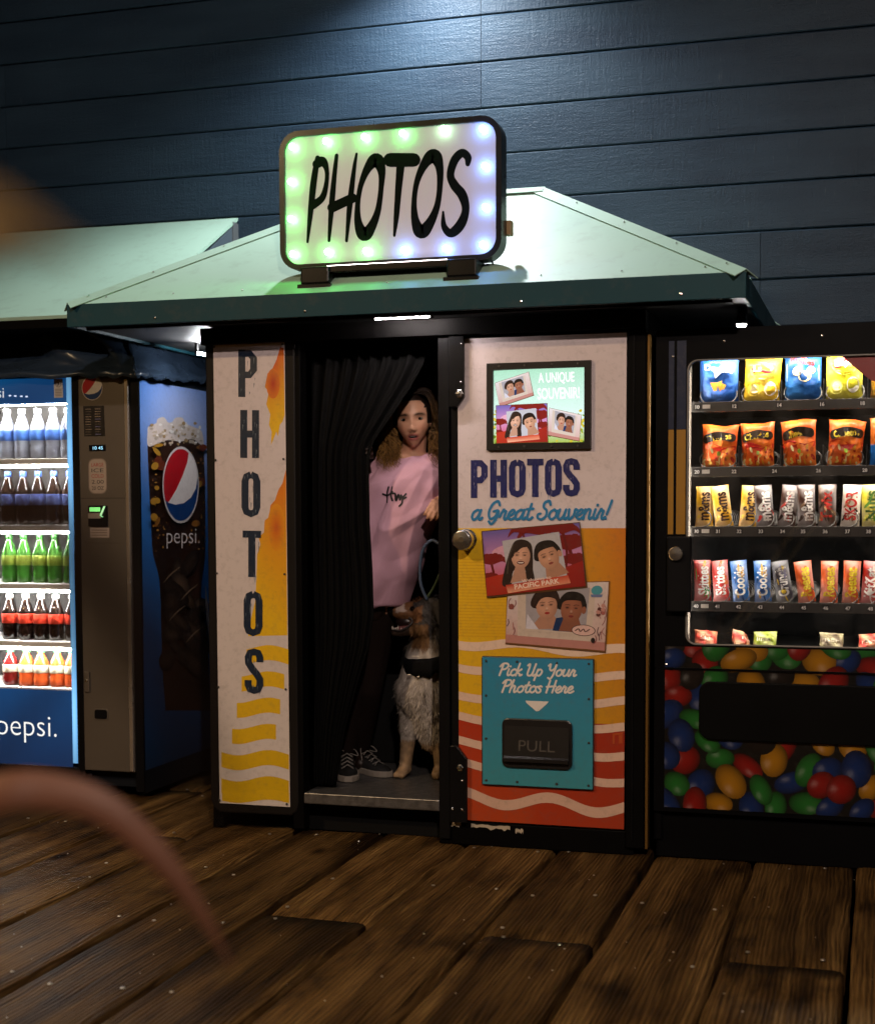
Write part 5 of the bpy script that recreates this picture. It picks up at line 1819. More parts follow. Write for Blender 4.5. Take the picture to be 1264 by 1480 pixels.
# front frame round the window, with rounded window corners
rin = rrect(GX0, GX1, GZ0, GZ1, .035, 8)
rout = rrect(SX0 + .004, SX1 - .004, GZ0 - .09, 1.884, .012, 8)
mb = MB(); n = len(rin)
vs = [(p[0], YC - .004, p[1]) for p in rout] + [(p[0], YC - .004, p[1]) for p in rin] + [(p[0], YC + .05, p[1]) for p in rin]
fs = []
for i in range(n):
    j = (i + 1) % n
    fs += [(i, j, n + j, n + i), (n + i, n + j, 2 * n + j, 2 * n + i)]
mb.add(vs, fs)
mb.build('window_frame', M_sblk, sm)
gask = [(p[0], YC - .006, p[1]) for p in rrect(GX0 + .002, GX1 - .002, GZ0 + .002, GZ1 - .002, .035, 8)]
MB().tube(gask + gask[:1], .0035, 6).build('gasket', mat('grey window gasket', (.22, .21, .20), .35), sm, smooth=True)
MB().box(GX0 - .01, GX1 + .01, YC + .006, YC + .010, GZ0 - .01, GZ1 + .01).build('window_glass', glassmat('snack glass', smudge=.06), sm)
M_led2 = emat('snack led strip', (1.0, .93, .82), 80)
MB().box(GX0 - .026, GX0 - .018, YC + .052, YC + .062, GZ0 + .03, GZ1 - .03).build('light_strip', M_led2, sm)
MB().box(GX0 + .03, GX1 - .03, YC + .052, YC + .062, GZ1 + .004, GZ1 + .012).build('light_strip', emat('snack led bar', (1.0, .93, .82), 130), sm)
MB().box(GX0 - .012, GX0 + .004, YC + .070, YC + .085, GZ0, GZ1).build('shelf_rail', M_sil, sm)
# lower front with candy print
MB().box(SX0 + .004, SX1 - .004, YC - .003, YC + .04, .17, GZ0 - .0905).build('lower_front', M_sblk, sm)
MB().box(SX0 + .01, SX1 - .01, YC + .03, YC + .3, .0, .168).build('kick_plate', M_sblk, sm)
pr = Print(front(YC - .0045), 1.2e-5)
pr.grid(2, 2, lambda a, b: H('#0a0908'), lambda p: (-.730 + p[0] * 1.02, .186 + p[1] * .580))
CAND = {'r': '#b01c14', 'b': '#14387e', 'y': '#d9961a', 'g': '#2c8a34', 'k': '#241a16'}
rc = random.Random(21)
spots_ = []
for row in range(9):
    for i in range(11):
        spots_.append((-.735 + i * .098 + (row % 2) * .049 + rc.uniform(-.02, .02), .80 - row * .074 + rc.uniform(-.018, .018)))
rc.shuffle(spots_)
keys_ = 'rbygrbgyrbgk'
for i, (x, z) in enumerate(spots_):
    rx, rz = rc.uniform(.048, .068), rc.uniform(.034, .052)
    c0 = H(CAND[keys_[i % len(keys_)]])

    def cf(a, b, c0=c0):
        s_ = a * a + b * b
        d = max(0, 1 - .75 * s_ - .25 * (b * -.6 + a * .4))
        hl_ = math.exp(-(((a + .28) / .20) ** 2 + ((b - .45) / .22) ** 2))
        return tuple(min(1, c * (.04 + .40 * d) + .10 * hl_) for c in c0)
    # keep inside the printed sheet
    cx = min(max(x, -.730 + .01), .28); cz = min(max(z, .2), .775)
    Tcl = lambda p: (min(max(p[0], -.730), .288), min(max(p[1], .186), .766))
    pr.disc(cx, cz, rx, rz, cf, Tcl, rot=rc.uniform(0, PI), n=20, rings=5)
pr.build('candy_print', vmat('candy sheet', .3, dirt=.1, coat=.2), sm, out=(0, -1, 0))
MB().box(-.735, .29, YC - .012, YC - .006, .684, .690).build('panel_seam', M_sblk, sm)
dl = MB().prism(rrect(-.607, .20, .438, .645, .04, 6), 'y', YC - .022, YC - .0095).build('delivery_door', mat('black delivery flap', (.002, .002, .002), .5, spec=0.08), sm, bevel=.004)
# coloured strips and lock at the left edge
pr = Print(front(YC - .0055))
for x0_, x1_ in ((-.723, -.704), (-.694, -.662)):
    pr.poly([(x0_, 1.845), (x1_, 1.845), (x1_, 1.535), (x0_, 1.535)], H('#0b1a38'))
    pr.poly([(x0_, 1.534), (x1_, 1.534), (x1_, 1.165), (x0_, 1.165)], H('#9a6f1c'))
pr.build('edge_print', M_print, sm, out=(0, -1, 0))
lk = MB().box(-.722, -.636, YC - .040, YC - .0075, .890, 1.158).build('lock_box', M_blk, sm, bevel=.006)
MB().lathe([(.026, YC - .040), (.026, YC - .052), (.023, YC - .056), (.004, YC - .057)], (-.688, 0, 1.097), 22, 'y').build('lock_cylinder', M_chrome, lk)
for x, z in ((-.708, 1.79), (-.53, 1.838), (-.2, 1.845), (-.725, .70)):
    MB().lathe([(.004, YC - .0045), (.004, YC - .007), (.001, YC - .008)], (x, 0, z), 8, 'y').build('screw', M_chrome, sm)
pr = Print(front(YC + .0045))
pr.poly([(-.155, 1.795), (-.10, 1.74), (-.04, 1.69), (.02, 1.66), (.02, 1.795)], H('#7c1410'))
pr.build('glass_sticker', M_print, sm, out=(0, -1, 0))
# trays, dividers, coils, price numbers
TR = [1.632, 1.402, 1.190, .922]
M_tray = mat('black tray', (.02, .019, .018), .35)
M_wire = mat('dark spiral wire', (.16, .15, .14), .35, metal=.8)
M_strip = mat('clear price strip', (.07, .065, .06), .2)
NUM = [[('10', -.63), ('12', -.50), ('14', -.345), ('16', -.20), ('18', -.065)],
       [('20', -.63), ('22', -.50), ('24', -.36), ('26', -.21), ('28', -.055)],
       [('30', -.63), ('31', -.555), ('32', -.48), ('33', -.405), ('34', -.33), ('35', -.26), ('36', -.185), ('37', -.11), ('38', -.04)],
       [('40', -.63), ('41', -.555), ('42', -.48), ('43', -.405), ('44', -.33), ('45', -.255), ('46', -.18), ('47', -.105), ('48', -.03)]]
for zt, nums in zip(TR, NUM):
    tr = MB().box(GX0 + .006, GX1 + .02, YC + .075, 5.98, zt - .014, zt - .004).build('tray', M_tray, sm)
    MB().box(GX0 + .02, GX1, YC + .080, YC + .088, zt - .020, zt - .0155).build('light_strip', MATS['snack led strip'], tr)
    fr = MB().box(GX0 + .006, GX1 + .02, YC + .062, YC + .074, zt - .034, zt + .002).build('price_strip', M_strip, tr, bevel=.002)
    pr = Print(front(YC + .0612))
    for s_, x in nums:
        pr.poly([(x - .012, zt - .005), (x + .012, zt - .005), (x + .012, zt - .026), (x - .012, zt - .026)], H('#141210'))
        pr.text(s_, x, zt - .0215, .012, H('#f4f0ea'), ydown=False, bold=.02)
    pr.poly([(-.612, zt - .008), (-.585, zt - .008), (-.585, zt - .022), (-.612, zt - .022)], H('#c9c2b8'))
    pr.build('price_numbers', M_print, tr, out=(0, -1, 0))


def coil(x, z, r, y0, turns=7, pitch=.085, flip=1):
    pts = []
    for k in range(turns * 14 + 1):
        q = 2 * PI * k / 14
        pts.append((x + flip * r * math.sin(q), y0 + pitch * k / 14, z + r - r * math.cos(q)))
    return MB().tube(pts, .0021, 5).build('coil', M_wire, sm, smooth=True)


def divider(x, zt, h=.075):
    MB().box(x - .0012, x + .0012, YC + .078, 5.95, zt - .003, zt + h).build('divider', M_tray, sm)


M_bag = vmat('glossy snack wrapper', .34, dirt=.0, spec=.35, bump=.4, bsc=55)


def bag(name, label, cat, x, zt, w, h, th, colfn, art, y=YC + .118, tilt=(0, 0, 0), group=None, taper=0.0, seed=0, jag=0.0):
    """pillow pack with crimped ends; the art follows its bulge"""
    rr_ = random.Random(seed + 77)
    sd = rr_.random() * 50

    def surf(u, v):
        a = max(0.0, 1 - abs(2 * u - 1) ** 2.6) ** .55
        b = max(0.0, 1 - abs(2 * v - 1) ** 5) ** .8
        d = th / 2 * a * b * (1 + .38 * noise.noise((u * 4 + sd, v * 4, 1.0)) + .18 * noise.noise((u * 9 + sd, v * 9, 3.0)))
        crp = .0016 * math.sin(v * 260) if (v < .055 or v > .945) else 0
        xx = (u - .5) * w * (1 + taper * (v - .5)) * (1 - .05 * b)
        zz = v * h + jag * h * (math.sin(u * 7 + sd) * .5 + noise.noise((u * 3, sd, 0))) * max(0, v - .8) * 5 * .25
        return xx, d + crp, zz
    nx, nz = 16, 26
    mb_ = MB()
    vs_, fs_, cs_ = [], [], []
    for side in (-1, 1):
        for j in range(nz + 1):
            for i in range(nx + 1):
                u, v = i / nx, j / nz
                xx, d, zz = surf(u, v)
                vs_.append((xx, side * d, zz))
                cs_.append(tuple(colfn(u, v)))
    nn = (nx + 1) * (nz + 1)
    for j in range(nz):
        for i in range(nx):
            k = j * (nx + 1) + i
            fs_.append((k, k + 1, k + nx + 2, k + nx + 1))
            fs_.append((nn + k, nn + k + nx + 1, nn + k + nx + 2, nn + k + 1))
    mb_.v, mb_.f, mb_.c = vs_, fs_, cs_
    me = mb_.mesh(name)
    o = link_mesh(name, me, M_bag, None, smooth=True)
    o.location = (x, y, zt + .0005)
    o.rotation_euler = tilt
    OFF[o.name] = Vector((0, 0, 0))
    tag(o, label, cat, group)

    def place(u, v, e_):
        u = min(max(u, 0.01), .99); v = min(max(v, .01), .99)
        xx, d, zz = surf(u, v)
        return (xx, -d - .0016 - e_, zz)
    pr = Print(place)
    art(pr)
    ch_ = pr.build('wrapper_art', M_bag, o)
    return o


G1 = 'snack packs in the machine'
# --- first tray: big chip bags
def art_tri(pr):        # blue bag with orange triangles
    pr.poly([(.1, .98), (.45, .98), (.30, .80)], H('#2a4a90'))
    for p in ([(.28, .42), (.5, .42), (.42, .14)], [(.50, .44), (.70, .36), (.56, .12)], [(.46, .40), (.60, .46), (.55, .22)]):
        pr.poly(p, [H('#e8a030'), H('#f0b048'), H('#d88420')])
    pr.poly([(.36, .70), (.62, .64), (.42, .50)], H('#e6d6c0')); pr.poly([(.40, .67), (.57, .635), (.44, .545)], H('#c8502a'))
    pr.text('Doritos', .5, .645, .12, H('#f6f2ea'), ydown=False, fitw=.74, bold=.03, rot=-.12)


bag('chip_bag', 'blue chip bag with orange triangle chips, leftmost on the top tray', 'chip bag', -.560, TR[0], .142, .170, .060, lambda u, v: mix(H('#1d4f9c'), H('#4a78c8'), .5 + .5 * math.sin(u * 5 + v * 4)), art_tri, group=G1, seed=1)


def art_lay(bgc, word='Lays'):
    def f(pr):
        pr.ell(.5, .70, .36, .20, H('#f2d060')); pr.ell(.5, .72, .33, .17, H('#e8c030'))
        pr.poly(catmull([(.16, .74), (.25, .84), (.5, .86), (.8, .84), (.86, .72), (.7, .64), (.45, .66), (.25, .64)], 4, True), H('#b01c1c'))
        pr.text(word, .5, .69, .13, H('#f8f4ec'), ydown=False, fitw=.54, bold=.02, rot=.05, shear=.15)
        pr.ell(.74, .30, .17, .16, H('#f4ecd8')); pr.ell(.28, .26, .18, .15, bgc)
        pr.ell(.30, .28, .13, .10, H('#f0dca0'))
    return f


bag('chip_bag', 'plain yellow chip bag with red ribbon mark, second on the top tray', 'chip bag', -.412, TR[0], .130, .155, .055, lambda u, v: mix(H('#e6b81c'), H('#f4d04a'), .5 + .5 * math.sin(u * 6 - v * 3)), art_lay(H('#f2cf4e')), group=G1, seed=2, tilt=(0, R(3), 0))


def art_ruf(pr):
    pr.poly([(.05, .40), (.95, .40), (.95, .72), (.05, .76)], H('#e8e4e0'))
    pr.ell(.34, .60, .13, .09, H('#f0d8a0')); pr.ell(.55, .50, .18, .11, H('#ecc878')); pr.ell(.72, .62, .12, .08, H('#f4e0b4'))
    pr.text('Ruffles', .48, .76, .12, H('#c8342a'), ydown=False, fitw=.66, bold=.03, rot=-.14)


bag('chip_bag', 'blue and white chip bag with ridged chips, third on the top tray', 'chip bag', -.268, TR[0], .130, .170, .055, lambda u, v: mix(H('#16427c'), H('#2c68a8'), .5 + .5 * math.sin(u * 5 + v * 5)), art_ruf, group=G1, seed=3)
bag('chip_bag', 'lime green chip bag under the red corner sticker on the top tray', 'chip bag', -.128, TR[0], .128, .172, .055, lambda u, v: mix(H('#b8b01c'), H('#dcd24a'), .5 + .5 * math.sin(u * 6 + v * 3)), art_lay(H('#dcd860')), group=G1, seed=4)
bag('chip_bag', 'golden chip bag cut by the right edge on the top tray', 'chip bag', .020, TR[0], .125, .14, .05, lambda u, v: H('#d0962a'), art_lay(H('#e0b050')), group=G1, seed=5)


# --- second tray: crunchy corn bags
def art_chee(pr):
    pr.poly(catmull([(.02, .50), (.3, .56), (.7, .46), (.98, .52), (.98, .42), (.6, .34), (.3, .44), (.02, .40)], 4, True), H('#c8261c'))
    rr_ = random.Random(pr.k + 3)
    for _ in range(26):
        pr.ell(rr_.uniform(.06, .94), rr_.uniform(.04, .40), rr_.uniform(.03, .09), rr_.uniform(.02, .06), rr_.choice((H('#e8c060'), H('#d89a30'), H('#b8521c'), H('#8aa030'), H('#f0dc9a'), H('#a82018'))), n=7, rot=rr_.uniform(0, 3))
    pr.stroke([(.12, .66), (.5, .74), (.88, .70)], .20, H('#20140c'))
    pr.text('Cheetos', .5, .635, .14, H('#f0d040'), ydown=False, fitw=.74, bold=.035, rot=.10)


for i, (x, w, h, rot_, lab) in enumerate(((-.560, .128, .150, 2, 'leftmost orange corn snack bag on the second tray'), (-.420, .118, .155, -2, 'second orange corn snack bag, upright, on the second tray'),
                                       (-.276, .120, .165, -3, 'third orange corn snack bag with torn looking top, second tray'), (-.126, .122, .162, 4, 'fourth orange corn snack bag leaning right on the second tray'))):
    bag('snack_bag', lab, 'snack bag', x, TR[1], w, h, .055, lambda u, v: mix(H('#d8551c'), H('#ee8030'), .5 + .5 * math.sin(u * 7 + v * 5 + 1)), art_chee, group=G1, seed=10 + i, tilt=(R(-3), R(rot_), R(random.uniform(-6, 6))), jag=.14, taper=.08)
bag('snack_bag', 'orange and blue snack bag cut by the right edge on the second tray', 'snack bag', .012, TR[1], .105, .165, .05, lambda u, v: H('#2a78c8') if v < .45 else H('#e07428'), lambda pr: pr.text('Chips', .5, .6, .12, H('#f0e8d8'), ydown=False, fitw=.6), group=G1, seed=15)


# --- third and fourth trays: upright candy packs
def art_bar(word, colr, fleck=(), edge_=None, size=.62):
    def f(pr):
        rr_ = random.Random(len(word) * 7 + pr.k)
        for c in fleck:
            for _ in range(4):
                pr.ell(rr_.uniform(.1, .9), rr_.uniform(.08, .92), rr_.uniform(.08, .22), rr_.uniform(.03, .07), H(c), n=9, rot=rr_.uniform(0, 3))
        if edge_:
            pr.poly([(.02, .1), (.20, .1), (.20, .9), (.02, .9)], H(edge_))
        # word runs up the pack
        sc_ = 2.2
        vs_, fs_ = glyph(word, .03)
        xa = min(v[0] for v in vs_); xb = max(v[0] for v in vs_); yb = max(v[1] for v in vs_)
        out = [(.5 + (b / yb - .5) * size * -1 * -1 * -1, .14 + (a - xa) / (xb - xa) * .70) for a, b in vs_]
        out = [(.5 - (b / yb - .5) * size, .14 + (a - xa) / (xb - xa) * .70) for a, b in vs_]
        pr._add(out, fs_, [H(colr)] * len(out))
    return f


ROW3 = [(-.610, '#e0a81c', 'm&ms', '#3a2010', ('#f0c850',), 0, 'yellow candy pack, leftmost on the third tray'),
        (-.536, '#e0a81c', 'm&ms', '#3a2010', ('#f0c850',), -7, 'tilted yellow candy pack, second on the third tray'),
        (-.455, '#e0a81c', 'm&ms', '#3a2010', ('#f0c850',), 2, 'third and straightest yellow candy pack on the third tray'),
        (-.392, '#3a2018', 'm&ms', '#e8e0d8', ('#b02a20', '#d8d0c8'), -6, 'brown candy pack with red flecks, fourth on the third tray'),
        (-.322, '#4a2c1e', 'm&ms', '#d8d0c8', ('#2a1810', '#b03020'), 3, 'brown candy pack with red spot below, fifth on the third tray'),
        (-.250, '#4a2c1e', 'm&ms', '#e8e0d8', ('#2a1810', '#8a6a50'), -3, 'brown candy pack with white lettering, sixth on the third tray'),
        (-.180, '#5a3a26', 'Twix', '#c8342a', ('#a88a60', '#3a2418'), 0, 'brown and cream candy bar, seventh on the third tray'),
        (-.104, '#d8ccb8', 'SKOR', '#b8241c', ('#3a2418', '#8a6a48'), 3, 'cream and brown candy bar with red lettering on the third tray'),
        (-.030, '#c8b828', 'Nuts', '#3a5a1c', ('#e0d85a', '#5a8a2a'), 0, 'lime yellow nut pack at the right end of the third tray')]
ROW4 = [(-.612, '#c4241c', 'Skittles', '#f4eee8', ('#e8b030', '#3a9a3a'), 0, 'red fruit candy pack, leftmost on the fourth tray'),
        (-.543, '#c4241c', 'Skittles', '#f4eee8', ('#e06a28', '#d84838'), -4, 'red fruit candy pack, second on the fourth tray'),
        (-.474, '#1c6ab8', 'Cookie', '#f4f0e8', ('#0e3a70', '#d8a848'), -5, 'blue candy bar, first of two on the fourth tray'),
        (-.398, '#1c6ab8', 'Cookie', '#f4f0e8', ('#0e3a70', '#d8a848'), -4, 'blue candy bar, second of two on the fourth tray'),
        (-.320, '#3a3640', 'Crunch', '#e8e4e0', ('#d8b838', '#8a86a0'), -12, 'dark candy bar leaning left on the fourth tray'),
        (-.245, '#dc5c1e', "Reeses", '#f0d038', ('#e8742c',), -5, 'orange peanut candy pack, first of three on the fourth tray'),
        (-.172, '#dc5c1e', "Reeses", '#f0d038', ('#e8742c',), 3, 'orange peanut candy pack, middle of three on the fourth tray'),
        (-.098, '#dc5c1e', "Reeses", '#f0d038', ('#e8742c',), 0, 'orange peanut candy pack, last of three on the fourth tray'),
        (-.036, '#c8301e', 'KitKat', '#f4eee8', ('#e8e0d8',), 6, 'red and white wafer pack near the right end of the fourth tray')]
for zt, rows, wd, hh in ((TR[2], ROW3, .066, .148), (TR[3], ROW4, .062, .148)):
    for i, (x, c, word, tc_, fl_, rot_, lab) in enumerate(rows):
        cc_ = H(c)
        bag('candy_pack', lab, 'candy', x, zt, wd, hh, .026, lambda u, v, cc_=cc_: mix(cc_, mix(cc_, (1, 1, 1), .25), .5 + .5 * math.sin(u * 4 + v * 6)), art_bar(word, tc_, fl_), group=G1, seed=40 + i, tilt=(R(random.uniform(-12, -2)), R(rot_ + random.uniform(-3, 3)), R(random.uniform(-16, 16))), y=YC + .112 + random.uniform(-.006, .006))
# coils
for zt in TR[:2]:
    for x in (-.560, -.415, -.268, -.125):
        for s_ in (-1, 1):
            coil(x + s_ * .036, zt, .029, YC + .082, 6, .08, s_)
    for x in (-.487, -.341, -.197, -.050):
        divider(x, zt)
for zt, rows in ((TR[2], ROW3), (TR[3], ROW4)):
    for i, rw in enumerate(rows):
        coil(rw[0], zt, .029, YC + .078, 6, .075)
# packs fallen to the bottom
for i, (x, rz_, c, word, lab) in enumerate(((-.600, 15, '#d83c34', 'Skit', 'fallen red candy pack at the bottom left of the snack machine'), (-.468, 60, '#a8201c', 'mini', 'fallen dark red candy pack standing on end at the machine bottom'),
                                       (-.392, -5, '#8a9a24', 'lime', 'fallen green and yellow pack at the bottom of the snack machine'), (-.16, 8, '#6a5a48', 'bar', 'fallen brown and silver wrapper at the bottom of the snack machine'),
                                       (-.03, -12, '#c82c28', 'red', 'fallen red pack at the bottom right of the snack machine'))):
    cc_ = H(c)
    o = bag('fallen_pack', lab, 'candy', x, .7455, .085, .075, .045, lambda u, v, cc_=cc_: mix(cc_, mix(cc_, (1, .9, .5), .4), .5 + .5 * math.sin(u * 9 + v * 7)), lambda pr: pr.text(word, .5, .4, .2, H('#f0e4d0'), ydown=False, fitw=.6), group=G1, seed=80 + i, y=YC + .11, tilt=(R(-28), R(rz_ * .4), R(rz_)))

# ------------------------------------------------------------------ person looking out of the booth
FZ = 0.1655
per = thing('person', 'person in a pink T-shirt leaning out of the booth doorway behind the curtain', 'person', (-1.97, 5.57, FZ))
HC = Vector((-1.772, 5.555, 1.612))         # eye level, middle of the head
HR = Matrix.Rotation(R(14), 3, 'Z') @ Matrix.Rotation(R(4), 3, 'X') @ Matrix.Rotation(R(-4), 3, 'Y')


def head_point(x, z, y=None):
    """surface point of the face, x right, z up from eye level, front is -y"""
    zz = z / (0.115 if z > 0 else 0.110)
    a = 0.069 * (1 - 0.48 * max(0, -zz) ** 1.8)
    xx = max(-1, min(1, x / a))
    yy = -0.090 * math.sqrt(max(0, 1 - min(1, xx * xx * 0.92 + zz * zz * 0.80)))
    if z < -0.02:
        yy -= 0.006 * min(1, (-z - 0.02) / 0.05)
    g = lambda cx, cz, sx, sz: math.exp(-((x - cx) / sx) ** 2 - ((z - cz) / sz) ** 2)
    d = 0.021 * g(0, -.037, .011, .012) + 0.012 * g(0, -.015, .008, .020) + .006 * g(.011, -.041, .006, .006) + .006 * g(-.011, -.041, .006, .006)
    d += -0.011 * (g(.031, .001, .017, .010) + g(-.031, .001, .017, .010)) + .005 * (g(.03, .021, .02, .007) + g(-.03, .021, .02, .007))
    d += .004 * (g(.040, -.032, .018, .016) + g(-.040, -.032, .018, .016))
    d += .0065 * g(0, -.060, .020, .006) + .0075 * g(0, -.0775, .017, .006) - .013 * g(0, -.0680, .015, .0040) + .007 * g(0, -.100, .016, .012)
    return Vector((x, yy - d, z))


body = MB()
nu, nv = 72, 72
vs, fs = [], []
for j in range(nv + 1):
    th = PI * j / nv
    for i in range(nu):
        ph = 2 * PI * i / nu
        sx, sy, sz = math.sin(th) * math.sin(ph), -math.sin(th) * math.cos(ph), math.cos(th)
        z = sz * (0.115 if sz > 0 else 0.110)
        zz = sz
        a = 0.069 * (1 - 0.48 * max(0, -zz) ** 1.8)
        x = sx * a
        if sy < 0:
            p = head_point(x, z)
            base = sy * 0.090
            # blend face relief towards the sides
            w_ = min(1, -sy / 0.35)
            p = Vector((x, base * (1 - w_) + p.y * w_, z))
        else:
            p = Vector((x, sy * (0.100 if z > -.02 else 0.100 - .5 * min(.06, -z - .02)), z))
        vs.append(HC + HR @ p)
for j in range(nv):
    for i in range(nu):
        fs.append((j * nu + i, (j + 1) * nu + i, (j + 1) * nu + (i + 1) % nu, j * nu + (i + 1) % nu))
body.add(vs, fs)
for s_ in (-1, 1):
    body.ball(HC + HR @ Vector((.073 * s_, .012, -.012)), (.008, .018, .028), 10, 8)
SH_L = Vector((-1.905, 5.585, 1.425))   # her right shoulder, picture left
SH_R = Vector((-1.680, 5.600, 1.418))
PEL = Vector((-1.985, 5.64, 0.90))
CH = Vector((-1.80, 5.60, 1.32))
body.capsule(HC + HR @ Vector((0, .022, -.075)), (-1.792, 5.605, 1.445), .048, .052)
body.capsule((-1.795, 5.605, 1.44), CH, .075, .105)
body.capsule(CH, PEL, .105, .125)
body.capsule(SH_L, SH_R, .052, .052)
# right arm (picture left) reaching to the curtain edge
EL = Vector((-2.07, 5.55, 1.29))
WR = Vector((-1.965, 5.415, 1.470))
body.capsule(SH_L, EL, .046, .036); body.capsule(EL, WR, .036, .026)
# left arm bent, hand at the door post
ER = Vector((-1.610, 5.62, 1.215))
W2 = Vector((-1.652, 5.515, 1.285))
body.capsule(SH_R, ER, .046, .036); body.capsule(ER, W2, .035, .025)


def hand(mb, wrist, d, n_, s=1.0, curl=0.9, thumb=1):
    """palm, four unequal bent fingers and a thumb; d along the hand, n_ out of the palm"""
    d = Vector(d).normalized(); n_ = Vector(n_); n_ = (n_ - d * n_.dot(d)).normalized(); w = d.cross(n_)
    wrist = Vector(wrist)
    c = wrist + d * .045 * s
    rot = Matrix((w, d, n_)).transposed()
    mb.ball(c, (.036 * s, .048 * s, .014 * s), 12, 8, rot)
    for k, (off, L) in enumerate(((-.027, .066), (-.009, .075), (.009, .071), (.027, .056))):
        p = wrist + d * .085 * s + w * off * s
        ang = .25
        prev = p
        for q, fr in enumerate((.45, .32, .23)):
            ang += curl * (.55 + .15 * q)
            dirv = d * math.cos(ang) + n_ * math.sin(ang)
            nx_ = prev + dirv * L * fr * s
            mb.capsule(prev, nx_, (.0088 - .001 * q) * s, (.0080 - .001 * q) * s, 8)
            prev = nx_
    p = wrist + d * .022 * s + w * (-.030 * thumb) * s
    t1 = p + (d * .6 - w * .7 * thumb + n_ * .35).normalized() * .034 * s
    t2 = t1 + (d * .8 + n_ * .6).normalized() * .028 * s
    mb.capsule(p, t1, .0115 * s, .0095 * s, 8); mb.capsule(t1, t2, .0095 * s, .008 * s, 8)


hand(body, WR, (.93, -.30, .12), (-.1, -1, 0), .90, .95, 1)
hand(body, W2, (.12, -.75, -.18), (-.5, -.1, -.8), .92, .8, -1)
# legs
for hip, knee, ank in (((-2.05, 5.66, .86), (-2.06, 5.62, .52), (-2.10, 5.66, .235)), ((-1.945, 5.65, .86), (-1.99, 5.63, .52), (-2.07, 5.735, .235))):
    body.capsule(hip, knee, .075, .050); body.capsule(knee, ank, .050, .033)
    body.capsule(ank, (ank[0] + .02, ank[1] - .04, .205), .033, .030)
me = remesh(body, .0042, 3)


def skin(co):
    n = len(co)
    base = np.array(H('#cf9c80'))
    c = np.tile(base, (n, 1))
    loc = (co - np.array(HC)) @ np.array(HR)
    fr = loc[:, 1] < -.04
    g = lambda cx, cz, sx, sz: np.exp(-((loc[:, 0] - cx) / sx) ** 2 - ((loc[:, 2] - cz) / sz) ** 2) * fr
    def put(w, colr):
        nonlocal c
        w = np.clip(w, 0, 1)[:, None]
        c = c * (1 - w) + np.array(colr) * w
    put(.55 * (g(.040, -.035, .020, .016) + g(-.040, -.035, .020, .016)), H('#d08a70'))
    lips = np.clip(1.4 * np.exp(-(loc[:, 0] / .0215) ** 4 - ((loc[:, 2] + .0690) / .0125) ** 4) * fr, 0, 1)
    put(lips, H('#b0605a'))
    put(1.3 * np.exp(-(loc[:, 0] / .017) ** 4 - ((loc[:, 2] + .068) / .0048) ** 4) * fr, (.012, .004, .004))
    for s_ in (-1, 1):
        put(.55 * g(.031 * s_, .004, .019, .008), H('#7a4c38'))
        bx = (loc[:, 0] - .032 * s_)
        put(1.1 * np.exp(-(bx / .021) ** 4 - ((loc[:, 2] - .0195 + 9 * bx ** 2) / .0050) ** 2) * fr, H('#2a1810'))
        put(.7 * g(.0085 * s_, -.049, .004, .003), H('#4a2418'))
    scalp = ((loc[:, 2] > .072 - 14 * np.clip(np.abs(loc[:, 0]) - .03, 0, 1) ** 2 * 3) & (loc[:, 2] < .2)) | ((np.abs(loc[:, 0]) > .058) & (loc[:, 2] > -.02) & (loc[:, 2] < .2) & (np.abs(loc[:, 0]) < .09)) | ((loc[:, 1] > .0) & (loc[:, 2] > -.05) & (loc[:, 2] < .2) & (np.abs(loc[:, 0]) < .09))
    c[scalp] = H('#1c100a')
    return c


shade_mesh(me, skin)
M_skin = vmat('skin', .45, dirt=0.0, spec=.4)
MATS['skin'].node_tree.nodes['Principled BSDF'].inputs['Subsurface Weight'].default_value = 0.0
shift_mesh(me, OFF[per.name])
link_mesh('body', me, M_skin, per, smooth=True)
# eyes
for s_ in (-1, 1):
    c = HC + HR @ Vector((.031 * s_, -.0685, .001))
    e_ = MB()
    e_.ball(c, (.0125, .0090, .0062), 14, 10, HR)
    eo = e_.build('eye', mat('eye white', (.26, .23, .21), .15), per, smooth=True)
    fwd = HR @ Vector((0, -1, 0))
    ic = c + fwd * .0078
    MB().ball(ic, (.0058, .0022, .0058), 12, 8, HR).build('iris', mat('dark iris', (.010, .006, .004), .1), eo, smooth=True)
teeth = MB()
tc_ = HC + HR @ Vector((0, -.0905, -.0655))
teeth.ball(tc_, (.011, .004, .0016), 10, 6, HR)
teeth.build('teeth', mat('teeth', (.20, .18, .16), .3), per, smooth=True)

# hair: shoulder-length waves over a close cap
rh = random.Random(5)
hair = MB()
capv, capf = [], []
NU, NV = 40, 24
for jj in range(NV + 1):
    for ii in range(NU):
        ph = 2 * PI * ii / NU                      # 0 = front
        fr_ = max(0, math.cos(ph))
        low = -.105 + .185 * fr_ ** .7 + (.02 if abs(math.sin(ph)) > .8 else 0)     # hairline: high at the brow, low at the nape
        zt_ = .121
        th = jj / NV
        z = zt_ + (low - zt_) * th ** 1.25
        k_ = max(0, 1 - (z / (.122 if z > 0 else .20)) ** 2) ** .5
        capv.append(HC + HR @ Vector((.077 * k_ * math.sin(ph), .010 - .100 * k_ * math.cos(ph), z)))
for jj in range(NV):
    for ii in range(NU):
        capf.append((jj * NU + ii, jj * NU + (ii + 1) % NU, (jj + 1) * NU + (ii + 1) % NU, (jj + 1) * NU + ii))
hair.add(capv, capf, (.007, .0042, .0026))
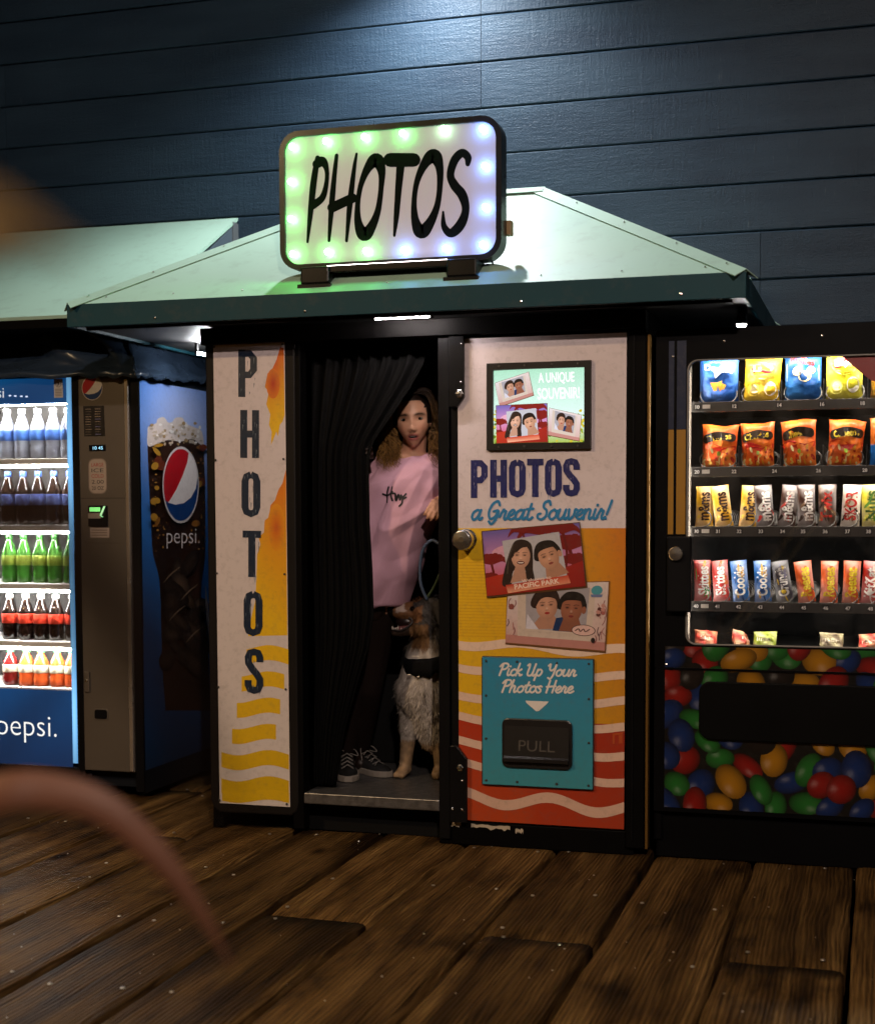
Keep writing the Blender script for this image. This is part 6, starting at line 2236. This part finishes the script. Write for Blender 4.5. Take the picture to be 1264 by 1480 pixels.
for k in range(950):
    side = -1 if rh.random() < .52 else 1
    ry = rh.uniform(-.072, .10)
    root = Vector((rh.uniform(-.006, .006), ry * .9, .120 - 3.4 * ry * ry))
    out_ = rh.uniform(0, 1)
    sidep = Vector((side * (.078 + .020 * out_), ry * .8 + .006 + rh.uniform(-.008, .008), rh.uniform(.02, .06)))
    mid = Vector((side * (.080 + .044 * out_), ry * .75 + .010, rh.uniform(-.055, -.015)))
    L = rh.uniform(.035, .12)
    end = Vector((side * (.064 + .078 * out_), ry * .75 - .012 + rh.uniform(-.03, .01), -.080 - L))
    pts = catmull([root, (root + sidep) / 2 + Vector((side * .020, 0, .024)), sidep, mid, (mid + end) / 2 + Vector((rh.uniform(-.012, .012), rh.uniform(-.012, .012), 0)), end], 5)
    ph, fq, am = rh.uniform(0, 6.28), rh.uniform(26, 60), rh.uniform(.008, .020)
    P = []
    for p in pts:
        p = Vector(p)
        t_ = max(0, min(1, (.04 - p.z) / .10))
        p += Vector((am * t_ * math.sin(p.z * fq * 2 + ph), am * t_ * math.cos(p.z * fq * 2 + ph * 1.3), 0))
        P.append(HC + HR @ p)
    n = len(P)
    rr_ = rh.uniform(.0010, .0022)
    rad = [rr_ * (1 if i < n * .7 else max(.15, 1 - (i / n - .7) / .32)) for i in range(n)]
    hair.tube(P, rad, 4, cap=False)
    tone = rh.random()
    for q in range(n):
        t_ = q / (n - 1)
        cc_ = mix(H('#20130a'), mix(H('#4a2e18'), H('#c0924e'), tone if side < 0 else tone * .5), max(0, (t_ - .22) / .78) ** .9)
        hair.c += [cc_] * 4
ho = hair.build('hair', vmat('wavy hair', .55, dirt=0.0, spec=.25), per, smooth=True, fix=False)

# T-shirt: loose body with sleeves
sh = MB()
secs = [(1.472, (-1.795, 5.612), .060, .055), (1.445, (-1.794, 5.607), .115, .085), (1.41, (-1.795, 5.602), .152, .108), (1.34, (-1.806, 5.598), .156, .124), (1.25, (-1.830, 5.600), .154, .130),
        (1.15, (-1.876, 5.605), .152, .132), (1.05, (-1.922, 5.612), .150, .134), (.96, (-1.962, 5.620), .150, .136), (.875, (-1.992, 5.628), .152, .138)]
vs, fs = [], []
nr = 40
for z, (cx, cy), ax, ay in secs:
    for i in range(nr):
        q = 2 * PI * i / nr
        c_, s_ = math.cos(q), math.sin(q)
        e_ = .8
        vs.append((cx + ax * math.copysign(abs(c_) ** e_, c_), cy + ay * math.copysign(abs(s_) ** e_, s_), z))
for j in range(len(secs) - 1):
    for i in range(nr):
        fs.append((j * nr + i, (j + 1) * nr + i, (j + 1) * nr + (i + 1) % nr, j * nr + (i + 1) % nr))
fs.append(tuple(range(nr - 1, -1, -1))); fs.append(tuple(range((len(secs) - 1) * nr, len(secs) * nr)))
sh.add(vs, [f[::-1] for f in fs])
sh.capsule(SH_L + Vector((.02, 0, .004)), SH_L.lerp(EL, .62), .066, .070)
sh.capsule(SH_R + Vector((-.02, 0, .004)), SH_R.lerp(ER, .66), .064, .070)
me = remesh(sh, .0055, 4)
n = len(me.vertices)
co = np.empty(n * 3); me.vertices.foreach_get('co', co); co = co.reshape(-1, 3)
no_ = np.empty(n * 3); me.vertices.foreach_get('normal', no_); no_ = no_.reshape(-1, 3)
dsp = np.zeros(n)
for i in range(n):
    x, y, z = co[i]
    u = x + .42 * (1.4 - z)            # folds run with the lean of the body
    rdg = lambda a, b, c: max(0, 1 - 2.6 * abs(noise.noise((a, b, c))))
    dsp[i] = .020 * noise.noise((u * 9, z * 1.7, y * 3)) + .014 * rdg(u * 9 + 4, z * 1.6, 2.0) + .012 * rdg((x - .9 * z) * 7, (z + .7 * x) * 3.0, 9) + .0035 * noise.noise((x * 22, z * 14, 3))
    dsp[i] *= min(1, max(.25, (1.47 - z) / .1))
co += no_ * dsp[:, None]
me.vertices.foreach_set('co', co.ravel()); me.update()
bvh = BVHTree.FromPolygons([Vector(c) for c in co], [tuple(p.vertices) for p in me.polygons])
shift_mesh(me, OFF[per.name])
shirt = link_mesh('t_shirt', me, mat('dusty pink cotton', H('#cda0b2'), .8, var=.06, scale=9, bump=.12, bscale=420, spec=.2), per, smooth=True)


def on_shirt(u, v, e_):
    h = bvh.ray_cast(Vector((u, 5.0, v)), Vector((0, 1, 0)))
    y = h[0].y if h[0] is not None else 5.5
    return (u, y - .0022 - e_, v)


TX = homog([(340, 680), (470, 680), (470, 780), (340, 780)], [(-1.872, 1.352), (-1.766, 1.352), (-1.766, 1.268), (-1.872, 1.268)])
pr = Print(on_shirt, 1e-4)
for st in ([(375, 690), (368, 720), (372, 760)], [(345, 722), (372, 728), (402, 712)], [(398, 690), (394, 725), (400, 752)], [(402, 720), (414, 722), (416, 752), (428, 725), (434, 750), (440, 728)], [(462, 722), (448, 740), (444, 765), (432, 778)], [(440, 728), (448, 744), (463, 738)]):
    pr.stroke(st, 9, (.006, .006, .008), TX)
pr.build('shirt_lettering', mat('black shirt ink', (.006, .006, .008), .6), shirt, out=(0, -1, 0))
# collar band
ring = []
for k in range(25):
    q = 2 * PI * k / 24
    ring.append((-1.794 + .066 * math.cos(q), 5.604 + .060 * math.sin(q), 1.463 + .016 * math.sin(q)))
MB().tube(ring, .0055, 8).build('collar', MATS['dusty pink cotton'], shirt, smooth=True)
# near-black cover over the bare legs, standing in for the doorway shade
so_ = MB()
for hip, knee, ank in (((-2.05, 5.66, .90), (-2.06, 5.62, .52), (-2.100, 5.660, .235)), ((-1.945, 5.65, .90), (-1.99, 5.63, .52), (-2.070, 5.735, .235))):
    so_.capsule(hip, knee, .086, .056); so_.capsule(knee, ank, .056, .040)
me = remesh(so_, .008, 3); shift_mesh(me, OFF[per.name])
link_mesh('leg_shade', me, mat('dark brown leg shade', (.009, .005, .004), .85, spec=.1), per, smooth=True)

# socks and sneakers
M_shoe = mat('black sneaker cloth', (.006, .0055, .0055), .7)
M_sole = mat('off white rubber', (.28, .24, .20), .6)
M_lace = mat('grey lace', (.18, .165, .15), .7)
for heel, ang in (((-2.10, 5.66), 22), ((-2.07, 5.735), 56)):
    a = R(ang)
    d = Vector((math.sin(a), -math.cos(a), 0)); w = Vector((d.y, -d.x, 0)) * -1
    o = Vector((heel[0], heel[1], FZ))
    P = lambda t, s_, z: o + d * (t - .06) + w * s_ + Vector((0, 0, z))
    tt = np.linspace(0, 1, 12)
    half = [.020, .030, .034, .034, .033, .034, .037, .041, .043, .040, .030, .010]
    hgt = [.070, .085, .090, .085, .078, .070, .060, .052, .046, .042, .036, .024]
    upv, upf = [], []
    for i, t_ in enumerate(tt):
        for k in range(11):
            q = PI * k / 10
            upv.append(P(t_ * .265, half[i] * math.cos(q), .020 + (hgt[i] - .018) * math.sin(q) ** .8))
    for i in range(11):
        for k in range(10):
            upf.append((i * 11 + k, i * 11 + k + 1, (i + 1) * 11 + k + 1, (i + 1) * 11 + k))
    shoe = MB().add(upv, upf).build('sneaker', M_shoe, per, smooth=True)
    out = [P(t_ * .270 - .003, (h_ + .005), 0) for t_, h_ in zip(tt, half)] + [P(t_ * .270 - .003, -(h_ + .005), 0) for t_, h_ in zip(tt[::-1], half[::-1])]
    n = len(out)
    MB().add([p + Vector((0, 0, .001)) for p in out] + [p + Vector((0, 0, .026)) for p in out], [tuple(range(n)), tuple(range(2 * n - 1, n - 1, -1))] + [(i, (i + 1) % n, (i + 1) % n + n, i + n) for i in range(n)]).build('sole', M_sole, shoe, bevel=.003)
    lc = MB()
    for k in range(4):
        t_ = .105 + k * .026
        zt_ = .092 - k * .011
        lc.tube([P(t_, -.024, zt_ - .012), P(t_ + .008, 0, zt_), P(t_ + .016, .024, zt_ - .014)], .0022, 5)
        lc.tube([P(t_, .024, zt_ - .012), P(t_ + .008, 0, zt_ + .002), P(t_ + .016, -.024, zt_ - .014)], .0022, 5)
    lc.tube(catmull([P(.10, 0, .094), P(.10, .03, .108), P(.12, .045, .085), P(.10, .01, .092)], 5), .002, 5)
    lc.tube(catmull([P(.10, 0, .094), P(.11, -.03, .106), P(.14, -.045, .060)], 5), .002, 5)
    lc.build('laces', M_lace, shoe, smooth=True)
    sk = MB().tube([P(.055, 0, .07), P(.05, 0, .11), P(.045, 0, .150)], [.036, .035, .036], 14, cap=False)
    sk.build('sock', mat('patterned sock', (.10, .045, .02), .8, var=.9, scale=70), per, smooth=True)

# ------------------------------------------------------------------ dog sitting in the doorway
DY = 5.68
dog = thing('dog', 'tan, grey and white shepherd dog sitting in the booth doorway with open mouth', 'dog', (-1.78, DY, FZ))
db = MB()
sk_ = Vector((-1.752, DY - .035, .838))
db.ball(sk_, (.072, .075, .062), 16, 12)
# muzzle lifted to the left
nose = Vector((-1.876, DY - .085, .852))
db.capsule(sk_ + Vector((-.035, -.02, .000)), nose + Vector((.014, 0, -.006)), .048, .027)
db.capsule(sk_ + Vector((-.045, -.02, .020)), nose + Vector((.016, 0, .010)), .030, .018)
jaw0, jaw1 = sk_ + Vector((-.005, -.03, -.052)), Vector((-1.862, DY - .090, .762))
db.capsule(jaw0, jaw1, .034, .017)
db.ball(sk_ + Vector((.0, -.035, -.045)), (.050, .045, .050), 12, 10)      # cheek
db.capsule(sk_ + Vector((.015, .02, -.02)), (-1.735, DY + .01, .66), .070, .095)   # neck
db.capsule((-1.745, DY, .66), (-1.765, DY - .005, .52), .100, .118)
db.capsule((-1.765, DY, .52), (-1.700, DY + .08, .36), .118, .125)
db.capsule((-1.700, DY + .10, .40), (-1.56, DY + .26, .30), .130, .140)
db.ball((-1.60, DY + .16, .27), (.10, .13, .10))
# forelegs
db.capsule((-1.812, DY - .02, .50), (-1.832, DY - .01, .36), .055, .040)
db.capsule((-1.832, DY - .01, .36), (-1.846, DY - .015, .215), .034, .026)
db.capsule((-1.846, DY - .02, .200), (-1.852, DY - .055, .186), .028, .021)
for k in (-1, 0, 1):
    db.capsule((-1.852 + k * .014, DY - .05, .186), (-1.854 + k * .016, DY - .075, .180), .013, .010)
db.capsule((-1.715, DY - .01, .50), (-1.705, DY + .0, .36), .055, .040)
db.capsule((-1.705, DY, .36), (-1.700, DY - .005, .215), .034, .026)
db.capsule((-1.700, DY - .01, .200), (-1.702, DY - .05, .186), .028, .022)
# hind leg folded
db.capsule((-1.60, DY + .14, .30), (-1.62, DY - .01, .25), .085, .055)
db.capsule((-1.62, DY + .05, .20), (-1.63, DY - .07, .188), .030, .024)
me = remesh(db, .0055, 3)
n = len(me.vertices)


def coat(co):
    c = np.tile(np.array(H('#8f8378')), (len(co), 1))
    x, y, z = co[:, 0], co[:, 1], co[:, 2]
    nz = np.array([noise.noise((p[0] * 18, p[1] * 18, p[2] * 18)) for p in co])
    nf = np.array([noise.noise((p[0] * 55, p[1] * 55, p[2] * 55)) for p in co])
    def put(m_, col_):
        c[m_] = col_
    put((y > DY + .07) | ((x > -1.69) & (z > .36)), H('#4a4644'))
    head = z > .735
    put(head, H('#7a5232'))
    put(head & (nz > .05) & (x > -1.79) & (z > .80), H('#3c3836'))
    put(head & (x > -1.745), H('#413d3c'))
    put(head & (x > -1.745) & (nz < -.15), H('#6f6a68'))
    put(head & (z + .02 * nz > .846) & (x + .03 * nz < -1.812) & (x < -1.80) & (x > -1.852), H('#b8a49a'))
    put((x < -1.862) & (z > .82), H('#0c0a0a'))
    put((z > .735) & (z < .79) & (x < -1.79), H('#3c2c22'))
    put((z < .80) & (z > .69) & (x > -1.80) & (x < -1.72), H('#7c5a38'))
    put((z < .70) & (z > .30), H('#c2b7ac'))
    put((z < .70) & (z > .30) & (nz > .25) & (x > -1.74), H('#7a6e64'))
    put((z < .32), H('#a5896a'))
    put((z < .32) & (x > -1.66), H('#5a524c'))
    put((z < .56) & (z > .50) & (x < -1.80) & (x > -1.84), H('#c4b8ae'))
    c = c * .72
    return np.clip(c * (1 + .5 * nf[:, None]), 0, 1)


shade_mesh(me, coat)
co = np.empty(n * 3); me.vertices.foreach_get('co', co); co = co.reshape(-1, 3)
no_ = np.empty(n * 3); me.vertices.foreach_get('normal', no_); no_ = no_.reshape(-1, 3)
ca = np.empty(n * 4); me.color_attributes['Col'].data.foreach_get('color', ca); ca = ca.reshape(-1, 4)
# coat of hair: many thin blades lying over the body
M_fur = vmat('dog hair', .6, dirt=0.0, spec=.3)
fv, ff, fc = [], [], []
rf = np.random.default_rng(3)
for i in rf.choice(n, 26000, replace=True):
    p, nn = co[i], no_[i]
    x, y, z = p
    if z < .21:
        L = .008
    elif z > .735:
        L = .007 if x < -1.80 else .016
        if x > -1.72:
            L = .030
        if x < -1.845:
            continue
    elif .575 < z < .70:
        L = .007
    else:
        L = .030
        if x < -1.79 or z < .30:
            L = .009 + .022 * min(1, max(0, (z - .28) / .20))
    L *= rf.uniform(.6, 1.3)
    flow = np.array((.25 if z > .72 else -.05, -.1, -1.0 if z < .8 else -.35)) + rf.normal(0, .30, 3)
    d = flow - nn * flow.dot(nn) * .85 + nn * .38
    d /= np.linalg.norm(d)
    s_ = np.cross(d, nn); s_ /= (np.linalg.norm(s_) + 1e-9)
    w = .0011 if L > .012 else .0008
    b_ = p - nn * .002
    o0 = len(fv)
    mid = b_ + d * L * .6 + nn * L * .08
    fv += [tuple(b_ - s_ * w), tuple(b_ + s_ * w), tuple(mid + s_ * w * .8), tuple(mid - s_ * w * .8), tuple(b_ + d * L)]
    ff += [(o0, o0 + 1, o0 + 2, o0 + 3), (o0 + 3, o0 + 2, o0 + 4)]
    cc_ = ca[i, :3] * rf.uniform(.75, 1.25)
    fc += [tuple(cc_)] * 5
shift_mesh(me, OFF[dog.name])
link_mesh('body', me, M_fur, dog, smooth=True)
fm = MB(); fm.v, fm.f, fm.c = fv, ff, fc
fo = fm.build('fur', M_fur, dog, fix=False)
tag(fo, kind='stuff')
# ears, folded and shaggy
M_ear = mat('dark ear fur', (.035, .031, .030), .7, var=.4, scale=40)
for c0, c1, c2, r0 in (((-1.715, DY - .055, .885), (-1.685, DY - .075, .870), (-1.672, DY - .085, .800), .030), ((-1.745, DY + .03, .895), (-1.71, DY + .05, .885), (-1.69, DY + .05, .82), .028)):
    e_ = MB(); e_.capsule(c0, c1, .020, r0 * .9); e_.capsule(c1, c2, r0 * .9, .012)
    m2 = remesh(e_, .005, 2); shift_mesh(m2, OFF[dog.name])
    link_mesh('ear', m2, M_ear, dog, smooth=True)
# nose, eye, mouth, teeth, tongue
MB().ball(nose + Vector((-.006, -.004, .002)), (.016, .017, .014), 12, 8).build('nose', mat('wet black nose', (.006, .005, .005), .15), dog, smooth=True)
MB().ball((-1.788, DY - .098, .861), (.0105, .008, .0095), 12, 8).build('eye', mat('dark dog eye', (.006, .004, .003), .06), dog, smooth=True)
m_ = MB()
m_.ball((-1.825, DY - .082, .805), (.040, .020, .024), 14, 8)
m_.build('mouth', mat('dark mouth', (.012, .005, .005), .35), dog, smooth=True)
MB().capsule((-1.80, DY - .085, .788), (-1.848, DY - .098, .776), .013, .010).build('tongue', mat('dark pink tongue', (.12, .035, .035), .3), dog, smooth=True)
tt_ = mat('dog tooth', (.55, .50, .44), .25)
for x, h_ in ((-1.868, .014), (-1.860, .009), (-1.853, .009), (-1.845, .015), (-1.832, .008)):
    MB().lathe([(.0036, 0), (.003, h_ * .5), (.0006, h_)], (x, DY - .108 + (x + 1.868) * .1, .776), 8).build('tooth', tt_, dog, smooth=True)
MB().tube(catmull([(-1.868, DY - .105, .776), (-1.835, DY - .112, .772), (-1.80, DY - .108, .790), (-1.786, DY - .100, .810), (-1.80, DY - .104, .826)], 5), .0045, 6).build('lip', mat('black lip', (.03, .026, .026), .3), dog, smooth=True)
# broad dark collar with tags
cl = MB()
ring, nrg = [], 28
for k in range(nrg + 1):
    q = 2 * PI * k / nrg
    ring.append((-1.735 + .108 * math.cos(q), DY - .005 + .112 * math.sin(q), .655 + .012 * math.cos(q) + .020 * math.sin(q)))
v_, f_ = [], []
for k, p in enumerate(ring):
    sag = .020 * max(0, -math.sin(2 * PI * k / nrg))
    for j, (dr, dz) in enumerate(((1.0, .026), (1.05, .010), (1.06, -.014), (1.04, -.026 - sag))):
        v_.append((-1.735 + (p[0] + 1.735) * dr, DY + (p[1] - DY) * dr, p[2] + dz + .006 * noise.noise((k * .8, j * 1.3, 2)) * (1 + j)))
for k in range(nrg):
    for j in range(3):
        f_.append((k * 4 + j, (k + 1) * 4 + j, (k + 1) * 4 + j + 1, k * 4 + j + 1))
co_ = cl.add(v_, f_).build('collar', mat('black bandana cloth', (.004, .004, .0045), .85, spec=.1, bump=.2, bscale=40), dog, smooth=True, fix=False)
so = co_.modifiers.new('s', 'SOLIDIFY'); so.thickness = .003
for x, z, w_ in ((-1.762, .672, .030), (-1.790, .598, .016), (-1.752, .590, .010)):
    MB().box(x - w_ / 2, x + w_ / 2, DY - .136, DY - .132, z - .003, z + .003).build('collar_tag', mat('pale tag metal', (.5, .47, .44), .3, metal=.6), dog, bevel=.001)

# ------------------------------------------------------------------ leash: rope and blue grip loop
ls = thing('leash', 'blue gripped leash with green rope hanging above the dog', 'leash', (-1.70, 5.55, .9))
MB().tube(catmull([(-1.615, 5.535, 1.215), (-1.62, 5.54, 1.10), (-1.66, 5.57, 1.02), (-1.70, 5.60, .95), (-1.745, 5.63, .885), (-1.745, 5.66, .80), (-1.74, 5.665, .70)], 8), .0055, 8).build('rope', mat('green checked rope', (.055, .085, .035), .7, var=.8, scale=150), ls, smooth=True)
MB().tube(catmull([(-1.735, 5.61, .895), (-1.752, 5.585, .96), (-1.748, 5.565, 1.04), (-1.728, 5.55, 1.105), (-1.690, 5.54, 1.135), (-1.655, 5.535, 1.125), (-1.625, 5.53, 1.19), (-1.617, 5.53, 1.235)], 8), .0062, 8).build('grip_loop', mat('blue leash tube', (.07, .10, .16), .35), ls, smooth=True)

# ------------------------------------------------------------------ plant close to the viewer, out of focus
M_leaf = mat('dry brown blade', (.17, .062, .028), .55, var=.35, scale=10, bump=.1)
M_leafd = mat('dark brown blade', (.13, .062, .032), .6, var=.3, scale=10)
M_leafo = mat('tan seed plume', (.62, .38, .13), .7, var=.3, scale=20)
pot = (-1.02, 1.02)
pl_ = thing('potted_plant', 'dry arching plant with long brown blades close to the viewer at left', 'plant', (pot[0], pot[1], 0))
MB().lathe([(.10, 0), (.115, .01), (.15, .34), (.165, .35), (.165, .38), (.145, .38), (.14, .33), (.001, .33)], (pot[0], pot[1], 0), 22).build('pot', mat('dark clay pot', (.10, .045, .03), .7), pl_, smooth=False)


def blade(path, w, m_, twist=0.0, fold=.35):
    P = [Vector(p) for p in catmull(path, 8)]
    n = len(P)
    vs_, fs_ = [], []
    view = Vector((-.288, .956, -.06))
    for i, p in enumerate(P):
        t_ = i / (n - 1)
        tan = (P[min(i + 1, n - 1)] - P[max(i - 1, 0)]).normalized()
        s_ = tan.cross(view).normalized()
        q = twist * t_ + .5
        u_ = s_ * math.cos(q) + view * math.sin(q)
        ww = w * (min(1, .5 + t_ * 3) if t_ < .3 else max(.10, 1 - ((t_ - .3) / .7) ** 2.2)) / 2
        k = tan.cross(u_) * ww * fold
        vs_ += [p - u_ * ww + k, p, p + u_ * ww + k]
    for i in range(n - 1):
        for j in (0, 1):
            a = i * 3 + j
            fs_.append((a, a + 1, a + 4, a + 3))
    o = MB().add(vs_, fs_).build('leaf', m_, pl_, smooth=True, fix=False)
    so_ = o.modifiers.new('s', 'SOLIDIFY'); so_.thickness = .0015
    return o


bx, by = pot
EYE = Vector((0, 0, 1.25))


def nearer(pts, k):
    return [tuple(EYE + (Vector(p) - EYE) * k) for p in pts]


blade([(bx, by, .33), (-.93, 1.03, .70), (-.80, 1.035, .98)] + [(-.697, 1.033, 1.016), (-.653, 1.046, 1.022), (-.604, 1.059, 1.008), (-.560, 1.07, .968), (-.527, 1.077, .922), (-.500, 1.081, .876)], .034, M_leaf, -.3)
blade([(bx + .05, by - .10, .33), (-.42, .42, .85)] + nearer([(-.70, .965, 1.10), (-.655, .968, 1.24), (-.605, .972, 1.250), (-.551, .983, 1.180), (-.512, .991, 1.120), (-.480, .996, 1.050), (-.465, 1.0, .98)], .27), .0125, M_leafd, -.5)
blade([(bx + .04, by - .12, .33), (-.52, .48, 1.0)] + nearer([(-.86, .97, 1.36), (-.74, .95, 1.46), (-.655, .94, 1.466), (-.60, .94, 1.45), (-.55, .945, 1.43)], .36), .030, M_leafo, .3)
blade([(bx + .02, by - .08, .33), (-.62, .58, 1.0)] + nearer([(-.96, 1.05, 1.35), (-.80, 1.02, 1.46), (-.69, 1.0, 1.465), (-.64, .99, 1.44)], .42), .034, M_leafo, -.3)
blade([(bx - .02, by - .01, .33), (-1.12, .95, .8), (-1.2, .9, 1.1), (-1.32, .86, 1.15), (-1.4, .84, 1.05)], .032, M_leaf, .5)
blade([(bx - .02, by + .03, .33), (-1.15, 1.15, .8), (-1.22, 1.25, 1.0), (-1.3, 1.33, .95)], .03, M_leafd, .5)
